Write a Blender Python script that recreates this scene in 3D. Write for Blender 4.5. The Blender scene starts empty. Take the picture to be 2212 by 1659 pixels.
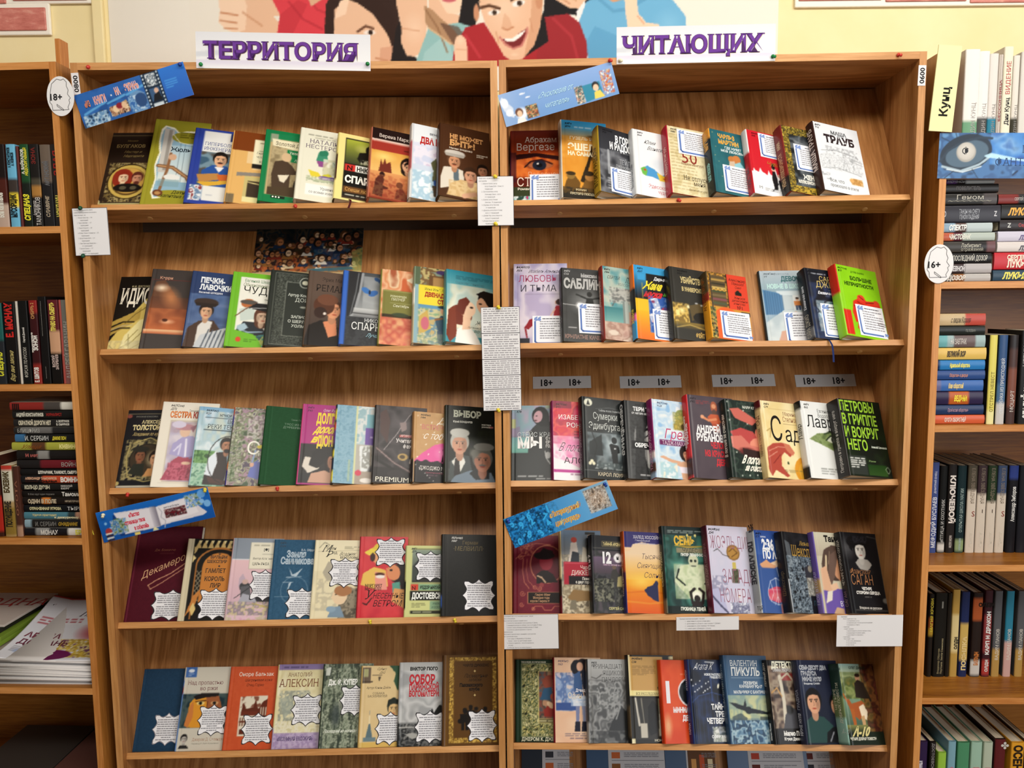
import bpy, bmesh, math, random
import numpy as np
from mathutils import Matrix, Vector
S = bpy.context.scene
COL = S.collection
HC = 1.53                       # camera height above the floor
FOC, PIT, ROL = 1638.66, 0.1014, -0.0108
# ---------------------------------------------------------------- camera
def cam_axes():
    s, c = math.sin(PIT), math.cos(PIT)
    X0, Y0, F = Vector((1, 0, 0)), Vector((0, s, c)), Vector((0, c, -s))
    r, q = math.sin(ROL), math.cos(ROL)
    return q*X0 + r*Y0, -r*X0 + q*Y0, F
cx_, cy_, cf_ = cam_axes()
cd = bpy.data.cameras.new('camera'); cam = bpy.data.objects.new('camera', cd); COL.objects.link(cam)
cd.sensor_width = 36; cd.sensor_fit = 'HORIZONTAL'; cd.lens = FOC/2212*36; cd.clip_start = .05
M = Matrix.Identity(4)
for i in range(3):
    M[i][0], M[i][1], M[i][2] = cx_[i], cy_[i], -cf_[i]
M[2][3] = HC
cam.matrix_world = M; S.camera = cam
# ---------------------------------------------------------------- light, exposure
w = bpy.data.worlds.new('room_light'); S.world = w; w.use_nodes = True
w.node_tree.nodes['Background'].inputs[0].default_value = (1.0, .93, .84, 1)
w.node_tree.nodes['Background'].inputs[1].default_value = .17
def area(name, loc, aim, size, power, col):
    l = bpy.data.lights.new(name, 'AREA'); l.shape = 'RECTANGLE'; l.size, l.size_y = size; l.energy = power; l.color = col
    o = bpy.data.objects.new(name, l); COL.objects.link(o); o.location = loc
    o.rotation_euler = (Vector(aim)-Vector(loc)).to_track_quat('-Z', 'Y').to_euler(); return o
area('ceiling_lamp', (1.0, .15, 3.0), (.55, 1.75, .9), (2.2, .5), 47, (1, .95, .87))
area('ceiling_lamp', (-.7, -.2, 3.0), (-.6, 1.75, .9), (1.6, .5), 23, (1, .95, .87))
area('window_daylight', (3.0, -2.0, 1.9), (0, 1.7, 1.0), (2.0, 1.6), 60, (.95, .97, 1))
v = S.view_settings; v.view_transform = 'Standard'; v.look = 'None'; v.gamma = 1; v.use_curve_mapping = False; v.exposure = 0.0
# ---------------------------------------------------------------- colour + materials
def lin(c):
    if isinstance(c, str):
        h = c.lstrip('#')
        if len(h) == 3: h = ''.join(k*2 for k in h)
        c = [int(h[i:i+2], 16)/255 for i in (0, 2, 4)]
    return np.array(c, float)
def tolin(a):
    a = np.clip(a, 0, 1); return np.where(a <= .04045, a/12.92, ((a+.055)/1.055)**2.4)
def mat(name, base=None, rough=.5, spec=.4, attr=False, build=None, coat=0):
    m = bpy.data.materials.new(name); m.use_nodes = True; nt = m.node_tree; b = nt.nodes['Principled BSDF']
    b.inputs['Roughness'].default_value = rough; b.inputs['Specular IOR Level'].default_value = spec
    b.inputs['Coat Weight'].default_value = coat; b.inputs['Coat Roughness'].default_value = .12
    if base is not None: b.inputs['Base Color'].default_value = (*tolin(lin(base)), 1)
    if attr:
        a = nt.nodes.new('ShaderNodeAttribute'); a.attribute_name = 'Col'; nt.links.new(a.outputs['Color'], b.inputs['Base Color'])
    if build: build(nt, b)
    return m
def ramp(nt, fac, stops):
    r = nt.nodes.new('ShaderNodeValToRGB'); e = r.color_ramp.elements
    while len(e) < len(stops): e.new(.5)
    for k, (p, c) in zip(e, stops): k.position = p; k.color = (*tolin(lin(c)), 1)
    nt.links.new(fac, r.inputs[0]); return r.outputs[0]
def wood_nodes(c0, c1, c2, along, rings):
    def f(nt, b):
        n = nt.nodes; L = nt.links.new
        tc = n.new('ShaderNodeTexCoord'); oi = n.new('ShaderNodeObjectInfo')
        ad = n.new('ShaderNodeVectorMath'); ad.operation = 'MULTIPLY_ADD'; ad.inputs[1].default_value = (1, 1, 1)
        cb = n.new('ShaderNodeCombineXYZ')
        ml = n.new('ShaderNodeMath'); ml.operation = 'MULTIPLY'; ml.inputs[1].default_value = 7.3
        L(oi.outputs['Random'], ml.inputs[0])
        for k in range(3): L(ml.outputs[0], cb.inputs[k])
        L(tc.outputs['Object'], ad.inputs[0]); L(cb.outputs[0], ad.inputs[2])
        sc = [1, 1, 1]; sc[along] = .055
        mp = n.new('ShaderNodeMapping'); mp.inputs['Scale'].default_value = sc; L(ad.outputs[0], mp.inputs[0])
        fine = n.new('ShaderNodeTexNoise'); fine.inputs['Scale'].default_value = 210; fine.inputs['Detail'].default_value = 5; fine.inputs['Roughness'].default_value = .6
        L(mp.outputs[0], fine.inputs['Vector'])
        mp2 = n.new('ShaderNodeMapping'); s2 = [1, 1, 1]; s2[along] = .16; mp2.inputs['Scale'].default_value = s2; L(ad.outputs[0], mp2.inputs[0])
        big = n.new('ShaderNodeTexNoise'); big.inputs['Scale'].default_value = 6.5; big.inputs['Detail'].default_value = 1.2; L(mp2.outputs[0], big.inputs['Vector'])
        r1 = n.new('ShaderNodeMath'); r1.operation = 'MULTIPLY'; r1.inputs[1].default_value = rings; L(big.outputs[0], r1.inputs[0])
        r2 = n.new('ShaderNodeMath'); r2.operation = 'SINE'; L(r1.outputs[0], r2.inputs[0])
        r3 = n.new('ShaderNodeMath'); r3.operation = 'MULTIPLY_ADD'; r3.inputs[1].default_value = .13; r3.inputs[2].default_value = 0; L(r2.outputs[0], r3.inputs[0])
        s = n.new('ShaderNodeMath'); s.operation = 'ADD'; L(fine.outputs[0], s.inputs[0]); L(r3.outputs[0], s.inputs[1])
        col = ramp(nt, s.outputs[0], [(.3, c0), (.52, c1), (.75, c2)])
        L(col, b.inputs['Base Color'])
        bp = n.new('ShaderNodeBump'); bp.inputs['Strength'].default_value = .06; bp.inputs['Distance'].default_value = .001
        L(fine.outputs[0], bp.inputs['Height']); L(bp.outputs[0], b.inputs['Normal'])
    return f
WOODV = mat('laminate_upright_grain', rough=.42, spec=.35, build=wood_nodes('#8f5c2c', '#ab7440', '#bd874f', 2, 60))
WOODX = mat('laminate_level_grain', rough=.42, spec=.35, build=wood_nodes('#925f2e', '#ad7642', '#bf8952', 0, 50))
EDGE = mat('edge_band_upright', rough=.4, build=wood_nodes('#b47c45', '#c78f55', '#d5a068', 2, 20))
EDGEX = mat('edge_band_level', rough=.4, build=wood_nodes('#b98148', '#cc945a', '#dba66c', 0, 24))
DARKW = mat('cherry_laminate', rough=.4, build=wood_nodes('#7e4a17', '#98601f', '#a86e2c', 0, 30))
DARKWV = mat('cherry_laminate_upright', rough=.4, build=wood_nodes('#8d5620', '#a56a2c', '#b67a3a', 2, 30))
EDGEC = mat('cherry_edge_band', rough=.4, build=wood_nodes('#b87436', '#c98848', '#d89858', 2, 20))
EDGECX = mat('cherry_edge_band_level', rough=.4, build=wood_nodes('#b87436', '#c98848', '#d89858', 0, 20))
HARD = mat('hardboard', '#6e5a48', .8)
PRINT = mat('printed_gloss', rough=.3, spec=.22, attr=True)
MATTE = mat('printed_matte', rough=.6, spec=.15, attr=True)
PAPER = mat('printed_paper', rough=.75, spec=.2, attr=True)
def pages_nodes(nt, b):
    n = nt.nodes; L = nt.links.new
    tc = n.new('ShaderNodeTexCoord'); mp = n.new('ShaderNodeMapping'); mp.inputs['Scale'].default_value = (3, 900, 3); L(tc.outputs['Object'], mp.inputs[0])
    no = n.new('ShaderNodeTexNoise'); no.inputs['Scale'].default_value = 1; no.inputs['Detail'].default_value = 2; L(mp.outputs[0], no.inputs['Vector'])
    L(ramp(nt, no.outputs[0], [(.3, '#b9a98c'), (.5, '#d9ccb2'), (.7, '#e8dfca')]), b.inputs['Base Color'])
PAGES = mat('page_edges', rough=.8, spec=.2, build=pages_nodes)
def wall_nodes(nt, b):
    n = nt.nodes; L = nt.links.new; tc = n.new('ShaderNodeTexCoord')
    no = n.new('ShaderNodeTexNoise'); no.inputs['Scale'].default_value = 9; no.inputs['Detail'].default_value = 6; L(tc.outputs['Object'], no.inputs['Vector'])
    L(ramp(nt, no.outputs[0], [(.3, '#eddca6'), (.7, '#f2e3b2')]), b.inputs['Base Color'])
    bp = n.new('ShaderNodeBump'); bp.inputs['Strength'].default_value = .12; bp.inputs['Distance'].default_value = .004; L(no.outputs[0], bp.inputs['Height']); L(bp.outputs[0], b.inputs['Normal'])
WALL = mat('cream_paint', rough=.7, build=wall_nodes)
WHITE = mat('white_foam', '#f4efe2', .6)
def brick_nodes(nt, b):
    n = nt.nodes; L = nt.links.new; tc = n.new('ShaderNodeTexCoord')
    mp = n.new('ShaderNodeMapping'); mp.inputs['Scale'].default_value = (1, 1, 2.6); L(tc.outputs['Object'], mp.inputs[0])
    no = n.new('ShaderNodeTexNoise'); no.inputs['Scale'].default_value = 26; no.inputs['Detail'].default_value = 7; no.inputs['Roughness'].default_value = .65; L(mp.outputs[0], no.inputs['Vector'])
    L(ramp(nt, no.outputs[0], [(.3, '#b8645a'), (.55, '#d08074'), (.75, '#e6ac9a')]), b.inputs['Base Color'])
    bp = n.new('ShaderNodeBump'); bp.inputs['Strength'].default_value = .5; bp.inputs['Distance'].default_value = .003; L(no.outputs[0], bp.inputs['Height']); L(bp.outputs[0], b.inputs['Normal'])
BRICK = mat('glossy_pink_brick', rough=.3, build=brick_nodes)
STEEL = mat('steel_wire', '#b9b9bd', .3); STEEL.node_tree.nodes['Principled BSDF'].inputs['Metallic'].default_value = .9
PINM = {k: mat('pin_'+k, c, .3) for k, c in dict(red='#c8382e', green='#14803f', blue='#173f9a', yellow='#e4cf3a', dark='#0f4a33', cream='#e6e0c0').items()}
CAPM = mat('screw_cap_plastic', '#b98a52', .4)
# ---------------------------------------------------------------- objects
def link(name, me, m=None, parent=None):
    o = bpy.data.objects.new(name, me); COL.objects.link(o)
    if m is not None and me is not None and not me.materials: me.materials.append(m)
    if parent: o.parent = parent
    return o
def tag(o, label=None, cat=None, group=None, kind=None):
    if label:
        ws = label.split()[:16]
        while ws[-1] in ('on', 'in', 'the', 'of', 'and', 'a', 'with', 'at', 'by', 'to'): ws.pop()
        label = ' '.join(ws).rstrip(',')
    for k, x in (('label', label), ('category', cat), ('group', group), ('kind', kind)):
        if x: o[k] = x
    return o
def thing(name, label, cat, M=None, group=None):
    o = bpy.data.objects.new(name, None); COL.objects.link(o); o.empty_display_size = .05
    if M is not None: o.matrix_world = M
    return tag(o, label, cat, group)
def box_me(name, a, b, bev=0):
    """box from corner a to corner b (own axes), optionally with bevelled edges"""
    bm = bmesh.new(); bmesh.ops.create_cube(bm, size=1)
    a, b = Vector(a), Vector(b); c, s = (a+b)/2, b-a
    for q in bm.verts: q.co = Vector((q.co.x*abs(s.x), q.co.y*abs(s.y), q.co.z*abs(s.z)))+c
    if bev: bmesh.ops.bevel(bm, geom=bm.edges[:], offset=bev, segments=2, affect='EDGES', profile=.5)
    me = bpy.data.meshes.new(name); bm.to_mesh(me); bm.free(); return me
def pmesh(name, V, F, C=None):
    me = bpy.data.meshes.new(name); me.from_pydata([tuple(q) for q in V], [], [tuple(q) for q in F])
    if C is not None: setcol(me, C)
    return me
def setcol(me, C):
    C = np.asarray(C, float); n = len(me.vertices)
    if C.ndim == 1: C = np.tile(C, (n, 1))
    a = me.color_attributes.new('Col', 'FLOAT_COLOR', 'POINT'); q = np.ones((n, 4), np.float32); q[:, :3] = tolin(C); a.data.foreach_set('color', q.ravel())
def fastmesh(name, V, Q, C):
    """quads from arrays"""
    me = bpy.data.meshes.new(name); V = np.asarray(V, np.float32); Q = np.asarray(Q, np.int32); k = Q.shape[1]
    me.vertices.add(len(V)); me.vertices.foreach_set('co', V.ravel())
    me.loops.add(Q.size); me.loops.foreach_set('vertex_index', Q.ravel())
    me.polygons.add(len(Q)); me.polygons.foreach_set('loop_start', np.arange(0, Q.size, k, dtype=np.int32)); me.polygons.foreach_set('loop_total', np.full(len(Q), k, np.int32))
    me.update(calc_edges=True); setcol(me, C); me.validate(); return me
# ---------------------------------------------------------------- lettering (built-in font only)
_cu = bpy.data.curves.new('lettering', 'FONT'); _ob = bpy.data.objects.new('lettering', _cu)
_tc = {}
def glyphs(s, bold=0., serif=False, res=2):
    k = (s, bold, serif, res)
    if k in _tc: return _tc[k]
    _cu.body = s; _cu.offset = bold; _cu.resolution_u = res; _cu.size = 1; _cu.fill_mode = 'FRONT'
    me = bpy.data.meshes.new_from_object(_ob)
    n = len(me.vertices); co = np.empty(n*3, np.float32); me.vertices.foreach_get('co', co); co = co.reshape(-1, 3)[:, :2].astype(float)
    fs = [tuple(p.vertices) for p in me.polygons]
    T = []
    for f in fs:
        for i in range(1, len(f)-1): T.append((f[0], f[i], f[i+1]))
    if serif:
        ec = {}
        for f in fs:
            for a, b in zip(f, f[1:]+f[:1]): ec[(min(a, b), max(a, b))] = ec.get((min(a, b), max(a, b)), 0)+1
        V = [tuple(q) for q in co]; st = .1+2*bold
        for (a, b), q in ec.items():
            if q != 1: continue
            (x0, y0), (x1, y1) = co[a], co[b]
            if abs(y1-y0) > .002: continue
            ln = abs(x1-x0); x0, x1 = min(x0, x1), max(x0, x1)
            if not st*.6 < ln < st*1.9: continue
            for yy, d in ((0-bold, 1), (.728+bold, -1), (.546+bold, -1), (-.2-bold, 1)):
                if abs(y0-yy) < .012:
                    e = .055; t = .045*d; i = len(V)
                    V += [(x0-e, y0), (x1+e, y0), (x1+e, y0+t), (x0-e, y0+t)]
                    T += [(i, i+1, i+2), (i, i+2, i+3)]
        co = np.array(V)
    bpy.data.meshes.remove(me); _tc[k] = (co, np.array(T, np.int32).reshape(-1, 3)); return _tc[k]
class Letters:
    """collects printed characters of one surface; plane coordinates x right, y up, in metres"""
    def __init__(s): s.V, s.T, s.C, s.n, s.z = [], [], [], 0, 0
    def add(s, txt, x, y, cap, col, fl='', k=1., rot=0, w=None, lift=0):
        bold = .05 if 'B' in fl else .025 if 'b' in fl else -.012 if 'l' in fl else 0.
        co, T = glyphs(txt, bold, 's' in fl, 2 if cap > .006 else 1)
        if len(co) == 0: return
        sc = cap/.728; X = co[:, 0]*sc*k; Y = co[:, 1]*sc
        if 'i' in fl: X = X+Y*.25
        if 'I' in fl: X = X+Y*.5
        x0, x1 = X.min(), X.max()
        if w: X = (X-x0)*w/(x1-x0)+x0; x1 = x0+w
        X = X-x0 if 'c' not in fl and 'r' not in fl else X-(x0+x1)/2 if 'c' in fl else X-x1
        a = math.radians(rot); ca, sa = math.cos(a), math.sin(a)
        P = np.stack([x+X*ca-Y*sa, y+X*sa+Y*ca, np.full(len(X), lift)], 1)
        s.V.append(P); s.T.append(T+s.n); s.n += len(P); s.C.append(np.tile(lin(col), (len(P), 1)))
    def bar(s, x0, y0, x1, y1, col, lift=0):
        P = np.array([(x0, y0, lift), (x1, y0, lift), (x1, y1, lift), (x0, y1, lift)], float)
        s.V.append(P); s.T.append(np.array([(0, 1, 2), (0, 2, 3)])+s.n); s.n += 4; s.C.append(np.tile(lin(col), (4, 1)))
    def lines(s, x0, y0, x1, y1, n, col, rnd, thick=.42, cen=False, ragged=.85):
        """small running text: word-long strokes, line by line, from y0 (top) down to y1"""
        st = (y0-y1)/n
        for i in range(n):
            yy = y0-(i+.7)*st; full = (x1-x0)*(1 if rnd.random() < ragged else rnd.uniform(.45, .8))
            ws = []; q = 0
            while q < full:
                wl = rnd.uniform(.05, .2)*(x1-x0); wl = min(wl, full-q); ws.append((q, q+wl)); q += wl+.022*(x1-x0)
            off = (x1-x0-full)/2 if cen else 0
            for a, b in ws:
                s.bar(x0+off+a, yy, x0+off+b, yy+st*thick, col, .00055)
    def mesh(s, name, fn):
        """fn maps plane points (n,3) to object space"""
        V = fn(np.concatenate(s.V)); return fastmesh(name, V, np.concatenate(s.T), np.concatenate(s.C))
# ---------------------------------------------------------------- painted print (per-vertex colour)
def vnoise(h, w, cell, rng):
    gh, gw = max(2, int(h/cell)+2), max(2, int(w/cell)+2); g = rng.random((gh, gw))
    y = np.linspace(0, gh-1.001, h); x = np.linspace(0, gw-1.001, w); yi, xi = y.astype(int), x.astype(int)
    fy, fx = (y-yi)[:, None], (x-xi)[None]; fy = fy*fy*(3-2*fy); fx = fx*fx*(3-2*fx)
    return (g[yi][:, xi]*(1-fy)+g[yi+1][:, xi]*fy)*(1-fx)+(g[yi][:, xi+1]*(1-fy)+g[yi+1][:, xi+1]*fy)*fx
class Cv:
    def __init__(s, W, H, base, px=.0009):
        s.W, s.H = W, H; s.w, s.h = max(8, int(W/px)), max(8, int(H/px)); s.a = np.tile(lin(base), (s.h, s.w, 1))
        s.u = ((np.arange(s.w)+.5)/s.w)[None]; s.v = ((np.arange(s.h)+.5)/s.h)[:, None]; s.asp = H/W
    def put(s, m, c, al=1.):
        m = (np.clip(m, 0, 1)*al)[..., None]; s.a = s.a*(1-m)+(c if isinstance(c, np.ndarray) and c.ndim > 1 else lin(c))*m
    def rect(s, x0, y0, x1, y1):
        e = .5/s.w; f = .5/s.h
        return np.clip((s.u-x0)/(2*e)+.5, 0, 1)*np.clip((x1-s.u)/(2*e)+.5, 0, 1)*np.clip((s.v-y0)/(2*f)+.5, 0, 1)*np.clip((y1-s.v)/(2*f)+.5, 0, 1)
    def run(s, ops):
        for o in ops:
            k = o[0]
            if k != 't': getattr(s, 'o_'+k)(*o[1:])
        return s
    def o_r(s, x0, y0, x1, y1, c, al=1): s.put(s.rect(x0, y0, x1, y1), c, al)
    def o_g(s, x0, y0, x1, y1, c0, c1, d='v', al=1):
        t = np.clip((s.v-y0)/(y1-y0), 0, 1)+0*s.u if d == 'v' else np.clip((s.u-x0)/(x1-x0), 0, 1)+0*s.v
        s.put(s.rect(x0, y0, x1, y1), lin(c0)*(1-t[..., None])+lin(c1)*t[..., None], al)
    def o_e(s, cx, cy, rx, ry, c, soft=0, al=1, rot=0):
        X = s.u-cx+0*s.v; Y = (s.v-cy)*s.asp+0*s.u
        if rot: a = math.radians(rot); X, Y = X*math.cos(a)+Y*math.sin(a), -X*math.sin(a)+Y*math.cos(a)
        r = np.sqrt((X/rx)**2+(Y/ry)**2)
        m = np.clip((1-r)*min(rx, ry)*s.w+.5, 0, 1) if not soft else np.clip((1-r)/soft, 0, 1)
        s.put(m, c, al)
    def o_p(s, pts, c, al=1):
        P = np.array(pts, float).reshape(-1, 2); m = np.zeros((s.h, s.w))
        X, Y = s.u+0*s.v, s.v+0*s.u; ins = np.zeros((s.h, s.w), bool)
        for (x0, y0), (x1, y1) in zip(P, np.roll(P, -1, 0)):
            if y0 == y1: continue
            ins ^= ((y0 > Y) != (y1 > Y)) & (X < (x1-x0)*(Y-y0)/(y1-y0)+x0)
        s.put(ins.astype(float), c, al)
    def o_l(s, pts, wd, c, al=1):
        P = np.array(pts, float).reshape(-1, 2); d = np.full((s.h, s.w), 9.)
        X, Y = s.u+0*s.v, s.v*s.asp+0*s.u
        for (x0, y0), (x1, y1) in zip(P[:-1], P[1:]):
            y0, y1 = y0*s.asp, y1*s.asp; dx, dy = x1-x0, y1-y0; t = np.clip(((X-x0)*dx+(Y-y0)*dy)/(dx*dx+dy*dy+1e-9), 0, 1)
            d = np.minimum(d, np.hypot(X-x0-t*dx, Y-y0-t*dy))
        s.put(np.clip((wd/2-d)*s.w+.5, 0, 1), c, al)
    def o_n(s, x0, y0, x1, y1, cols, cell=.12, seed=1, al=1, soft=0, st=1):
        rng = np.random.default_rng(seed); c = cell*s.w
        n = (vnoise(int(s.h/st)+1, s.w, c, rng) if st == 1 else np.repeat(vnoise(int(s.h/st)+2, s.w, c, rng), int(st), 0)[:s.h])[:s.h]
        n = .65*n+.35*vnoise(s.h, s.w, max(1.2, c*.4), rng)
        n = np.clip((n-.22)/.56, 0, .999)*(len(cols)-1); i = n.astype(int); f = (n-i)[..., None]
        f = np.clip((f-.5)*(1 if soft else 3)+.5, 0, 1)
        L = np.array([lin(q) for q in cols]); i2 = np.minimum(i+1, len(cols)-1)
        s.put(s.rect(x0, y0, x1, y1), L[i]*(1-f)+L[i2]*f, al)
    def o_b(s, x0, y0, x1, y1, n, c, al=.8):
        rnd = random.Random(int(x0*991+y0*577+n)); st = (y1-y0)/n
        for i in range(n):
            q = x0
            end = x1 if i < n-1 else x0+(x1-x0)*.6
            while q < end-.02:
                q2 = min(end, q+rnd.uniform(.06, .22)); s.put(s.rect(q, y0+i*st+.25*st, q2, y0+i*st+.75*st), c, al); q = q2+.025
    def o_f(s, cx, cy, r, skin, hair, fl='', turn=0.):
        """a printed head: r = half head height in widths; fl: L long hair, b beard, m moustache, h no hair, g grey scale shade"""
        sk, hr = lin(skin), lin(hair); A = s.asp
        if 'L' in fl: s.o_e(cx, cy+.1*r/A, .95*r, 1.25*r, hair); s.o_e(cx, cy+.9*r/A, .85*r, .8*r, hair)
        s.o_e(cx, cy+1.05*r/A, .36*r, .6*r, tuple(sk*.86))
        if 'h' not in fl: s.o_e(cx-turn*.12*r, cy-.18*r/A, .86*r, 1.0*r, hair)
        s.o_e(cx+turn*.1*r, cy+.1*r/A, .68*r, .92*r, skin)
        s.o_e(cx+(.42 if turn <= 0 else -.42)*r, cy+.2*r/A, .34*r, .75*r, tuple(sk*.72), .8, .8)
        for q in (-1, 1):
            ex = cx+turn*.22*r+q*.27*r
            s.o_e(ex, cy-.02*r/A, .13*r, .075*r, tuple(np.clip(sk*1.25, 0, 1)), 0, .8); s.o_e(ex, cy-.02*r/A, .08*r, .075*r, '#20150f')
            s.o_l([ex-.17*r, cy-.17*r/A, ex+.17*r, cy-.19*r/A], .06*r, tuple(hr*.6))
        s.o_l([cx+turn*.3*r, cy, cx+turn*.34*r+.04*r, cy+.32*r/A, cx+turn*.28*r-.05*r, cy+.34*r/A], .05*r, tuple(sk*.68))
        if 'm' in fl: s.o_e(cx+turn*.26*r, cy+.46*r/A, .3*r, .09*r, hair)
        s.o_e(cx+turn*.26*r, cy+.58*r/A, .22*r, .07*r, tuple(sk*np.array([.78, .45, .42])))
        if 'b' in fl: s.o_e(cx+turn*.15*r, cy+.82*r/A, .5*r, .36*r, hair, .4)
        if 'h' not in fl: s.o_p([cx-.72*r, cy-.1*r/A, cx-.7*r, cy-.75*r/A, cx, cy-1.1*r/A, cx+.7*r, cy-.75*r/A, cx+.72*r, cy-.1*r/A, cx+.55*r, cy-.5*r/A, cx+turn*.3*r, cy-.62*r/A, cx-.5*r, cy-.48*r/A], hair)
    def sample(s, U, Vv):
        """area-averaged colour at grid points (U across, Vv down)"""
        a = s.a; k = np.pad(a, ((1, 1), (1, 1), (0, 0)), 'edge')
        b = (k[:-2, :-2]+k[:-2, 2:]+k[2:, :-2]+k[2:, 2:])*.0625+(k[1:-1, :-2]+k[1:-1, 2:]+k[:-2, 1:-1]+k[2:, 1:-1])*.125+a*.25
        x = np.clip((U*s.w).astype(int), 0, s.w-1); y = np.clip((Vv*s.h).astype(int), 0, s.h-1); return b[y][:, x]
R = lambda *a: ('r',)+a
G = lambda *a: ('g',)+a
E = lambda *a: ('e',)+a
P = lambda *a: ('p',)+a
L = lambda *a: ('l',)+a
N = lambda *a: ('n',)+a
F = lambda *a: ('f',)+a
B = lambda *a: ('b',)+a
T = lambda *a, **k: ('t', a, k)
# ---------------------------------------------------------------- frames
def frame(x, y, z, yaw): return Matrix.Translation((x, y, HC+z)) @ Matrix.Rotation(yaw, 4, 'Z')
UL = frame(-.9241, 1.6585, .5214, .0179); UR = frame(-.021, 1.6793, .524, -.0296)
CL = frame(-.9505, 1.652, .5222, -.045); CR = frame(.9135, 1.648, .5222, -.02)
TH = .0152; LIPH = [.3032, .6171, .9306, 1.2451, 1.5621, 1.8760]
TILT = math.radians(28); CT, ST = math.cos(TILT), math.sin(TILT); LIPN, LIPT, PANT = .0387, .0139, .0098
def vbase(i):
    return .0137+.0065+LIPN*CT, -LIPH[i]+.0123-LIPN*ST
def rowM(U, i):
    """frame of a sloping display tier: x along, y into the board, z up the slope; origin where board and ledge meet"""
    d, z = vbase(i)
    return U @ Matrix.Translation((0, d, z)) @ Matrix.Rotation(-TILT, 4, 'X')
CAMP = Vector((0, 0, HC))
def ray(px, py):
    x, y = (px-1106)/FOC, (py-829.5)/FOC
    return (cf_+cx_*x-cy_*y).normalized()
def onp(M, px, py, d=0.):
    """photo point -> local coordinates on the plane y = d of frame M"""
    I = M.inverted(); o = I @ CAMP; r = I.to_3x3() @ ray(px, py); k = (d-o.y)/r.y; return o+r*k
# ---------------------------------------------------------------- room
o = link('floor', box_me('floor', (-3.2, -2.6, -.05), (3.2, 2.0, 0)), mat('linoleum', '#8d7a63', .5)); tag(o, kind='structure')
WY = 1.975
o = link('wall_back', box_me('wall_back', (-3.2, WY, 0), (3.2, WY+.12, 3.1)), WALL); tag(o, kind='structure')
o = link('ceiling', box_me('ceiling', (-3.2, -2.6, 3.1), (3.2, WY, 3.2)), mat('ceiling_white', '#efeadd', .8)); tag(o, kind='structure')
WM = Matrix.Translation((0, WY, 0))
a = onp(WM, 205, 60); b = onp(WM, 228, 60)
o = link('trim_1', box_me('trim', (a.x, WY-.012, 1.6), (b.x, WY, 3.1), .003), WALL); tag(o, kind='structure')
# ---------------------------------------------------------------- display bookcases
def disc_me(r, h, n=14):
    bm = bmesh.new(); bmesh.ops.create_cone(bm, cap_ends=True, segments=n, radius1=r, radius2=r*.8, depth=h); me = bpy.data.meshes.new('cap'); bm.to_mesh(me); bm.free(); return me
CAP = disc_me(.0065, .0016); CAP.materials.append(CAPM)
def bookcase(U, label, W=.9):
    t = thing('display_bookcase', label, 'bookcase', U)
    H, D = -(U.translation.z), .262
    for x in (0, W-TH):
        link('side_panel', box_me('side_panel', (x, .0012, H), (x+TH, D, 0)), WOODV, t)
        link('edge_band', box_me('edge_band', (x, 0, H), (x+TH, .0012, 0), .0003), EDGE, t)
    link('top_panel', box_me('top_panel', (TH, .0012, -TH), (W-TH, D, 0)), WOODX, t)
    link('edge_band', box_me('edge_band', (TH, 0, -TH), (W-TH, .0012, 0), .0003), EDGEX, t)
    link('back_panel', box_me('back_panel', (TH, D-.004, H+.05), (W-TH, D, -TH)), HARD, t)
    link('plinth', box_me('plinth', (TH, .03, H), (W-TH, .045, H+.07)), WOODX, t)
    for i in range(6):
        Rm = U.inverted() @ rowM(U, i)
        lp = link('ledge', box_me('ledge', (TH, -LIPN+.001, -LIPT), (W-TH, PANT, 0)), WOODX, t); lp.matrix_local = Rm
        e = link('edge_band', box_me('edge_band', (TH, -LIPN, -LIPT), (W-TH, -LIPN+.001, 0), .0003), EDGEX, t); e.matrix_local = Rm
        ztop = -(LIPH[i-1] if i else -.0104)-.029
        vt = (ztop-vbase(i)[1])/CT
        p = link('sloping_board', box_me('sloping_board', (TH, 0, 0), (W-TH, PANT, vt)), WOODV, t); p.matrix_local = Rm
        for x in (.13, .47, .80):
            c = link('screw_cap', CAP, None, t); c.matrix_local = Rm @ Matrix.Translation((x, -.006, -LIPT-.0006)) @ Matrix.Rotation(math.pi, 4, 'X')
    return t
bookcase(UL, 'honey wood display bookcase with sloping shelves under the film strip banner')
bookcase(UR, 'honey wood display bookcase with sloping shelves and paired age labels, under the purple capitals sign')
def cabinet(C, label, W, sh, sx, top=True, D=.3, th=.0148):
    """plain cherry bookcase; sx=+1 grows to the right of its left front corner, -1 to the left of its right front corner"""
    t = thing('bookcase', label, 'bookcase', C); H = -C.translation.z
    xs = (0, sx*(W-th)) if sx > 0 else (-th, -W)
    for x in xs:
        link('side_panel', box_me('side_panel', (x, .0012, H), (x+th, D, 0 if top else .005)), DARKWV, t)
        link('edge_band', box_me('edge_band', (x, 0, H), (x+th, .0012, 0 if top else .005), .0003), EDGEC, t)
    x0, x1 = min(xs)+th, max(xs)
    for k, z in enumerate(sh+([0] if top else [])):
        link('shelf', box_me('shelf', (x0, .0012, z-th), (x1, D-.005, z)), DARKW, t)
        link('edge_band', box_me('edge_band', (x0, 0, z-th), (x1, .0012, z), .0003), EDGECX, t)
    zt = 0 if top else sh[0]
    link('back_panel', box_me('back_panel', (x0, D-.005, H+.05), (x1, D, zt-th)), DARKW, t)
    link('plinth', box_me('plinth', (x0, .03, H), (x1, .045, H+.07)), DARKW, t)
    return t
SHL = [onp(CL, 150, y).z for y in (488, 830, 1163, 1487)]; SHL.append(SHL[-1]-.30)
SHR = [onp(CR, 2060, y).z for y in (297, 608.5, 919, 1221, 1508)]; SHR.append(SHR[-1]-.30)
cabinet(CL, 'cherry wood bookcase with upright crime paperbacks and a curled stack of magazines', .9, SHL, -1)
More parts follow.
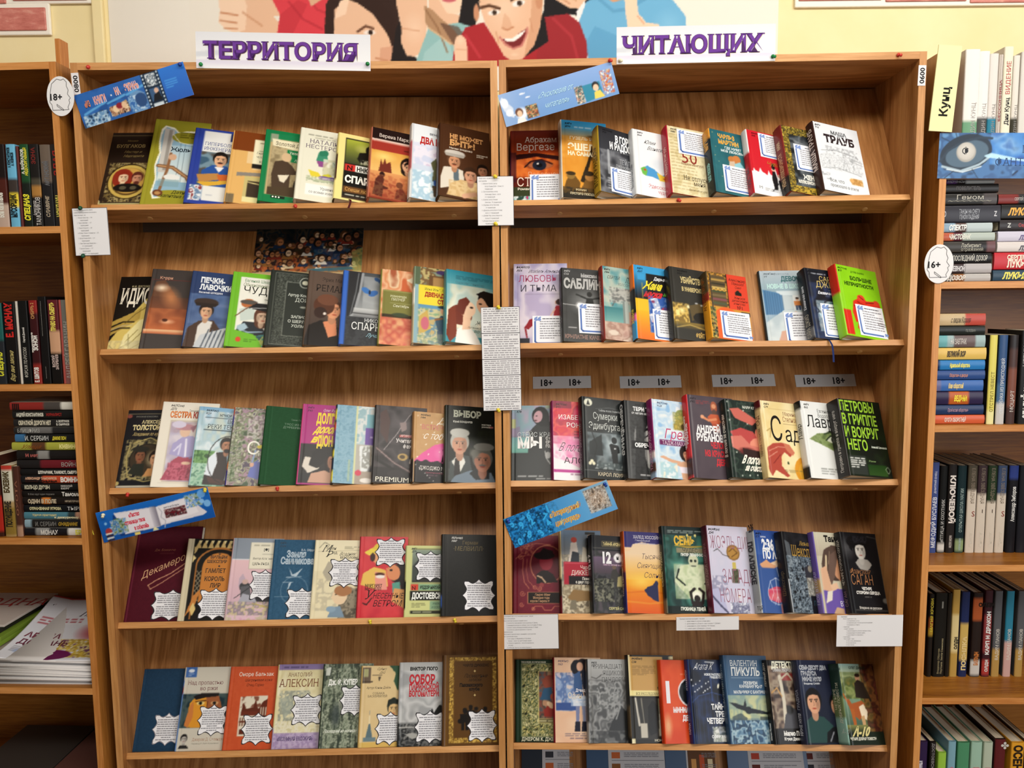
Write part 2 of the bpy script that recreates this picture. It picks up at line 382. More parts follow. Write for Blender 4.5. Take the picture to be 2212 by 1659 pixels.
cabinet(CR, 'cherry wood bookcase open at the top, under white spined novels and the blue fantasy sign', .9, SHR, 1, top=False)
# ---------------------------------------------------------------- books
def book_mesh(w, h, t, front, spine, back, hard, dense, vis, px, nb=24):
    """cover of a book: x 0..w from spine to fore-edge, y 0..-t (front at -t), z up"""
    V, Q, C = [], [], []
    def grid(P, c):
        """P (n,m,3) points, c (n,m,3) colours"""
        b = sum(len(q) for q in V); n, m = P.shape[:2]
        V.append(P.reshape(-1, 3)); C.append(np.broadcast_to(c, P.shape).reshape(-1, 3))
        i = np.arange(n*m).reshape(n, m); q = np.stack([i[:-1, :-1], i[:-1, 1:], i[1:, 1:], i[1:, :-1]], -1).reshape(-1, 4)+b; Q.append(q)
    r = min(.0028, t*.4)
    if dense:
        nx = max(6, int((w-r)*vis/px)); xs = np.linspace(r, r+(w-r)*vis, nx)
        if vis < .999: xs = np.concatenate([xs, np.linspace(r+(w-r)*vis, w, 5)[1:]])
        nz = int(h/px); zs = np.linspace(0, h, nz)
        y = -t+np.zeros((nz, len(xs)))
        if hard: y = y+.0009*np.exp(-((xs-.0085)/.0017)**2)[None]
        Pt = np.stack([np.broadcast_to(xs, y.shape), y, np.broadcast_to(zs[:, None], y.shape)], -1)
        grid(Pt, front.sample(xs/w, 1-zs/h))
    else:
        xs = np.array([r, w]); Pt = np.array([[(r, -t, 0), (w, -t, 0)], [(r, -t, h), (w, -t, h)]], float); grid(Pt, front)
    # rounded spine, colours by height
    an = np.linspace(0, math.pi/2, 5); bul = min(.0012, t*.05)
    prof = [(r-r*math.sin(a), -t+r-r*math.cos(a)) for a in an]+[(-bul*.7, -t*.7), (-bul, -t*.5), (-bul*.7, -t*.3)]+[(r-r*math.cos(a), -r+r*math.sin(a)) for a in an]
    prof = np.array(prof); zs = np.linspace(0, h, nb)
    Pt = np.stack([np.broadcast_to(prof[:, 0], (nb, len(prof))), np.broadcast_to(prof[:, 1], (nb, len(prof))), np.broadcast_to(zs[:, None], (nb, len(prof)))], -1)[:, ::-1]
    sc = np.zeros((nb, 1, 3)); sc[:] = lin(spine[0] if isinstance(spine, list) else spine)
    if isinstance(spine, list):
        for v0, v1, c in spine[1:]: sc[(1-zs/h >= v0-.02) & (1-zs/h <= v1+.02)] = lin(c)
    grid(Pt, sc)
    grid(np.array([[(w, 0, 0), (r, 0, 0)], [(w, 0, h), (r, 0, h)]], float), lin(back))
    # inner faces and rims
    bt = .0022 if hard else .0004
    bc = lin(back)*.9
    for z in (0, h):
        s = 1 if z else -1
        def rim(x0, x1, y0, y1):
            p = [(x0, y0, z), (x1, y0, z), (x1, y1, z), (x0, y1, z)]
            if s < 0: p = p[::-1]
            grid(np.array([[p[0], p[1]], [p[3], p[2]]], float), lin(back))
        rim(r, w, -t, -t+bt); rim(r, w, -bt, 0); rim(.0002, r+bt, -t+r*.4, -r*.4)
    for y0, y1 in ((-t, -t+bt), (-bt, 0)):
        grid(np.array([[(w, y0, 0), (w, y1, 0)], [(w, y0, h), (w, y1, h)]], float), lin(back))
    grid(np.array([[(r, -t+bt, h), (w, -t+bt, h)], [(r, -t+bt, 0), (w, -t+bt, 0)]], float), lin('#e4dccb'))
    grid(np.array([[(r, -bt, 0), (w, -bt, 0)], [(r, -bt, h), (w, -bt, h)]], float), lin('#e4dccb'))
    return fastmesh('cover', np.concatenate(V), np.concatenate(Q), np.concatenate(C))
def book(M, w, h, t, label, base, ops=(), spine=None, st=(), back=None, hard=True, matt=False, dense=True, vis=1., px=.0016, group=None, ribbon=None, name=None):
    name = name or ('hardback_book' if hard else 'paperback_book')
    b = thing(name, label, 'book', M, group)
    spine = spine or base; back = back or (spine[0] if isinstance(spine, list) else spine)
    if dense:
        fc = Cv(w, h, base); fc.run(ops)
    else: fc = lin(base)
    me = book_mesh(w, h, t, fc, spine, back, hard, dense, vis, px)
    link('cover', me, MATTE if matt else PRINT, b)
    q = .0032 if hard else .0003; bt = .0023 if hard else .0005
    link('page_block', box_me('page_block', (.0032, -t+bt, q), (w-(.004 if hard else .0002), -bt, h-q)), PAGES, b)
    Lt = Letters()
    for o in ops:
        if o[0] == 't':
            (tx, x, y, hh, c, *fl), kw = o[1], dict(o[2])
            if kw.get('w'): kw['w'] *= w
            Lt.add(tx, x*w, (1-y)*h, hh*h, c, fl[0] if fl else '', **kw)
    if Lt.n: link('lettering', Lt.mesh('lettering', lambda p: np.stack([p[:, 0], np.full(len(p), -t-.00015-p[:, 2]), p[:, 1]], 1)), PRINT, b)
    Ls = Letters()
    for (tx, v, cap, c, *fl) in st:
        # spine lettering runs upward from height v (1 = top); cap is a share of the thickness; 'd' runs downward
        kw = fl[1] if len(fl) > 1 else {}; f = fl[0] if fl else ''; kw = dict(kw); off = kw.pop('off', .5)
        if kw.get('w'): kw['w'] *= h
        if 'd' in f: Ls.add(tx, -(off*t+cap*t*.5), v*h, cap*t, c, f.replace('d', ''), rot=-90, **kw) if 0 else Ls.add(tx, off*t-cap*t*.5, v*h, cap*t, c, f.replace('d', ''), rot=-90, **kw)
        elif 'h' in f: Ls.add(tx, off*t, v*h, cap*t, c, f.replace('h', ''), **kw)
        else: Ls.add(tx, off*t+cap*t*.5, v*h, cap*t, c, f, rot=90, **kw)
    if Ls.n: link('spine_lettering', Ls.mesh('spine_lettering', lambda p: np.stack([np.full(len(p), -min(.0012, t*.05)-.0003), -p[:, 0], p[:, 1]], 1)), PRINT, b)
    if ribbon:
        x, ln, c = ribbon
        V = []; n = 8
        for i in range(n+1):
            q = i/n; V += [(x+.004*math.sin(q*3), -t*.45-.022*min(1, q*2.2), -ln*max(0, q-.25)/.75+.004), (x+.0045+.004*math.sin(q*3), -t*.45-.022*min(1, q*2.2), -ln*max(0, q-.25)/.75+.004)]
        link('ribbon_marker', pmesh('ribbon', V, [(2*i, 2*i+1, 2*i+3, 2*i+2) for i in range(n)], lin(c)), MATTE, b)
    return b
PLACED = {}
def shelved(U, row, k, spec, vis, **kw):
    ur, phi, wd, h, t = spec; ph = math.radians(phi)
    M = rowM(U, row) @ Matrix.Translation((ur-wd*math.cos(ph), -wd*math.sin(ph)-.0006, .0004)) @ Matrix.Rotation(ph, 4, 'Z')
    PLACED[('L' if U is UL else 'R')+str(row+1), k] = (M, wd, h, t)
    return book(M, wd, h, t, vis=vis, **kw)
# ---------------------------------------------------------------- the display books: (label, base, ops, options)
def mk(a, b, c='#15120f', x=.07): return [T(a, x, .055,.026, c, 'ib'),T(b, x, .095,.026, c, 'ib')]
def fig(x, y, s, body, skin='#d8a888', hair='#2a1c14', leg=None):
    """small printed standing figure, feet at y, height s (cover heights)"""
    leg = leg or body
    return [P([x-.35*s, y-.72*s, x+.35*s, y-.72*s, x+.3*s, y-.36*s, x-.3*s, y-.36*s], body),P([x-.27*s, y-.4*s, x-.02*s, y-.4*s, x-.04*s, y, x-.24*s, y], leg),P([x+.02*s, y-.4*s, x+.27*s, y-.4*s, x+.24*s, y, x+.04*s, y], leg),E(x, y-.84*s, .15*s, .17*s, skin),E(x, y-.9*s, .16*s, .12*s, hair)]
def scroll(x, y, r, c, wd=.012, f=1):
    q = []
    for i in range(22):
        a = i*.45; k = r*(1-i/24); q += [x+f*k*math.cos(a), y+.65*k*math.sin(a)]
    return L(q, wd, c)
DATA = {}
DATA['L1'] = [
('dark brown hardback with gilt frame and round gold portrait, first on the top shelf','#2b2019',[
  L([.07,.04,.97,.04,.97,.96,.07,.96,.07,.04],.008,'#8d7a50'),T('Михаил',.42,.12,.022,'#8a7344','i'),T('БУЛГАКОВ',.25,.2,.042,'#a08a58','sb'),T('Мастер и',.4,.27,.03,'#9a8450','I'),T('Маргарита',.4,.325,.03,'#9a8450','I'),
  N(.2,.4,.98,.9,['#2b2019','#7c6a3c','#c9b878','#2b2019'],.05,3,.8),E(.58,.64,.37,.37,'#2a1d0e'),E(.58,.64,.35,.35,'#c9ad56'),E(.58,.64,.29,.29,'#5d4420'),E(.58,.63,.27,.27,'#caa04c'),E(.47,.6,.18,.2,'#8e2d1c'),F(.48,.59,.12,'#e9c9a4','#8a2a1a','L'),F(.72,.6,.12,'#c48a6c','#5a2a20','b'),E(.58,.72,.24,.09,'#161210'),E(.5,.72,.06,.04,'#57503c'),E(.68,.72,.06,.04,'#57503c'),
  G(.07,.915,.97,.93,'#d9cf98','#b9a860'),E(.1,.9,.06,.05,'#d8cf96')], {}),
('tall olive hardback with ship wheel picture in a white scalloped frame','#98922a',[
  P([.14,.12,.2,.07,.36,.09,.46,.14,.6,.12,.98,.1,.98,.92,.7,.9,.6,.86,.44,.9,.2,.93,.15,.86,.18,.7,.13,.55,.17,.4,.13,.25],'#f2f0dc'),
  P([.17,.14,.22,.09,.36,.11,.46,.16,.6,.14,.98,.12,.98,.9,.7,.88,.6,.84,.44,.88,.22,.91,.18,.84,.21,.7,.16,.55,.2,.4,.16,.25],'#8fb4c8'),
  G(.22,.3,.98,.72,'#a9c4cf','#dbe3df'),P([.2,.1,.38,.12,.36,.62,.2,.62],'#c9c5bd'),R(.28,.12,.34,.6,'#9c978f'),
  L([.52,.25,.53,.7],.008,'#5b6a72'),L([.6,.25,.62,.72],.008,'#5b6a72'),L([.72,.25,.74,.7],.008,'#5b6a72'),E(.62,.2,.27,.13,'#98922a'),L([.36,.17,.5,.26,.7,.28,.95,.24],.014,'#f2f0dc'),
  B(.48,.13,.95,.21,3,'#5a5516'),L([.2,.55,.45,.56,.72,.66,.95,.86],.075,'#7a5234'),L([.2,.55,.45,.56,.72,.66,.95,.86],.03,'#c09468'),L([.38,.4,.36,.6,.28,.86],.05,'#8e6240'),E(.42,.44,.07,.07,'#d2a888'),E(.46,.67,.14,.06,'#e8e8e2'),E(.86,.5,.12,.1,'#3a2a20'),R(.24,.7,.6,.78,'#7fa0a8',.6),
  T('Жюль Верн',.36,.37,.05,'#12202c','b', k=.92),E(.63,.87,.4,.11,'#98922a'),T('Дети',.5,.855,.036,'#4a4a18','ib'),T('капитана Гранта',.33,.9,.036,'#4a4a18','ib', k=.85),E(.27,.86,.09,.07,'#6b3a22'),E(.27,.86,.05,.04,'#b98a54')], {}),
('blue and white hardback with a moustached man in blue holding a brass apparatus','#2b3f96',[
  R(.17,.03,1,.36,'#e6e6e2'),R(.62,.03,.9,.14,'#22306e'),T('ГИПЕРБОЛОИД',.2,.22,.045,'#4a568e','s', k=.8),T('ИНЖЕНЕРА ГАРИНА',.2,.285,.045,'#4a568e','s', k=.8),R(.17,.31,1,.76,'#4c6a80'),N(.17,.31,1,.76,['#3b5a70','#7d98a4','#54483c'],.25,5,.8),
  P([.2,.76,.22,.56,.38,.48,.62,.48,.82,.58,.9,.76],'#27519c'),F(.5,.4,.15,'#dfae88','#1a1614','m'),P([.42,.5,.58,.5,.5,.57],'#e8e8ec'),E(.86,.48,.1,.12,'#7c4a34'),
  P([.14,.62,.5,.58,.55,.66,.2,.72],'#b98446'),P([.48,.6,.98,.56,.98,.62,.52,.68],'#c8622a'),P([.16,.72,.7,.66,.72,.7,.3,.77],'#d8a838'),E(.78,.58,.08,.06,'#e0b088'),R(.17,.76,.4,.93,'#aab8c8'),N(.06,.76,.26,.96,['#8a3a3a','#dfe2e6','#6b88a8'],.06,8),R(.28,.76,.7,.95,'#e4e4e0'),R(.66,.78,1,.97,'#2b3f96'),T('АЛЕКСЕЙ',.7,.875,.036,'#d8dcec','b', k=.85),T('ТОЛСТОЙ',.7,.925,.036,'#d8dcec','b', k=.85),B(.34,.86,.55,.89,1,'#b8bcc4')], {}),
('tan hardback with brown top, pale title label and a black cloaked figure at a doorway','#e0b068',[
  R(0,0,1,.27,'#7a3c16'),P([.3,.27,.98,.27,.98,.5,.42,.52,.42,.44,.3,.44],'#e8c894'),R(.4,.09,1,.44,'#e8dfbc'),R(.42,.105,.99,.43,'#efe6c4'),B(.5,.12,.95,.15,1,'#8a7a58'),T('[●]',.63,.2,.03,'#3a3428','b'),L([.5,.25,.95,.25],.006,'#6a6048'),T('Герберт Уэллс',.46,.295,.03,'#3a3428','s', k=.8),T('ЧЕЛОВЕК-НЕВИДИМКА',.46,.35,.026,'#3a3428','s', k=.75),T('ВОЙНА МИРОВ',.52,.415,.026,'#3a3428','s', k=.75),
  R(.4,.44,.98,.5,'#1c1a18'),P([.68,.48,.8,.44,.98,.5,.98,.96,.8,.96,.66,.8,.62,.6],'#2a2426'),P([.16,.58,.66,.55,.66,.6,.16,.63],'#8a8278'),R(.3,.62,.62,.94,'#c8b878'),R(.36,.68,.58,.94,'#3e3226'),L([.36,.7,.6,.72],.02,'#d8c888'),R(.3,.9,.8,.97,'#e6dca0'),R(0,.27,.03,.9,'#c89850'),R(0,.88,.16,1,'#7a6a50')], {}),
('green hardback with sepia drawing of two men talking under a cream ribbon','#157a46',[
  R(.1,.05,1,.9,'#bfa678'),R(.1,.05,.26,.17,'#8d9a80'),R(.24,.04,1,.12,'#1c7d4c'),R(.14,.3,.97,.88,'#9a8a68'),G(.14,.18,.97,.9,'#c4b48c','#8a7854'),N(.14,.2,.97,.9,['#8a7a58','#b9a880','#6a5c40'],.12,4,.55,1),P([.13,.12,.98,.14,.98,.25,.5,.24,.16,.22],'#e9e0be'),T('Золотой Детектив',.2,.205,.052,'#3a3020','s', k=.75),R(.42,.25,1,.36,'#157a46'),T('Уилки КОЛЛИНЗ',.46,.31,.04,'#dfe8d2','s', k=.75),R(.5,.36,1,.42,'#157a46'),T('Лунный камень',.56,.405,.03,'#dfe8d2','i', k=.8),
  P([.22,.44,.4,.4,.52,.46,.66,.58,.52,.6,.52,.82,.22,.84,.18,.62],'#4a3a2c'),E(.42,.36,.09,.1,'#d2b48c'),P([.3,.62,.5,.6,.42,.72,.34,.7],'#e2d8c0'),P([.56,.9,.6,.68,.78,.56,.98,.52,.98,.9],'#1d1a18'),E(.86,.46,.12,.12,'#221c18'),P([.14,.8,.6,.76,.98,.9,.14,.9],'#4a3c2a'),R(.22,.905,.46,.94,'#10241a'),T('● ● ●',.24,.932,.02,'#e8f0e0'),B(.6,.92,.9,.945,1,'#bfe0c8')], dict(spine='#17854d')),
('cream hardback with green kissing couple, purple plums and a white title box','#e4e2ce',[
  B(.16,.07,.98,.1,1,'#8a8878'),B(.3,.11,.98,.13,1,'#a09e8c'),T('НАТАЛЬЯ',.2,.2,.056,'#6a5a6e','s', k=1.05),T('НЕСТЕРОВА',.13,.275,.056,'#6a5a6e','s', k=1.0),P([.36,.44,.4,.32,.5,.28,.56,.33,.6,.44,.5,.46],'#3c8a6c'),E(.46,.33,.06,.07,'#2c7a5c'),E(.53,.32,.06,.07,'#2c7a5c'),P([.37,.44,.6,.44,.54,.52,.42,.52],'#8d4a86'),N(.5,.4,.98,.62,['#e4e2ce','#c6c4a0','#a8a880'],.08,3,.8),R(.68,.42,.86,.5,'#b8c2ae'),L([.7,.44,.78,.48,.85,.43],.01,'#5a6a58'),
  P([.22,.58,.42,.6,.5,.66,.3,.68],'#e0cc3e'),P([.5,.63,.62,.6,.7,.63,.52,.67],'#c9c03a'),E(.55,.67,.12,.05,'#6b4a8e'),E(.7,.67,.1,.05,'#5a3c80'),L([.2,.7,.5,.73,.95,.69],.01,'#6a7860'),N(.2,.66,.9,.74,['#e4e2ce','#9aa882','#e4e2ce'],.06,9,.6),R(.2,.77,1,.92,'#f2f1ea'),T('Уравнение',.48,.835,.036,'#6a6a6a','s', k=.9),T('со всеми известными',.27,.89,.034,'#6a6a6a','s', k=.82)], dict(spine='#dcd9c4')),
('pale yellow pocket book with black centre, grand piano photo and red square initial','#ecdd8e',[
  R(.16,.06,.98,.97,'#191713'),R(.18,.08,.98,.44,'#7d8a44'),G(.18,.08,.98,.44,'#a8b03c','#3a4028'),E(.62,.2,.3,.16,'#d8d27a',.9,.7),P([.42,.36,.46,.26,.75,.22,.98,.26,.98,.4,.5,.42],'#15140f'),E(.68,.2,.09,.12,'#15140f'),N(.5,.36,.98,.43,['#15140f','#b8b89a','#15140f'],.06,2),R(.18,.46,.4,.56,'#c8322c'),T('N',.23,.545,.07,'#2a0c0c','b'),R(.4,.46,.98,.56,'#eef0e8'),T('НИКОЛАС',.43,.545,.065,'#181612','B', k=.72),R(.16,.57,.98,.79,'#12110f'),T('СПАРКС',.2,.73,.1,'#f3f1e6','B', k=.78),R(.18,.79,.98,.88,'#6b4622'),T('Спеши любить',.22,.86,.055,'#d9a860','s', k=.72),R(.16,.89,.98,.94,'#191713'),B(.22,.9,.9,.93,1,'#e0dcc8'),R(.16,.94,.98,.97,'#3a2a20')], dict(spine=['#2c2418',(.0,.35,'#d8c878'),(.35,.75,'#4a2c1c'),(.75,1,'#ecdd8e')], st=[('СПАРКС',.55,.55,'#f0ead0','B')], ribbon=(.03,.03,'#4a1414'), hard=False)),
('sunset coloured hardback with dark head band, young woman and two silhouettes','#c8825c',[
  R(0,0,1,.16,'#221412'),G(0,.16,1,.21,'#e9dcd0','#b04434'),R(0,.2,1,.32,'#9e3328'),G(.02,.32,1,.72,'#d9a048','#e8c07a'),E(.3,.4,.3,.16,'#f2d880',.9,.8),T('Верена Марквелл',.18,.125,.052,'#e8d8cc','s', k=.78),B(.72,.25,.98,.28,1,'#3a1410'),P([.2,.62,.24,.44,.28,.52,.32,.42,.36,.5,.44,.46,.48,.62],'#6e2a1e'),F(.82,.47,.17,'#e2ac86','#1c100c','L',-.6),G(.02,.62,1,1,'#d8945a','#7a2418','v',.85),F(.86,.5,.15,'#e6b48e','#1c100c','',-.7),P([.1,.95,.14,.74,.24,.66,.34,.72,.3,.8,.44,.84,.32,.86,.3,.97],'#2a1010'),E(.28,.66,.06,.07,'#2a1010'),P([.56,.97,.6,.84,.72,.8,.8,.88,.86,.97],'#4a1a14'),E(.66,.77,.07,.08,'#3a120e'),N(.02,.66,1,.98,['#8a2e20','#d89058','#a84a30'],.1,6,.35)], dict(spine='#b86c54')),
('white and ice blue hardback with red lettering and a polar traveller in furs','#e6ebee',[
  G(0,.25,1,1,'#d9dcec','#b8cede'),N(.05,.3,1,.55,['#c9cfe6','#e8e2ee','#d0bcd4'],.2,7,.8),N(.05,.62,1,1,['#eef4f6','#a8c8da','#dfeaf0'],.14,2,.9),T('ВЕНИАМИН',.42,.12,.028,'#3a3c48','b'),T('ДВА КАПИТАНА',.2,.25,.085,'#b82a28','sB', k=.62),P([.46,.5,.62,.4,.82,.42,.9,.54,.84,.66,.86,.74,.5,.74,.52,.6],'#5a5a3c'),E(.7,.36,.11,.12,'#463c2c'),E(.7,.36,.06,.07,'#d8b090'),P([.52,.72,.66,.72,.66,.8,.54,.8],'#2c4a86'),P([.7,.72,.84,.72,.84,.8,.72,.8],'#2c4a86'),P([.5,.8,.66,.8,.66,.94,.54,.94],'#4a3c2c'),P([.72,.8,.86,.8,.86,.94,.74,.94],'#4a3c2c'),L([.6,.52,.8,.58],.05,'#7a7452'),R(0,0,.05,1,'#c8ccd0')], dict(spine=['#e2e0dc',(.25,.6,'#b8656a')])),
('dark brown hardback with tan slab lettering above three painted men, last before the joint','#4a2c19',[
  T('НЕ МОЖЕТ',.2,.185,.06,'#d9a066','sB', k=.88),T('БЫТЬ!',.2,.285,.08,'#dba468','sB', k=.9),T('Михаил ЗОЩЕНКО',.2,.335,.022,'#e8dccb','b'),T('народный',.74,.36,.02,'#d8ccb8','b'),T('роман',.74,.385,.02,'#d8ccb8','b'),P([.04,.74,.1,.6,.3,.58,.5,.62,.5,.8,.04,.9],'#d8cfc0'),P([.28,.6,.38,.6,.4,.8,.3,.8],'#5a6870'),F(.3,.5,.16,'#c98f6a','#5a3c28','m'),E(.31,.39,.2,.07,'#c9c2b8'),P([.1,.4,.52,.4,.48,.44,.14,.44],'#a9a298'),P([.68,.7,.8,.62,1,.64,1,.9,.7,.9],'#3a2c28'),F(.86,.56,.13,'#b07c5e','#1a120e',''),P([.16,.97,.24,.8,.42,.74,.78,.74,.96,.84,1,.97],'#cfae7c'),N(.2,.76,.98,.97,['#b8945e','#e0c898','#caa872'],.1,4,.6),F(.62,.66,.17,'#d0997a','#3c2618',''),L([.5,.95,.7,.9],.1,'#d8a888')], dict(spine='#3e2415'))]
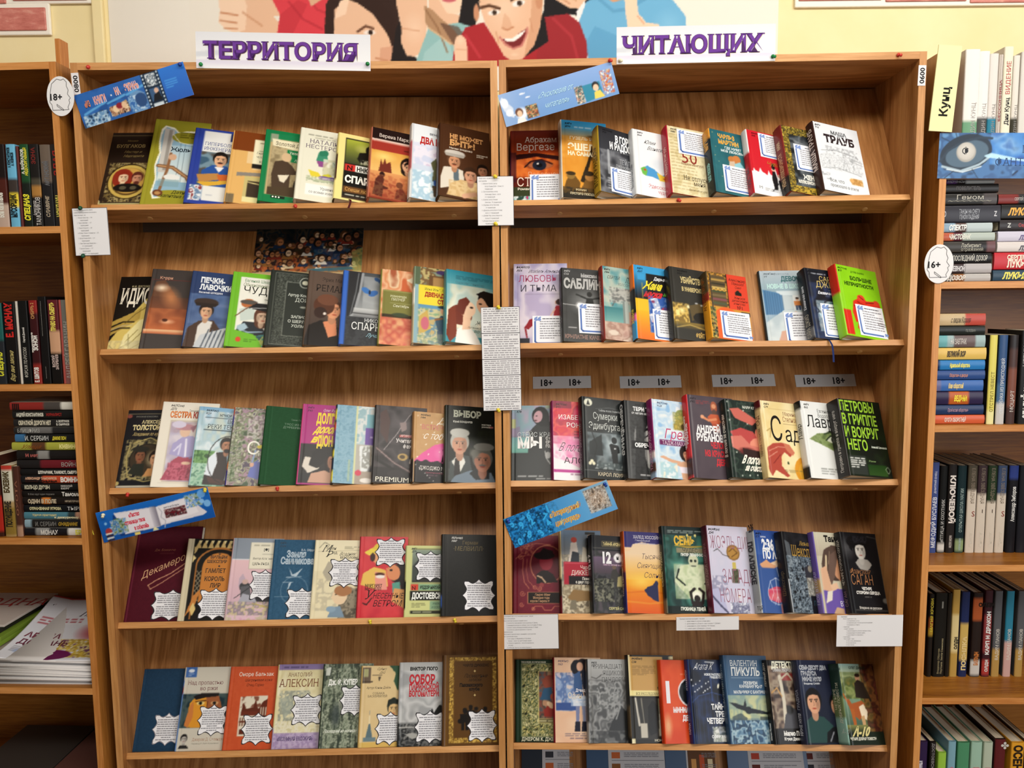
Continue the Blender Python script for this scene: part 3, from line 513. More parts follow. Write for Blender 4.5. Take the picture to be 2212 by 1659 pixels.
DATA['L2'] = [
('black hardback with tall white title over a sketched yellow gown, first on second shelf','#14120f',[
  T('Ф.М. ДОСТОЕВСКИЙ',.34,.145,.026,'#cfc49a','s', k=.8),T('ИДИОТ',.17,.36,.2,'#efe9d6','sb', k=.42),P([.1,1,.1,.86,.36,.56,.5,.44,.66,.3,.8,.22,1,.2,1,1],'#d8c168'),P([.08,.6,.5,.46,.6,.4,.6,.56,.1,.78],'#b49848'),P([.3,1,.36,.78,.6,.58,.9,.5,1,.6,1,1],'#ece2a4'),L([.05,.68,.3,.6,.5,.6],.03,'#1c1810'),L([.04,.74,.26,.68,.44,.68],.03,'#2a2418'),L([.05,.72,.3,.65,.48,.64],.012,'#b8b09a'),L([.4,.86,.6,.7],.012,'#8a7838'),L([.46,.9,.7,.72],.012,'#8a7838'),L([.3,.94,.56,.84],.012,'#9a8a48'),L([.5,.95,.72,.86],.012,'#a89a58'),L([.44,.76,.48,.94],.012,'#8a8050'),L([.34,.62,.5,.5,.7,.4],.014,'#6a5828'),L([.12,.9,.24,.97,.34,.98],.016,'#5a5020'),N(.06,.84,1,1,['#ece2a4','#c9c2a0','#f3ecbc'],.1,4,.5)], {}),
('charcoal hardback with orange light beam and a woman in a red gown','#413a37',[
  L([.04,.135,1,.135],.008,'#7a2a24'),T('Кэрри',.16,.125,.034,'#c8967c','b'),T('К',.74,.27,.07,'#d02a2a','sB'),P([.1,.16,.26,.14,.8,.62,.98,.8,.04,.8,.06,.4],'#7a4a30',.7),E(.22,.24,.16,.1,'#f0dcc0',.9),G(.05,.35,1,.78,'#5a3a2c','#c8683a','v',.75),E(.4,.36,.2,.3,'#e0925a',.9,.7,-28),N(.05,.5,1,.76,['#a8502c','#d97a46','#7a3a24'],.3,3,.5,1),E(.4,.66,.16,.06,'#e8b088',.8,.9),E(.36,.64,.05,.03,'#4a2418'),G(.02,.76,1,.82,'#f2cfa0','#c85a30','v',.9),R(0,.81,1,1,'#413a37'),P([.7,.83,.72,.62,.78,.56,.84,.62,.88,.83],'#3a2a28'),P([.73,.72,.73,.6,.83,.6,.84,.72],'#a82c28'),E(.78,.555,.04,.05,'#d8946c'),R(0,.12,.03,.9,'#7a4a38',.5)], dict(back='#1a1614', ribbon=None)),
('dark blue hardback with white slab title, man in flat cap and man in striped shirt','#2b3d66',[
  G(0,.3,1,1,'#3c5480','#5a6c90'),N(.05,.3,1,.7,['#48608c','#6a82ac','#3a4e78'],.3,2,.5,1),T('ПЕЧКИ-',.17,.145,.07,'#e9edf2','sB', k=.76),T('ЛАВОЧКИ',.17,.24,.07,'#e9edf2','sB', k=.76),T('Василий ШУКШИН',.17,.29,.024,'#e0e4ee','b', k=.9),R(.5,.42,1,.46,'#62769e'),P([.02,1,.06,.76,.24,.66,.5,.64,.62,.74,.62,1],'#4a362c'),P([.24,.72,.34,.64,.48,.66,.42,.98,.22,.98],'#dcd8d2'),F(.35,.53,.15,'#d8a986','#241a16'),E(.33,.405,.22,.08,'#3a2c26'),P([.12,.42,.56,.42,.5,.46,.16,.46],'#2a201c'),F(.9,.56,.19,'#7a4c34','#15100e',''),P([.2,1,.3,.84,.52,.78,.74,.72,1,.74,1,1],'#c4c8cc')]+[L([.34+.075*i, .99,.44+.072*i, .76],.022,'#4a525e') for i in range(8)]+[E(.86,.62,.1,.03,'#e8dcd0')], dict(back='#22304f')),
('lime green hardback with cream panel and a man in black tricorn hat','#70b82c',[
  P([.16,.06,1,.06,1,.9,.8,.86,.5,.82,.16,.78],'#ecebdf'),T('Евгений Шварц',.24,.125,.04,'#3a7a4c','s', k=.8),T('Обыкновенное',.22,.185,.046,'#6a7a52','i', k=.72),T('ЧУДО',.24,.285,.1,'#1a1815','', k=.98),T('Сказка',.64,.36,.022,'#6a6a5a','b'),E(.36,.42,.14,.1,'#b86a3a',0,1),E(.36,.4,.16,.05,'#55504a'),P([.2,.5,.46,.44,.5,.62,.24,.66],'#c8d4cc'),L([.14,.6,.3,.5,.5,.4],.02,'#6e4a34'),P([.18,.78,.3,.66,.58,.66,.74,.8,.6,.84,.3,.82],'#2a2e34'),L([.2,.76,.4,.8,.66,.78],.03,'#8aa4b4'),P([.18,.73,.32,.68,.4,.74,.26,.8],'#a8c0cc'),F(.62,.58,.15,'#d8b69a','#5a3626','L',.8),P([.36,.48,.5,.4,.72,.4,.98,.5,.84,.52,.6,.5],'#1c1d20'),L([.4,.48,.7,.46,.92,.51],.014,'#dcdcd8'),E(.86,.76,.14,.14,'#d8c4b0',.6),E(.72,.9,.2,.14,'#4a8a88'),N(.55,.84,.95,.96,['#4a8a88','#c8c25a','#2c4a52'],.08,3,.8),P([.16,.78,.5,.82,.6,.88,.7,1,.1,1],'#70b82c'),E(.24,.9,.05,.05,'#d84a2c'),B(.34,.88,.58,.93,2,'#4a7a20')], dict(spine='#79c032')),
('black green hardback with silver woven border and a round book emblem','#262b26',[
  N(.13,.04,.98,.97,['#20241f','#6a6f66','#20241f','#777c72'],.022,6,.75),R(.32,.15,.98,.85,'#2b302b'),L([.1,.03,.99,.03,.99,.975,.1,.975,.1,.03],.008,'#a8aca0'),L([.31,.145,.99,.145],.008,'#a8aca0'),L([.31,.145,.31,.86,.99,.86],.008,'#a8aca0'),E(.66,.14,.12,.12,'#262b26'),L([.66+.105*math.cos(i*.35) if j == 0 else .14+.068*math.sin(i*.35) for i in range(19) for j in (0,1)],.016,'#c8ccc0'),E(.66,.14,.06,.05,'#d0d0b8'),T('Артур Конан',.36,.33,.036,'#c4c8be','b', k=.88),T('ДОЙЛ',.5,.4,.05,'#c9cdc3','s'),E(.66,.47,.06,.02,'#a8aca0'),T('ЗАПИСКИ',.45,.62,.036,'#c4c8be','b'),T('О ШЕРЛОКЕ',.4,.68,.036,'#c4c8be','b'),T('ХОЛМСЕ',.47,.74,.036,'#c4c8be','b')], dict(back='#1d211d')),
('grey brown hardback with painted profile of a short haired woman in black','#5d4b40',[
  G(0,.3,1,1,'#5d4b40','#3c302b'),T('Эрих Мария',.27,.13,.05,'#2a211d','', k=.82),T('РЕМАРК',.16,.27,.09,'#231b18','s', k=.82),T('Последняя',.66,.34,.03,'#2e2520',''),T('остановка',.72,.39,.03,'#2e2520',''),E(.82,.42,.05,.06,'#b0885c',.8),P([0,1,.08,.74,.3,.66,.52,.68,.76,.8,.9,1],'#1b1614'),P([.34,.68,.58,.64,.62,.84,.46,.88],'#d98a62'),F(.5,.5,.2,'#dc9870','#4a2c20','',.8),E(.34,.46,.2,.2,'#54301f'),E(.4,.38,.2,.12,'#6e4430'),E(.28,.56,.12,.12,'#33201a'),E(.36,.57,.03,.03,'#e8dcd0'),G(.72,.74,1,.96,'#b85a44','#7a3428'),R(.8,.64,.9,.72,'#a89478',.6)], dict(spine='#544438', back='#6a5a4c')),
('blue spined hardback with grey window picture and two blue butterflies','#35373a',[
  G(.1,0,1,.62,'#4a4d50','#a4a8aa'),R(0,0,.1,1,'#3867c0'),P([.1,0,.4,0,.34,.3,.22,.58,.1,.66],'#2b2c2f'),L([.38,.02,.34,.28,.24,.6],.05,'#9a9da0'),L([.3,.02,.26,.3,.18,.6],.025,'#6a6d70'),N(.4,.05,1,.5,['#8a8e90','#b8bcbe','#707476'],.4,2,.6,1),E(.92,.34,.2,.2,'#c8cac8',.4),N(.76,.24,1,.46,['#d8d8d4','#5a5c5a','#a8aaa6'],.06,5,.9),G(.24,.5,1,.62,'#c9cbcb','#7a7c7e'),L([.24,.57,1,.57],.02,'#2c2c2e'),E(.46,.25,.1,.06,'#3f74b8',0,1,30),E(.6,.28,.1,.06,'#3a68aa',0,1,-30),E(.53,.27,.02,.05,'#1c2c48'),E(.66,.08,.06,.04,'#2c4c78',0,1,25),E(.74,.1,.06,.04,'#2c4c78',0,1,-25),R(.1,.62,1,1,'#303236'),N(.1,.62,1,1,['#2c2e31','#424548'],.07,8,.6,0,6),T('НИКОЛАС',.46,.68,.048,'#e8eaea','s', k=.85),T('СПАРКС',.22,.79,.098,'#f0f0ee','s', k=.75),T('Лучшее во мне',.5,.875,.05,'#9ac8d8','I', k=.85)], dict(spine='#3867c0')),
('orange pink abstract painted hardback with a small olive title label','#d89a6c',[
  N(0,0,1,1,['#c8643c','#e8b890','#d88a5c','#e8cfa8','#a85a3c'],.3,12,1,1),R(.1,.62,1,1,'#d8706a',.6),N(0,.6,1,1,['#d8605a','#e8a070','#b85040','#e0b078'],.25,4,.7,1),P([.5,.12,.7,.04,.76,.12,.6,.16],'#f0e0c0'),P([.7,1,.9,.8,1,.6,1,1],'#d8a878'),L([.66,.98,.84,.8,.95,.5],.05,'#e6c49a'),E(.85,.14,.1,.14,'#2c201a',0,.8),E(.9,.12,.07,.1,'#e8c8a0'),R(.05,.28,.66,.64,'#7c7a3e'),R(.05,.6,.66,.64,'#3a3020'),L([.06,.29,.65,.29],.006,'#b8b878'),T('РОЗАМУНДА',.2,.37,.026,'#d8d8b0','b', k=.85),T('ПИЛЧЕР',.22,.415,.034,'#e8e8cc','s', k=.85),L([.2,.45,.6,.45],.006,'#c8c890'),T('Сентябрь',.26,.5,.036,'#e8e8cc','i', k=.85),E(.4,.6,.16,.04,'#3c4830')], dict(spine='#8e8a48')),
('illustrated hardback with yellow band, red title and a street musician below','#8fb0b8',[
  R(0,0,1,.24,'#5a6a50'),N(.12,0,1,.24,['#46563c','#c8b478','#7a5a38','#8a9a88'],.12,3,.9),R(.3,.1,.74,.24,'#6a4a2c'),R(.38,.12,.6,.24,'#a88250'),E(.6,.05,.16,.05,'#4a3a68'),R(.66,.02,1,.1,'#b83a2c'),R(.1,.24,1,.5,'#ecd53c'),T('Илья Ильф, Евгений Петров',.22,.305,.034,'#4a5a28','s', k=.78),T('ДВЕНАДЦАТЬ',.22,.385,.055,'#a82c24','sB', k=.72),T('СТУЛЬЕВ',.48,.47,.055,'#a82c24','sB', k=.72),G(.1,.5,1,.78,'#5c92b4','#a8c4bc'),N(.1,.54,1,1,['#8aa878','#d8c890','#6a8a9a','#c8a868'],.14,8,.85),P([.12,.66,.28,.56,.36,.8,.12,.9],'#c8a85a'),E(.24,.74,.08,.14,'#c86a7a'),P([.44,.7,.56,.62,.72,.64,.8,.78,.76,.84,.5,.82],'#3a5468'),E(.64,.55,.1,.1,'#dca884'),E(.64,.51,.15,.04,'#2c3a44'),L([.44,.68,.66,.64],.04,'#8a5a34'),P([.48,.82,.62,.82,.6,.98,.5,.98],'#465a70'),P([.66,.82,.8,.82,.82,.98,.7,.98],'#465a70'),N(.12,.86,.9,1,['#c8c0a0','#8a9a80','#e0d8b8'],.05,6,.5)], dict(spine=['#e9e4d4',(.0,.25,'#8a9a80'),(.5,1,'#b8b090')])),
('teal sky hardback with red haired bride and dark haired man face to face','#3f94a4',[
  G(0,0,1,.8,'#2e8ca0','#e8e2cc'),N(0,.2,1,.9,['#8abcc0','#e8ddc0','#f2ecd8','#c8d4c8'],.4,5,.75,1),B(.2,.07,.98,.13,3,'#1c4a58',.6),T('Одри Ниффенеггер',.2,.185,.034,'#4a7a88','', k=.86),E(.3,.62,.24,.22,'#6e2c1c'),P([.06,.56,.2,.5,.24,.9,.1,1,.02,.9],'#7a3420'),P([.2,1,.24,.82,.42,.74,.6,.84,.74,1],'#f4efe6'),P([.36,.62,.52,.6,.5,.8,.34,.82],'#ecc4a4'),E(.45,.53,.16,.18,'#efcaaa',0,1,18),P([.22,.56,.26,.42,.42,.36,.5,.42,.42,.5,.36,.62],'#6a2c1e'),E(.53,.5,.035,.02,'#2a1a14'),E(.86,.36,.2,.16,'#1b1412'),E(.8,.46,.16,.2,'#d8a684',0,1,-18),P([.62,.3,.78,.24,1,.26,1,.5,.9,.48,.78,.36],'#1b1412'),E(.71,.43,.035,.02,'#1b1412'),P([.88,.62,1,.56,1,.96,.8,.9],'#b88c70'),T('Жена',.6,.73,.055,'#2c3a34','I'),T('путешественника',.46,.785,.026,'#5a6a60','i'),T('во времени',.58,.84,.045,'#4a5a52','i'),R(.74,.88,1,1,'#7a6a5a',.7)], dict(spine='#4a8c94'))]
DATA['L3'] = [
('black hardback with gilt rococo oval of a soldier and a lady, first on third shelf','#15161c',[
  L([.08,.05,.96,.05,.96,.95,.08,.95,.08,.05],.009,'#b8ac80'),T('РУССКАЯ КЛАССИКА',.26,.095,.018,'#7a7a72','b'),E(.13,.08,.05,.04,'#8a4a40'),T('АЛЕКСЕЙ',.38,.175,.042,'#d8cc9a','sb', k=.85),T('ТОЛСТОЙ',.22,.255,.06,'#ded29e','sB', k=.82),T('Хождение по мукам',.24,.33,.045,'#c8b478','I', k=.62),N(.16,.38,1,.88,['#15161c','#6e6440','#c8ba7c','#15161c'],.07,14,.75),L([.24,.45,.2,.6,.28,.84,.6,.9,.95,.86],.02,'#b4a668'),L([.3,.42,.6,.36,.9,.44],.02,'#b4a668'),E(.6,.63,.34,.32,'#1a1712'),E(.6,.63,.32,.3,'#3a3022'),F(.46,.58,.13,'#8a5a40','#1c1510',''),E(.45,.5,.16,.06,'#25251f'),P([.28,.8,.36,.68,.56,.68,.56,.84],'#262a22'),E(.74,.62,.19,.2,'#c8b890',.7),F(.75,.62,.14,'#d8a67e','#241810',''),P([.56,.84,.64,.74,.86,.74,.96,.84],'#c8935c'),R(.1,.95,.96,.97,'#c8c4b4'),E(.1,.92,.05,.04,'#b8ac70')], {}),
('cream hardback with orange lettering and a lady in lilac blouse and tartan skirt','#e9e2d2',[
  *mk('84(7Сое)','Д72','#55524a',.15),T('Теодор Драйзер',.48,.11,.024,'#4a4438','', k=.85),T('СЕСТРА КЕРРИ',.16,.185,.07,'#a8301c','B', k=.6),T('СЕСТРА',.163,.182,.066,'#e88a3c','b', k=.62, lift=.0001),R(.18,.22,1,.94,'#c8bca8'),R(.2,.235,1,.93,'#d4cbd4'),N(.2,.24,1,.93,['#d8cfd8','#b8b0c8','#a890a0','#ddd0c8'],.25,3,.8,1),R(.74,.25,1,.6,'#7a5a58',.7),P([.16,.92,.3,.7,.46,.62,.72,.62,.86,.72,.92,.92],'#a84458'),N(.24,.72,.9,.92,['#a03c54','#c8647a','#8a3448'],.05,5,.8),P([.24,.62,.28,.5,.42,.42,.6,.4,.74,.46,.86,.6,.72,.64,.5,.66],'#a8a0cc'),L([.32,.58,.42,.5,.4,.62],.03,'#d8d4ec'),L([.5,.44,.52,.64],.03,'#ece8f4'),L([.7,.5,.78,.6,.6,.66],.03,'#8078a8'),E(.46,.35,.09,.11,'#e2bca0'),E(.46,.3,.18,.06,'#b8848c'),E(.34,.27,.12,.07,'#d4cce0'),P([.54,.3,.66,.26,.6,.36],'#9a6a78'),E(.55,.72,.08,.03,'#e2bca0'),R(.12,.95,1,.955,'#c8c0b0')], dict(spine='#e4ddcd', hard=False)),
('sky blue hardback with bearded man and boy inside a black oval over a river','#a8c8d8',[
  G(0,0,1,.55,'#7aa8c8','#c8dce0'),N(0,.05,1,.6,['#8ab4cc','#e8eef0','#a8c4cc','#d8d8c0'],.22,4,.7,1), *mk('84(8Авс)','К29','#22303a',.14),T('НЭНСИ КАТО',.4,.115,.034,'#1c2a34','sb', k=.82),L([.14,.135,.98,.135],.012,'#1c2a34'),T('ВСЕ',.56,.2,.05,'#24323c','s'),T('РЕКИ ТЕКУТ',.2,.275,.055,'#24323c','s', k=.82),L([.14,.295,.98,.295],.012,'#1c2a34'),N(.02,.56,.4,.72,['#3a6a34','#6a9a58','#2c5228'],.08,2),G(0,.72,1,1,'#8ab498','#5a8a70'),N(0,.72,.5,1,['#7aac90','#b8d8c0','#4a7a64'],.06,5,.7),P([.24,.98,.28,.7,.42,.58,.6,.56,.66,.74,.62,.98],'#2a1e1a'),P([.26,.86,.28,.66,.42,.56,.46,.7,.4,.88],'#dce4ec'),F(.6,.48,.14,'#c88c68','#1c120e','b',.5),P([.6,.98,.66,.78,.8,.72,.96,.82,.98,.98],'#8a9498'),F(.8,.66,.12,'#c89878','#15110f','',-.2),E(.8,.57,.13,.05,'#1b1a1c'),P([.3,.88,.6,.92,.9,.92,.7,.97,.36,.96],'#4a2c22'),L([.64+.36*math.cos(i*.3) if j == 0 else .66+.3*math.sin(i*.3) for i in range(11,25) for j in (0,1)],.014,'#181818'),L([.64+.36*math.cos(i*.3) if j == 0 else .66+.3*math.sin(i*.3) for i in range(6,12) for j in (0,1)],.014,'#181818')], dict(spine='#9ec0d0')),
('garden painting hardback with white swashed title and a girl in a blue frock','#7a8070',[
  N(0,0,1,1,['#4a5a44','#8a9478','#a88a9a','#6a6a54','#b8b8a0','#5a5060'],.11,21,1),N(.3,.1,.9,.4,['#c8b8c4','#8a7a80','#d8d0cc','#6a6a58'],.1,5,.7),E(.84,.44,.16,.09,'#98a04a'),E(.58,.5,.06,.04,'#e0d040'),N(.02,.1,.24,.95,['#c8d0b0','#5a7048','#d8d8c8'],.04,8,.5),P([.4,.88,.46,.72,.58,.66,.66,.76,.6,.92],'#6a74b8'),E(.46,.73,.04,.05,'#d8a890'),L([.5,.55,.46,.7],.03,'#8aa0cc'),T('С',.34,.6,.17,'#efeee2','s'),T('тепфордские',.5,.62,.055,'#efeee2','', k=.8),T('жены',.56,.695,.055,'#efeee2','s', k=.8),T('Айра Левин',.66,.79,.034,'#e8e8dc','i', k=.85),R(.62,.82,1,.94,'#6a5a68',.6),B(.64,.82,.98,.9,3,'#d8d4cc',.5)], dict(spine=['#5a5a50',(0,.12,'#b85a4a'),(.14,.2,'#3a3a8a'),(.72,.84,'#c87a4a'),(.84,1,'#3a3480')])),
('plain dark green cloth hardback with faint silver title','#1d4a2a',[
  T('Томас Гарди',.5,.17,.02,'#6a8a70','i'),T('ТЭСС ИЗ РОДА',.38,.235,.026,'#6f9076','', k=1.1),T("Д'ЭРБЕРВИЛЛЕЙ", .36,.275,.026,'#6f9076','', k=1.1),N(0,0,1,1,['#1b4727','#1f4d2c'],.02,3,.6),L([.12,0,.12,1],.008,'#2c5c3a')], dict(matt=True)),
('magenta hardback with yellow condensed lettering and a woman in black hat','#a82478',[
  R(0,.5,1,.98,'#22201f'), *mk('84Р6','Р83','#5a1846',.1),T('Олег Руднев',.4,.085,.034,'#e8c8dc','i', k=.8),T('ДОЛГАЯ',.28,.235,.125,'#e8cf30','sB', k=.42),T('дорога',.22,.36,.1,'#ecd234','IB', k=.62),T('в',.2,.48,.09,'#ecd234','IB'),T('ДЮНАХ',.32,.52,.125,'#e8cf30','sB', k=.42),P([.08,.78,.12,.66,.36,.68,.4,.8,.2,.86],'#d8d0c4'),R(.06,.86,.3,.96,'#1c1c1e'),P([.2,.76,.26,.6,.5,.5,.8,.5,.98,.58,.98,.66,.6,.66,.36,.8],'#181515'),F(.66,.7,.18,'#d89878','#1c1412','L',.6),P([.2,.76,.26,.6,.5,.52,.8,.52,.92,.6,.6,.63,.4,.7],'#181515'),P([.2,.97,.26,.86,.5,.82,.76,.88,.9,.97],'#c89c84')], dict(spine='#d8508c', back='#3a4a58')),
('pale blue hardback with cream strip, window picture and a violet label','#7ea8bc',[
  N(0,0,.42,1,['#7aa4ba','#8ab2c4','#6e9ab0'],.06,2,.8),R(.4,0,.44,1,'#d8d8a0'),R(.44,0,1,1,'#c8d2d4'),N(.44,0,1,.5,['#a8c4cc','#d8dcd8','#8ab0b8'],.12,3,.8),R(.62,.1,1,.28,'#7ab0bc'),R(.6,.28,1,.5,'#6a4a9c'),B(.7,.38,.96,.42,1,'#c8b8e0'),E(.9,.28,.09,.09,'#d0483a'),R(.44,.5,1,1,'#b4b0a6'),P([.5,.52,.98,.5,.98,.82,.54,.84],'#e2e6e6'),N(.56,.52,.98,.8,['#e8ecec','#8a8a82','#d8dcd8'],.08,6,.8),L([.72,.51,.74,.83],.02,'#8a7a68'),E(.86,.84,.2,.18,'#3c3a3e',.3),R(.44,.84,1,1,'#a89a8c'),E(.5,.86,.06,.06,'#d0445a'),E(.66,.95,.12,.05,'#e8e2da'),R(.3,.7,.34,.97,'#b8c48a',.5)], dict(spine=['#22384e',(.08,.16,'#d8cc4a'),(.28,.34,'#c85a3a'),(.34,.5,'#5a3c8a'),(.62,.66,'#d8cc4a'),(.85,.95,'#d8cc4a')])),
('black hardback with crossed fencing foils and wide white letters at foot','#211d1d',[
  N(0,0,1,.8,['#1c1819','#3a3436','#4a4446','#262223'],.3,7,.9,1),E(.55,.25,.4,.3,'#6a6468',.9,.6),P([.1,.1,.22,.04,.3,.2,.26,.5,.12,.36],'#4a3430'),L([.68,.1,.52,.26,.44,.36,.2,.58],.014,'#a8a0a0'),P([.48,.22,.6,.2,.62,.3,.52,.34],'#8a7a78'),L([.06,.56,.4,.74,.98,.94],.05,'#4a3c3c'),L([.06,.56,.4,.74,.98,.94],.015,'#a89490'),L([.1,.72,.5,.86],.05,'#15120f'),E(.56,.66,.1,.07,'#b89a58'),E(.55,.66,.05,.04,'#4a3a20'),P([.7,.68,.92,.72,.9,.78,.68,.74],'#c8beb4'),E(.44,.88,.16,.08,'#2a2626'),R(.48,.375,.98,.405,'#c84a48',.8),T('АРТУРО ПЕРЕС-РЕВЕРТЕ',.5,.4,.028,'#e8c8c4','b', k=.75),T('Учитель',.42,.475,.05,'#e0dcda','b', k=.85),T('фехтования',.56,.545,.05,'#e0dcda','b', k=.85),T('PREMIUM',.06,.98,.062,'#ece8d8','s', k=1.18)], dict(back='#17110f')),
('small tan hardback with white script, pink hill and a girl silhouette','#c49a66',[
  N(0,0,1,.7,['#c49a66','#b88c58','#cda672'],.3,3,.5,1), *mk('84(4Вел)','М84','#2a2018',.16),T('До',.52,.16,.1,'#f0e6d4','I'),T('ВСТРЕЧИ',.2,.25,.07,'#c86a70','s', k=.8),T('с тобой',.24,.385,.1,'#f4ece0','I', k=.8),P([.04,.7,.2,.6,.5,.46,.78,.42,1,.4,1,.74,.04,.74],'#e0589c'),E(.75,.58,.3,.2,'#f0a0c8',.9,.7),P([.04,.72,.1,.69,.2,.71,.3,.68,.4,.71,.56,.69,.7,.72,1,.7,1,1,.04,1],'#181519'),P([.64,.7,.68,.6,.74,.6,.79,.7],'#1a1418'),L([.71,.52,.71,.62],.04,'#1a1418'),E(.71,.53,.035,.03,'#1a1418'),L([.72,.58,.82,.53],.014,'#1a1418'),E(.84,.48,.03,.02,'#f0e0e8')]+[E(.1+.37*i % .8,.06+.23*i % .6,.012,.012,'#f2e8d8') for i in range(22)]+[E(.08+.31*i % .8,.76+.17*i % .22,.012,.012,'#e8e4e0') for i in range(12)]+[T('ДЖОДЖО МОЙЕС',.16,.82,.05,'#e8e2dc','s', k=.82),T('трогательный роман',.3,.87,.022,'#8a4a5a','b'),B(.36,.88,.7,.91,1,'#6a4a5a')], dict(spine=['#2a2422',(0,.66,'#a87c4c')])),
('black green hardback with pale slab title and two grey haired men, last by the joint','#12150f',[
  T('ВЫБОР',.16,.15,.085,'#bcc0ae','sB', k=.86),T('Юрий БОНДАРЕВ',.16,.225,.024,'#dcdcd2','b', k=.88),T('мастера',.72,.245,.022,'#d8d8cc','b'),T('романа',.72,.275,.022,'#d8d8cc','b'),E(.9,.265,.05,.02,'#c87a7a'),N(.3,.3,1,.6,['#12150f','#1e2418','#12150f'],.2,3,.9,1),P([.08,.98,.1,.74,.28,.64,.48,.66,.56,.98],'#3c4444'),P([.14,.74,.24,.66,.36,.66,.4,.74,.28,.9],'#dcdcd4'),P([.2,.7,.28,.68,.32,.98,.18,.98],'#23201f'),F(.29,.5,.21,'#c8957a','#b4b4ac',''),E(.29,.36,.19,.09,'#c2c2ba'),P([.12,1,.2,.92,.5,.84,.9,.86,1,1],'#6a7a88'),P([.48,.88,.62,.8,.86,.84,.86,.94,.6,.96],'#1d1f20'),F(.73,.7,.23,'#a87058','#5a5a54','m'),E(.58,.62,.12,.12,'#6a6a62',.5),E(.76,.53,.2,.08,'#70706a')], dict(spine='#23281d'))]
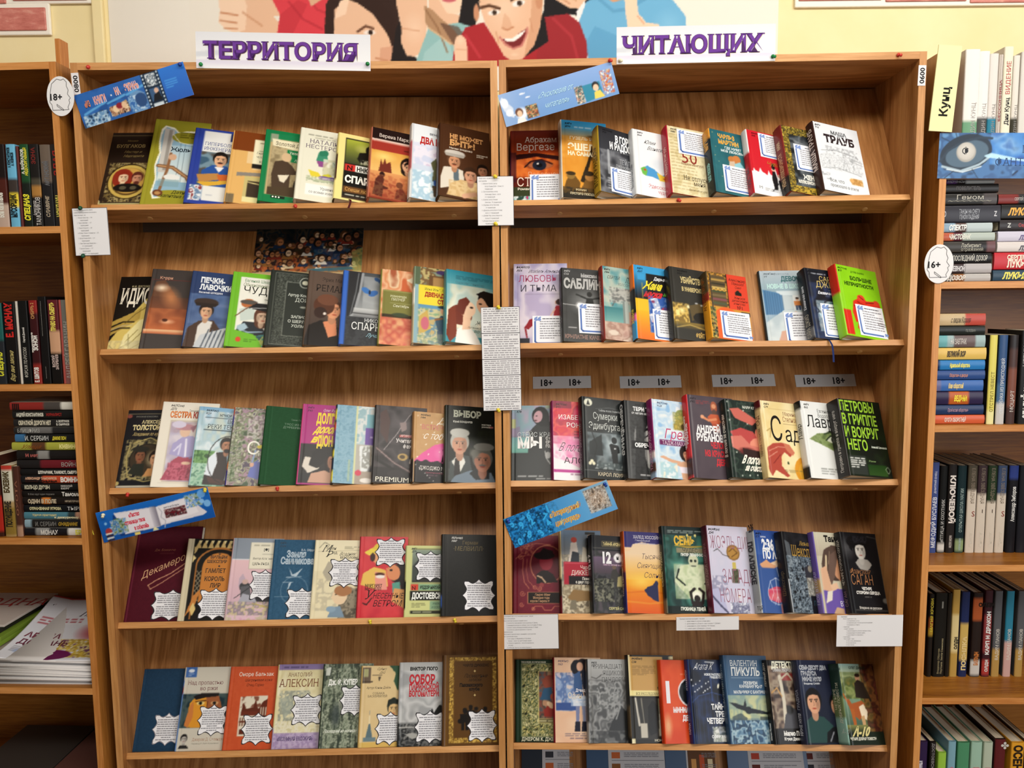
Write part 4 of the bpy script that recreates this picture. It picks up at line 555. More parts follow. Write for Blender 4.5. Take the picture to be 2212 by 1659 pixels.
DATA['L4'] = [
('large maroon cloth hardback with slanting gilt script, under the blue birthday banner','#4c0e1e',[
  N(0,0,1,1,['#490d1d','#501020'],.02,3,.6),T('Дж. Боккаччо',.34,.26,.024,'#a0644c','i'),L([.42,.285,.62,.285],.006,'#8a5444'),T('Декамерон',.2,.56,.07,'#d8a880','I', k=1.0, rot=25),L([.32,.62,.42,.57,.62,.5,.88,.36],.012,'#d8a880'),L([.32,.62,.36,.66,.5,.6,.9,.4],.01,'#d8a880'),L([.08,0,.08,1],.02,'#6a2438')], dict(matt=True)),
('black hardback with cream spine, gold diamond border and brown arched title panel','#16130f',[
  R(0,0,.13,1,'#cfc3a4')]+[P([.16+.12*i, .12,.22+.12*i, .02,.28+.12*i, .12],'#c8ac70') for i in range(7)]+[P([.22+.12*i, .02,.28+.12*i, .02,.25+.12*i, .07],'#e0cf98') for i in range(7)]+[P([.14,.1,.22,.12,.16,.2],'#c8ac70'),P([.14,.2,.2,.24,.14,.3],'#d8c488'),
  E(.66,.33,.45,.36,'#a86c34'),R(.21,.33,1,.98,'#a86c34'),E(.66,.34,.42,.34,'#16130f'),R(.24,.33,1,.98,'#16130f'),E(.66,.36,.32,.3,'#c27c38'),R(.34,.36,.98,.78,'#c27c38')]+[L([.25,.4+.06*i, .33,.46+.06*i],.016,'#8a8068') for i in range(6)]+[L([.33,.4+.06*i, .25,.46+.06*i],.016,'#8a8068') for i in range(6)]+[P([.12,.96,.24,.7,.36,.62,.3,.8],'#c07c3c'),P([.2,.86,.26,.78,.32,.86,.26,.94],'#d8bc78'),T('✤',.62,.2,.03,'#2a1a10'),T('ВИЛЬЯМ',.48,.245,.038,'#2c1a0e','sb', k=.9),T('ШЕКСПИР',.42,.3,.038,'#2c1a0e','sb', k=.9),T('◆',.64,.35,.022,'#2c1a0e'),T('ГАМЛЕТ',.41,.42,.052,'#2c1a0e','sb', k=.82),T('КОРОЛЬ',.41,.52,.052,'#2c1a0e','sb', k=.8),T('ЛИР',.53,.6,.052,'#2c1a0e','sb', k=.85)], dict(spine='#cfc3a4', back='#cfc3a4', matt=True)),
('pink and grey hardback with cream label and ink drawing of a fisherman','#dcb8bc',[
  R(0,0,1,.27,'#858f9c'),G(0,.27,1,1,'#e2bcc0','#c8a8b8'),L([0,.265,1,.265],.02,'#d8dce0'),R(.36,.05,1,.38,'#e6e0ca'),L([.36,.05,.36,.38,1,.38],.006,'#8a866c'),B(.42,.075,.96,.1,1,'#8a8674'),T('[●]',.62,.155,.03,'#2a2a26','b'),L([.6,.2,.84,.2],.006,'#5a5a50'),T('Виктор Астафьев',.42,.265,.026,'#33322c','i', k=.8),T('ЦАРЬ-РЫБА',.42,.335,.034,'#33322c','s', k=.75),P([.2,.5,.26,.44,.32,.5,.32,.58,.2,.6],'#a89cb0',.6),E(.32,.6,.1,.1,'#3a3a3e'),P([.24,.6,.42,.58,.46,.72,.26,.74],'#5a5a60'),E(.32,.54,.06,.05,'#c8a8a0'),L([.14,.74,.56,.54],.012,'#2a2a2c'),P([.2,.82,.3,.68,.52,.72,.7,.82,.4,.84],'#a8a8b4'),P([.5,.7,.98,.68,.98,.82,.6,.8],'#2e2c30'),N(.04,.78,1,.95,['#b8a0a8','#8a8088','#c8bc8c','#d8b8c4'],.07,5,.85),L([.5,.8,.9,.86],.02,'#b8a45a'),N(.02,.94,1,1,['#d8a8c0','#e0c0cc','#c8c0a0'],.1,3,.8)], dict(spine='#c8a8ac')),
('slate blue cloth hardback with silver title, flying bird and thin circle','#2e5674',[
  N(0,0,1,1,['#2a516e','#335c7a'],.02,3,.7), *mk('84Р6','О-24','#1a3448',.12),T('В.А. Обручев',.56,.145,.028,'#a8b8c4','b', k=.9),T('Земля',.27,.225,.085,'#a8bac8','B', k=.68),T('Санникова',.16,.31,.085,'#a8bac8','B', k=.68),P([.34,.36,.42,.44,.48,.43,.62,.36,.5,.47,.4,.46],'#b8c8d4'),L([.3,.48,.6,.47],.014,'#a8bac8'),L([.48+.27*math.cos(i*.35) if j == 0 else .64+.17*math.sin(i*.35) for i in range(19) for j in (0,1)],.008,'#8aa4b8'),L([.24,.54,.44,.54],.012,'#b8c8d4'),P([.36,.55,.42,.54,.34,.66],'#b8c8d4'),L([.1,.72,.5,.72],.008,'#8aa4b8')], dict(matt=True, spine='#284e6b')),
('cream hardback with gothic capitals and pencil drawing of a boy in profile','#e8debb',[
  N(0,.4,1,1,['#e8debb','#e0d4ae','#d0c6a8'],.3,3,.7,1),T('М',.15,.155,.09,'#2c2a24','sI'),T('айн',.3,.125,.04,'#2c2a24','s'),T('Р',.24,.22,.08,'#2c2a24','sI'),T('ид',.37,.18,.04,'#2c2a24','s'),L([.1,.1,.2,.03,.3,.06,.26,.12],.012,'#7a7460'),L([.08,.15,.96,.13],.008,'#a89e80'),B(.62,.08,.98,.12,2,'#8a8468'),T('Всадник',.52,.2,.046,'#3a3830','sI', k=.8),T('БЕЗ ГОЛОВЫ',.54,.24,.028,'#3a3830','b', k=.9),P([.2,.42,.3,.28,.5,.3,.6,.5,.3,.54],'#b0a894'),N(.1,.5,.6,.9,['#e8debb','#b8b098','#e8debb'],.1,8,.6),P([.56,.98,.6,.66,.78,.6,.98,.66,.98,.98],'#7a7060'),N(.56,.62,1,1,['#6a6254','#9a907a','#524c40'],.08,4,.8),E(.58,.72,.15,.17,'#e6cba8'),E(.64,.65,.18,.11,'#a8744c'),P([.44,.7,.4,.745,.46,.75],'#e6cba8'),E(.5,.7,.02,.012,'#3a2c22'),P([.36,.98,.42,.86,.6,.84,.7,.98],'#7c94a8'),E(.42,.88,.1,.06,'#8aa4b8')], dict(spine='#ddd3b0')),
('red illustrated hardback with man in yellow hat and black haired woman','#cf343c',[
  N(0,0,1,1,['#c82e3a','#d8444a','#c03040'],.4,3,.8,1),P([.1,.2,.3,.13,.44,.1,.6,.16,.5,.22,.2,.24],'#e8d04a'),P([.26,.16,.34,.09,.52,.1,.54,.18],'#dcc03a'),E(.42,.27,.13,.14,'#e0a070'),E(.28,.26,.05,.09,'#3a2018'),P([.06,.6,.1,.46,.32,.38,.56,.42,.62,.62,.4,.66],'#e6bc5c'),P([.34,.44,.56,.46,.6,.66,.36,.66],'#e89888'),E(.44,.47,.1,.03,'#4a2018'),E(.45,.5,.09,.035,'#f0e8e0'),E(.84,.46,.22,.2,'#231a1c'),P([.82,.46,1,.42,1,.72,.9,.7],'#231a1c'),E(.72,.45,.14,.16,'#d88c60',0,1,-14),L([.58,.4,.62,.45],.03,'#d88c60'),E(.67,.42,.03,.02,'#22140f'),P([.7,.58,.86,.56,.88,.7,.72,.7],'#5a9a8a'),P([.74,.64,.98,.66,1,.9,.7,.8],'#d89c60'),T('МАРГАРЕТ',.15,.625,.034,'#2a1414','sb', k=.85),T('МИТЧЕЛЛ',.15,.665,.034,'#2a1414','sb', k=.85),T('У',.16,.775,.11,'#1c1012','sI'),T('НЕСЕННЫЕ',.32,.765,.068,'#1c1012','i', k=.72),T('ВЕТРОМ',.33,.86,.075,'#1c1012','i', k=.82),L([.12,.82,.2,.84,.3,.76],.02,'#1c1012')], dict(spine='#a82a34', back='#7a1c28')),
('short pale green pocket book with red square, black name band and grey photo','#cdd08c',[
  R(.16,.06,1,.52,'#6a7668'),G(.16,.06,1,.52,'#8a9a88','#2a2a28'),P([.16,.3,.3,.2,.34,.5,.16,.5],'#3c4440'),L([.14,.05,1,.05],.014,'#3a4030'), *mk('84Р1','Д70','#222',.14),R(.14,.535,1,.54,'#3a4030'),R(.14,.55,1,.63,'#7ea884'),R(.14,.55,.32,.63,'#d0402e'),T('N',.17,.625,.055,'#5a1410','b'),T('ФЕДОР МИХАЙЛОВИЧ',.36,.612,.044,'#22281e','B', k=.62),R(.13,.64,1,.77,'#131411'),T('ДОСТОЕВСКИЙ',.17,.745,.08,'#eef0ea','B', k=.6),B(.17,.8,.5,.87,3,'#6a6c48'),R(.6,.78,1,.9,'#86a884'),T('УНИЖЕННЫЕ',.66,.83,.03,'#2e4a38','i', k=.8),T('И ОСКОРБЛЕННЫЕ',.64,.88,.03,'#2e4a38','i', k=.7),R(.14,.91,1,.95,'#23251c'),B(.2,.915,.96,.945,1,'#d8dcb0')], dict(spine=['#22251c',(0,.5,'#b8bc80'),(.6,.7,'#22251c'),(.9,1,'#c8cc88')], hard=False)),
('thick plain black hardback with dim gold name and a scalloped white card','#181817',[
  *mk('И(Амер)','М47','#d8d8d4',.18),T('Герман',.38,.125,.045,'#7a6a44','s', k=.9),T('·МЕЛВИЛЛ·',.22,.205,.055,'#7a6c48','s', k=.92),N(0,0,1,1,['#171716','#1c1c1a'],.02,5,.7),L([.11,0,.11,1],.01,'#2c2c2a')], dict(spine=['#121211',(.76,.86,'#2a4a8c')]))]
DATA['L5'] = [
('plain navy blue cloth hardback, first on the fifth shelf','#1c3a54',[N(0,0,1,1,['#1a3751','#1f3e59'],.02,3,.7),L([.09,0,.09,1],.012,'#27486a')], dict(matt=True, spine='#12202c')),
('grey hardback with blue corner square, painted yellow face strip and tiny portrait','#cbc5b6',[
  R(.03,.0,.25,.125,'#3c64a4'),E(.14,.045,.06,.035,'#d8e0ec'),B(.08,.075,.2,.11,2,'#c8d4e8'),T('Над пропастью',.1,.215,.05,'#7a4a4e','s', k=.86),T('во ржи',.36,.285,.05,'#7a4a4e','s', k=.95),R(.03,.325,1,.73,'#243c44'),N(.03,.325,1,.73,['#2c444c','#4a5a58','#1a2c34'],.2,3,.8),P([.16,.72,.18,.44,.3,.36,.52,.34,.76,.36,.84,.5,.78,.73,.3,.73],'#d8932c'),P([.5,.35,.76,.36,.84,.5,.78,.7,.56,.66],'#9a5a34'),P([.24,.36,.4,.32,.76,.32,.74,.36,.5,.37,.3,.4],'#1c1716'),P([.12,.7,.2,.46,.26,.42,.28,.6,.2,.73],'#c87a3c'),L([.3,.42,.5,.41],.02,'#4a2a14'),E(.4,.44,.08,.035,'#e8cf80'),E(.4,.44,.035,.03,'#15110f'),E(.68,.44,.08,.035,'#c89a68'),E(.68,.44,.035,.03,'#15110f'),L([.54,.42,.52,.6,.58,.6],.02,'#6a3818'),R(0,.3,.03,1,'#5a80bc'),F(.16,.86,.08,'#bdb8b0','#221f1e',''),P([.06,.97,.1,.93,.22,.93,.27,.97],'#2a2827'),T('Джером Д. Сэлинджер',.32,.885,.036,'#b08a72','s', k=.75),T('Перевод Р. Райт-Ковалевой',.32,.925,.018,'#8a8678','')], dict(spine=['#5a80bc',(0,.15,'#cbc5b6'),(.26,.31,'#7a2a30')])),
('brick orange hardback with white handwriting name and brown woodcut townscape','#c4522c',[
  N(0,0,1,1,['#c24f2a','#c85730'],.05,3,.6),T('Оноре Бальзак',.19,.12,.05,'#f0e6d8','', k=.88),T('Шагреневая кожа',.32,.185,.034,'#4a1c10','i', k=.85),T('Отец Горио',.36,.245,.034,'#4a1c10','i', k=.85),P([.27,.37,.82,.36,.82,.66,.27,.68],'#ddd4c0'),R(.27,.66,.5,.84,'#ddd4c0'),N(.27,.37,.82,.5,['#ddd4c0','#ddd4c0','#6a3020'],.12,5,.8),P([.3,.56,.34,.44,.4,.52,.54,.5,.58,.4,.62,.5,.66,.52,.66,.58,.3,.6],'#5e2818'),R(.3,.55,.64,.6,'#6a2c1c'),P([.66,.52,.72,.44,.82,.4,.82,.62,.66,.62],'#5e2818'),R(.28,.66,.46,.68,'#5e2818'),R(.3,.76,.4,.82,'#5e2818')]+[R(.69+.05*i, .5,.71+.05*i, .6,'#ddd4c0') for i in range(3)]+[R(.29+.05*i, .62,.31+.05*i, .72,'#5e2818') for i in range(3)], dict(spine='#b84a26')),
('cream and lilac hardback with tall brown author lettering and grey sketch','#e2dab0',[
  R(0,0,1,.07,'#8a78a4'),B(.12,.02,.95,.055,1,'#4a4064'),N(.03,.07,1,.8,['#e6deb4','#d8cc9c','#ece6c8'],.2,3,.8,1),T('АНАТОЛИЙ',.22,.15,.048,'#7a5038','s', k=.8),T('АЛЕКСИН',.05,.275,.095,'#7c4c34','s', k=.78),N(.08,.32,.7,.68,['#dfd8b4','#b8bca8','#8a9088','#e2dab0'],.08,7,.8),P([.1,.42,.3,.36,.4,.52,.2,.66],'#9aa49a',.6),N(.03,.68,1,.82,['#e2dab0','#e8e4d0','#cfc79c'],.06,4,.8),R(.02,.82,1,1,'#a894bc'),N(.02,.82,1,1,['#a08cb4','#c0b0cc'],.04,6,.8),T('«БЕЗУМНАЯ ЕВДОКИЯ»',.1,.905,.042,'#5a4a72','sb', k=.66)], dict(spine=['#ddd090',(.8,1,'#b4a4c8')])),
('bark textured green grey hardback with white name and buried woman figure','#66705e',[
  N(0,0,1,1,['#4a5446','#7e8a76','#a4ac98','#5a6454','#39423a'],.05,9,1,0,4),E(.3,.62,.12,.3,'#3c4646',.6,.8),E(.42,.5,.1,.14,'#9a9c90',.6,.6),T('Дж. Ф. КУПЕР',.12,.255,.065,'#eef0ea','sB', k=.62),T('Последний из могикан',.08,.82,.036,'#dfe4d8','Ib', k=.75),P([.06,.05,.16,.04,.14,.14,.06,.14],'#cdd2c8')], dict(spine='#22301f', back='#1a211a')),
('tan hardback with green curtain, gas lamp sketch and a hawk browed man','#dcc290',[
  N(0,0,1,1,['#dfc694','#d6ba86'],.4,3,.7,1),R(0,.02,.2,.22,'#6a5a4a'),R(.05,.04,.15,.14,'#a8a878'),L([.02,.2,.24,.2],.03,'#4a3c30'),L([.24,.12,.44,.12],.014,'#4a4034'),P([.36,.14,.42,.14,.4,.19,.38,.19],'#4a4034'), *[T('С(Анг)',.34,.055,.03,'#3a3630','I'),T('Д62',.38,.1,.03,'#3a3630','I')],P([.6,0,1,0,1,.34,.84,.22,.8,.32,.7,.2,.74,.1],'#31523a'),P([.82,.16,.9,.14,.88,.4,.8,.44],'#d8b090'),T('Артур Конан Дойль',.12,.29,.03,'#4a4034','i', k=.82),T('СОБАКА',.26,.36,.028,'#4a4034','s'),T('БАСКЕРВИЛЕЙ',.16,.395,.028,'#4a4034','s', k=.9),F(.72,.54,.16,'#d8b47c','#23281f','',0),P([.57,.52,.6,.43,.72,.4,.86,.44,.87,.54,.8,.46,.64,.46],'#1d231b'),P([.14,.92,.2,.72,.24,.72,.3,.92],'#5a7078'),R(.2,.62,.23,.72,'#e8d8b0'),L([.215,.6,.215,.56],.02,'#a8a090'),R(.1,.88,.36,.93,'#6a8088'),R(.02,.94,1,1,'#d8b460')], dict(spine='#c8a868')),
('pale grey hardback with red slab lettering and dark gargoyle above a city','#b9bab9',[
  N(0,.1,1,.75,['#c4c6c6','#a4a6a8','#cfd0d0','#9a9c9e'],.35,6,.85,1),T('ВИКТОР ГЮГО',.22,.1,.04,'#1c1b1b','sB', k=.9),T('СОБОР',.21,.26,.105,'#c0303a','sB', k=.66),T('ПАРИЖСКОЙ',.21,.335,.068,'#c0303a','sB', k=.62),T('БОГОМАТЕРИ',.21,.415,.068,'#c0303a','sB', k=.6),P([.64,.7,.68,.6,.7,.56,.74,.62,.8,.56,.86,.52,.94,.54,1,.62,1,.74,.64,.74],'#191a1a'),G(0,.72,1,1,'#8a8c8c','#2c2e30'),N(0,.74,1,1,['#3a3c3e','#6a6c6c','#222426','#8a8a88'],.08,3,.9),L([.02,.78,.5,.78],.02,'#c8c8c4'),P([.16,.86,.3,.84,.5,.88,.3,.92],'#a8a8a4')], dict(spine=['#a8a9a9',(.72,1,'#232425')], back='#2a2a2a')),
('thick brown hardback with gold patterned border and small black group of gentlemen','#5c3d18',[
  R(.05,0,.09,1,'#6e4c22'),R(.12,.03,.96,.97,'#c49c3c'),N(.12,.03,.96,.97,['#c9a244','#5c3d18','#d8b458','#6a4a1c'],.035,7,.9),R(.2,.07,.89,.92,'#5c3d18'),T('ЧАРЛЗ ДИККЕНС',.36,.135,.03,'#1d1208','sb', k=.9),T('✦',.55,.2,.03,'#d8c080'),T('Посмертные',.38,.26,.044,'#1d1208','I', k=.75),T('записки',.46,.3,.036,'#1d1208','I', k=.8),T('Пиквикского',.3,.36,.038,'#1d1208','sB', k=.85),T('клуба',.47,.405,.036,'#1d1208','sB', k=.9),T('✦',.55,.47,.03,'#d8c080')]+fig(.4,.84,.25,'#15100b','#15100b','#15100b')+fig(.5,.78,.22,'#1a130c','#1a130c','#1a130c')+fig(.6,.8,.22,'#15100b','#3a2814','#15100b')+fig(.76,.8,.22,'#15100b','#15100b','#15100b')+[E(.32,.74,.05,.04,'#15100b')], dict(spine='#4a2e12'))]
def sky(y0, y1, c, s=5): return N(0, y0,1, y1, c, .3, s, .8,1)
DATA['R1'] = [
('red brown hardback with huge painted eye and pale author lettering','#5a1a12',[
  G(0,.0,1,.3,'#4a1610','#a8401c'),T('Абрахам',.28,.165,.075,'#d8ccc0','s', k=.8),T('Вергезе',.13,.275,.1,'#e0d4c8','s', k=.8),G(0,.3,1,.62,'#b8481c','#d86a28'),N(0,.32,1,.64,['#8a3016','#c85a22','#e07c34','#a84018'],.25,4,.7,1),P([.1,.33,.5,.31,.98,.36,.98,.42,.5,.36,.12,.4],'#2c0e10'),E(.55,.47,.3,.12,'#3a1410',.5),E(.58,.475,.23,.085,'#a8603c'),E(.56,.475,.13,.12,'#1a1e2c'),E(.56,.475,.055,.05,'#0a0a0e'),E(.53,.455,.02,.02,'#f0e8e0'),L([.28,.5,.4,.42,.6,.4,.8,.46],.03,'#2c0e10'),R(0,.3,.12,.7,'#3a1424',.7),T('Рассечение',.34,.63,.07,'#e0a078','s', k=.8),T('СТОУНА',.14,.75,.115,'#f0ddcc','s', k=.72),R(0,.76,1,1,'#343c24'),T('Роман',.15,.8,.03,'#e8e0d0','b'),R(0,.9,1,1,'#7ab8b0'),N(0,.88,.5,1,['#c0306a','#7ac8c0','#e8f0f0','#2c4a40'],.09,3)], dict(spine=['#6a1c14',(.3,.6,'#3a1430')])),
('orange hardback with blue band, cream spine and soldiers carrying rifles','#d8983a',[
  G(0,0,1,.12,'#2a84b4','#4a9ac0'),G(0,.12,1,.22,'#5a90a8','#c8a870'),G(0,.22,1,.9,'#e0a850','#d88a28'),N(0,.2,1,.9,['#e8b058','#d08428','#e0a040'],.4,3,.6,1), *mk('84Р6','Я90','#15120f',.1),B(.3,.07,.98,.1,1,'#c8d8e0'),T('ГУЗЕЛЬ ЯХИНА',.2,.25,.04,'#f0e4c0','b', k=.95),L([.16,.275,.98,.275],.005,'#f0e4c0'),T('ЭШЕЛОН',.15,.385,.085,'#f2e8c8','B', k=.82),T('НА САМАРКАНД',.15,.455,.052,'#f2e8c8','B', k=.78),P([.66,.33,.7,.33,.64,.5,.5,.8,.4,.78,.58,.5],'#2c2114'),L([.68,.3,.66,.5],.02,'#2c2114'),P([.04,.9,.12,.76,.3,.72,.4,.8,.36,.94,.06,.96],'#6a4a1e'),E(.2,.72,.09,.09,'#8a6a34'),E(.2,.69,.1,.05,'#3a2c18'),P([.4,.9,.5,.76,.72,.74,.78,.86,.74,.94],'#7a5626'),E(.6,.72,.1,.1,'#b07c40'),E(.58,.675,.12,.06,'#33281a'),P([.8,.9,.86,.74,1,.72,1,.94],'#4a3820'),R(0,.9,1,1,'#2a2620'),N(0,.86,1,.94,['#2a2620','#5a4424','#2a2620'],.1,3,.8),T('РОМАН',.3,.9,.022,'#d8c8a0','b'),T('ПУСТОГО ПОЕЗДА',.18,.95,.026,'#e0d4b0','b', k=.8)], dict(spine=['#d6d0c2',(.0,.2,'#e0dccf')], st=[('НА САМАРКАНД',.4,.45,'#c89a5a','b', dict(w=.4))])),
('dark grey hardback with mustard spine and condensed white title','#35373c',[
  G(0,0,1,.4,'#2c2e33','#3a3c42'),N(0,.35,1,1,['#2c2e33','#5a5c62','#85888e','#3a3c42'],.22,6,.8,1),L([.24,.35,.24,.7],.06,'#b8bcc0',.7),E(.5,.5,.1,.16,'#6a6c70',.8),T('В ГОРЕ',.42,.195,.105,'#eceef0','B', k=.46),T('И РАДОСТИ',.28,.315,.105,'#eceef0','B', k=.46),L([.3,.34,.98,.34],.006,'#c8cacc'),T('ТЕЙЛОР',.5,.52,.075,'#a8acb2','', k=.55),T('ДЖЕНКИНС РЕЙД',.4,.585,.045,'#b8bcc0','s', k=.6),B(.2,.76,.5,.94,5,'#c8ccd0',.6), *mk('84(7Сое)','Р35','#17181b',.12)], dict(spine='#a98c2a', st=[('В ГОРЕ И РАДОСТИ',.1,.5,'#3a3010','b', dict(w=.6))])),
('white hardback with handwritten name and a multicoloured fish','#e6e8ea',[
  *mk('84Р6','В64','#15120f',.12),T('Юлия',.26,.2,.06,'#26262a','I', k=.7),T('Вознесенская',.32,.29,.06,'#26262a','I', k=.62),E(.55,.5,.22,.24,'#d0d8de',.7),P([.14,.6,.3,.54,.46,.58,.6,.66,.8,.6,.96,.5,.98,.7,.84,.74,.6,.74,.4,.7,.24,.7],'#4a94c8'),P([.14,.6,.24,.56,.3,.62,.26,.7,.18,.68],'#6ab04a'),P([.5,.62,.66,.66,.8,.62,.9,.66,.7,.74,.56,.74],'#e0c040'),P([.62,.7,.78,.66,.92,.6,.98,.68,.8,.76],'#c8562c'),P([.8,.55,.98,.46,.98,.58],'#2c5a9c'),E(.24,.61,.025,.025,'#c82a2a'),T('Эдесское',.3,.87,.055,'#c04a54','s', k=.75),T('чудо',.5,.94,.05,'#c04a54','s', k=.75),L([.12,0,.12,1],.008,'#c8ccd0')], dict(spine='#d4d8da', st=[('Вознесенская',.12,.4,'#8a8e94','b', dict(w=.35))])),
('manuscript covered hardback with bright crimson spine and a quote card at its top','#d8cca4',[
  N(0,0,1,1,['#d8cba0','#e6dcb8','#c8b888'],.12,4,.8,1)]+[B(.06,.06+.047*i, .98,.09+.047*i, 1,'#a08a5a',.55) for i in range(19)]+[*mk('84(4Вел)','И85','#15120f',.1),T('50',.3,.53,.18,'#8a2c24','s', k=.9),T('Кадзуо Исигуро',.28,.56,.04,'#7a4a30','s', k=.7, lift=.0001),T('Не отпускай',.3,.78,.07,'#3a2c20','s', k=.7),T('меня',.52,.85,.065,'#3a2c20','s', k=.7),T('Билет Исигуро',.4,.93,.03,'#6a5430','i', k=.8)], dict(spine='#a82434', st=[('Кадзуо Исигуро',.3,.4,'#e0a8a0','b', dict(w=.4))])),
('teal hardback with yellow author lettering, embracing couple and black spine','#28616a',[
  N(0,0,1,1,['#235a64','#2f6c74','#1f525c'],.4,3,.7,1)]+[E(.1+.37*i % .85,.05+.29*i % .9,.01,.01,'#d8c880') for i in range(24)]+[T('ЧАРЛЬЗ',.22,.12,.065,'#e0a848','B', k=.7),T('МАРТИН',.22,.215,.068,'#e0a848','B', k=.75),T('ГДЕ ЖИВЕТ',.36,.285,.038,'#dce8e8','b', k=.82),T('МОЯ ЛЮБОВЬ',.26,.34,.038,'#dce8e8','b', k=.9),E(.6,.5,.18,.2,'#6a9aa0',.9,.7),E(.5,.44,.09,.09,'#b8743c'),E(.62,.43,.1,.11,'#c07840'),P([.4,.6,.44,.48,.56,.46,.6,.6,.54,.66],'#c8b098'),P([.54,.62,.56,.5,.7,.46,.8,.56,.78,.68,.6,.68],'#8ac0cc')], dict(spine=['#182224',(0,.14,'#d8943a')], st=[('МОЯ ЛЮБОВЬ',.2,.38,'#8ac8d0','B', dict(w=.28, off=.55)),('МАРТИН',.68,.55,'#e0a848','B', dict(w=.24))])),
('red topped hardback with white paper cut skyline and black top hatted couple','#c8222e',[
  P([0,.66,.06,.66,.08,.6,.12,.64,.2,.66,.24,.58,.28,.64,.4,.68,.44,.6,.48,.66,.56,.68,.62,.56,.66,.68,.8,.66,.9,.6,1,.66,1,1,0,1],'#e8eaec'), *mk('84(4Анг)','Б42','#2a0a0c',.14),T('Чувства',.44,.52,.07,'#a87a2c','I', k=.8),P([.5,.72,.54,.6,.6,.6,.64,.72,.62,.88,.54,.9],'#17171a'),E(.57,.57,.05,.05,'#d8b8a0'),L([.57,.5,.57,.55],.08,'#17171a'),P([.66,.74,.74,.7,.8,.8,.78,.94,.7,.94],'#23232a'),E(.71,.66,.045,.05,'#d8b8a0'),L([.48,.92,.66,.78],.02,'#17171a'),T('[э]',.16,.9,.03,'#4a4c50','b'),B(.3,.88,.9,.93,2,'#8a8c90')], dict(spine=['#dfe0e2',(.4,1,'#b01c28')], st=[('ЧУВСТВА',.1,.5,'#4a4c50','b', dict(w=.3))])),
('black hardback with gold leaf garland border and brick red spine','#211f1c',[
  N(0,0,1,1,['#211f1c','#b8982c','#211f1c','#d8bc4a','#211f1c'],.045,6,1),P([.2,.14,1,.1,1,.88,.2,.92],'#23282c'),N(.2,.12,1,.9,['#1c2024','#4a5258','#7a8084','#2a2e32'],.25,5,.8,1),P([.3,.2,.7,.24,.6,.34,.34,.3],'#8a9094',.6),E(.9,.16,.1,.14,'#d8b890',.5),T('ЖЕНА',.4,.785,.07,'#eceae0','sB', k=.7),T('ИЛЛЮЗИОНИСТА',.26,.85,.045,'#eceae0','sB', k=.62),N(.1,.9,1,1,['#2a2418','#c8a83c','#8a7024','#2a2418'],.05,9)], dict(spine=['#7c2c28',(.8,1,'#23201c')], st=[('ЖЕНА ИЛЛЮЗИОНИСТА',.1,.42,'#d8b890','b', dict(w=.5)),('АННА',.66,.4,'#e0c8a0','b', dict(w=.12))])),
('white hardback with pencil sketched pines and a curled ginger cat, last on the top shelf','#dfe3e7',[
  *mk('84Р6','Т65','#15120f',.06),T('МАША',.38,.145,.055,'#2c2c2e','sb', k=.92),T('ТРАУБ',.2,.275,.11,'#33282a','sB', k=.88),L([.56,.36,.58,.5,.52,.66],.016,'#6a6c70'),L([.62,.34,.6,.5,.66,.66],.01,'#8a8c90'),N(.2,.33,.9,.46,['#dfe3e7','#a4a8ac','#dfe3e7','#85898d'],.07,5,.7),N(.04,.46,.95,.68,['#dfe3e7','#b4b8bc','#dfe3e7','#8e9296'],.05,7,.65),L([.1,.42,.4,.38,.8,.42],.012,'#85898d'),L([.08,.68,.4,.64,.9,.7],.01,'#85898d'),L([.72,.46,.98,.5],.01,'#85898d'),L([.72,.5,.98,.54],.008,'#85898d'),N(.02,.74,.2,.84,['#dfe3e7','#85898d'],.04,3,.7),P([.6,.9,.62,.76,.8,.7,.98,.76,.98,.88,.8,.94],'#e9eaea'),E(.76,.8,.14,.07,'#c89a5c'),N(.64,.75,.9,.85,['#c89a5c','#a8783c','#e0b87c'],.05,4,.6),E(.66,.79,.05,.04,'#d8a868'),T('Все, что',.18,.86,.05,'#4a4c50','s', k=.75),T('произошло в отеле',.17,.93,.045,'#4a4c50','s', k=.68)], dict(spine='#3a2420', st=[('МАША ТРАУБ',.3,.6,'#d8c8c0','b', dict(w=.6))]))]
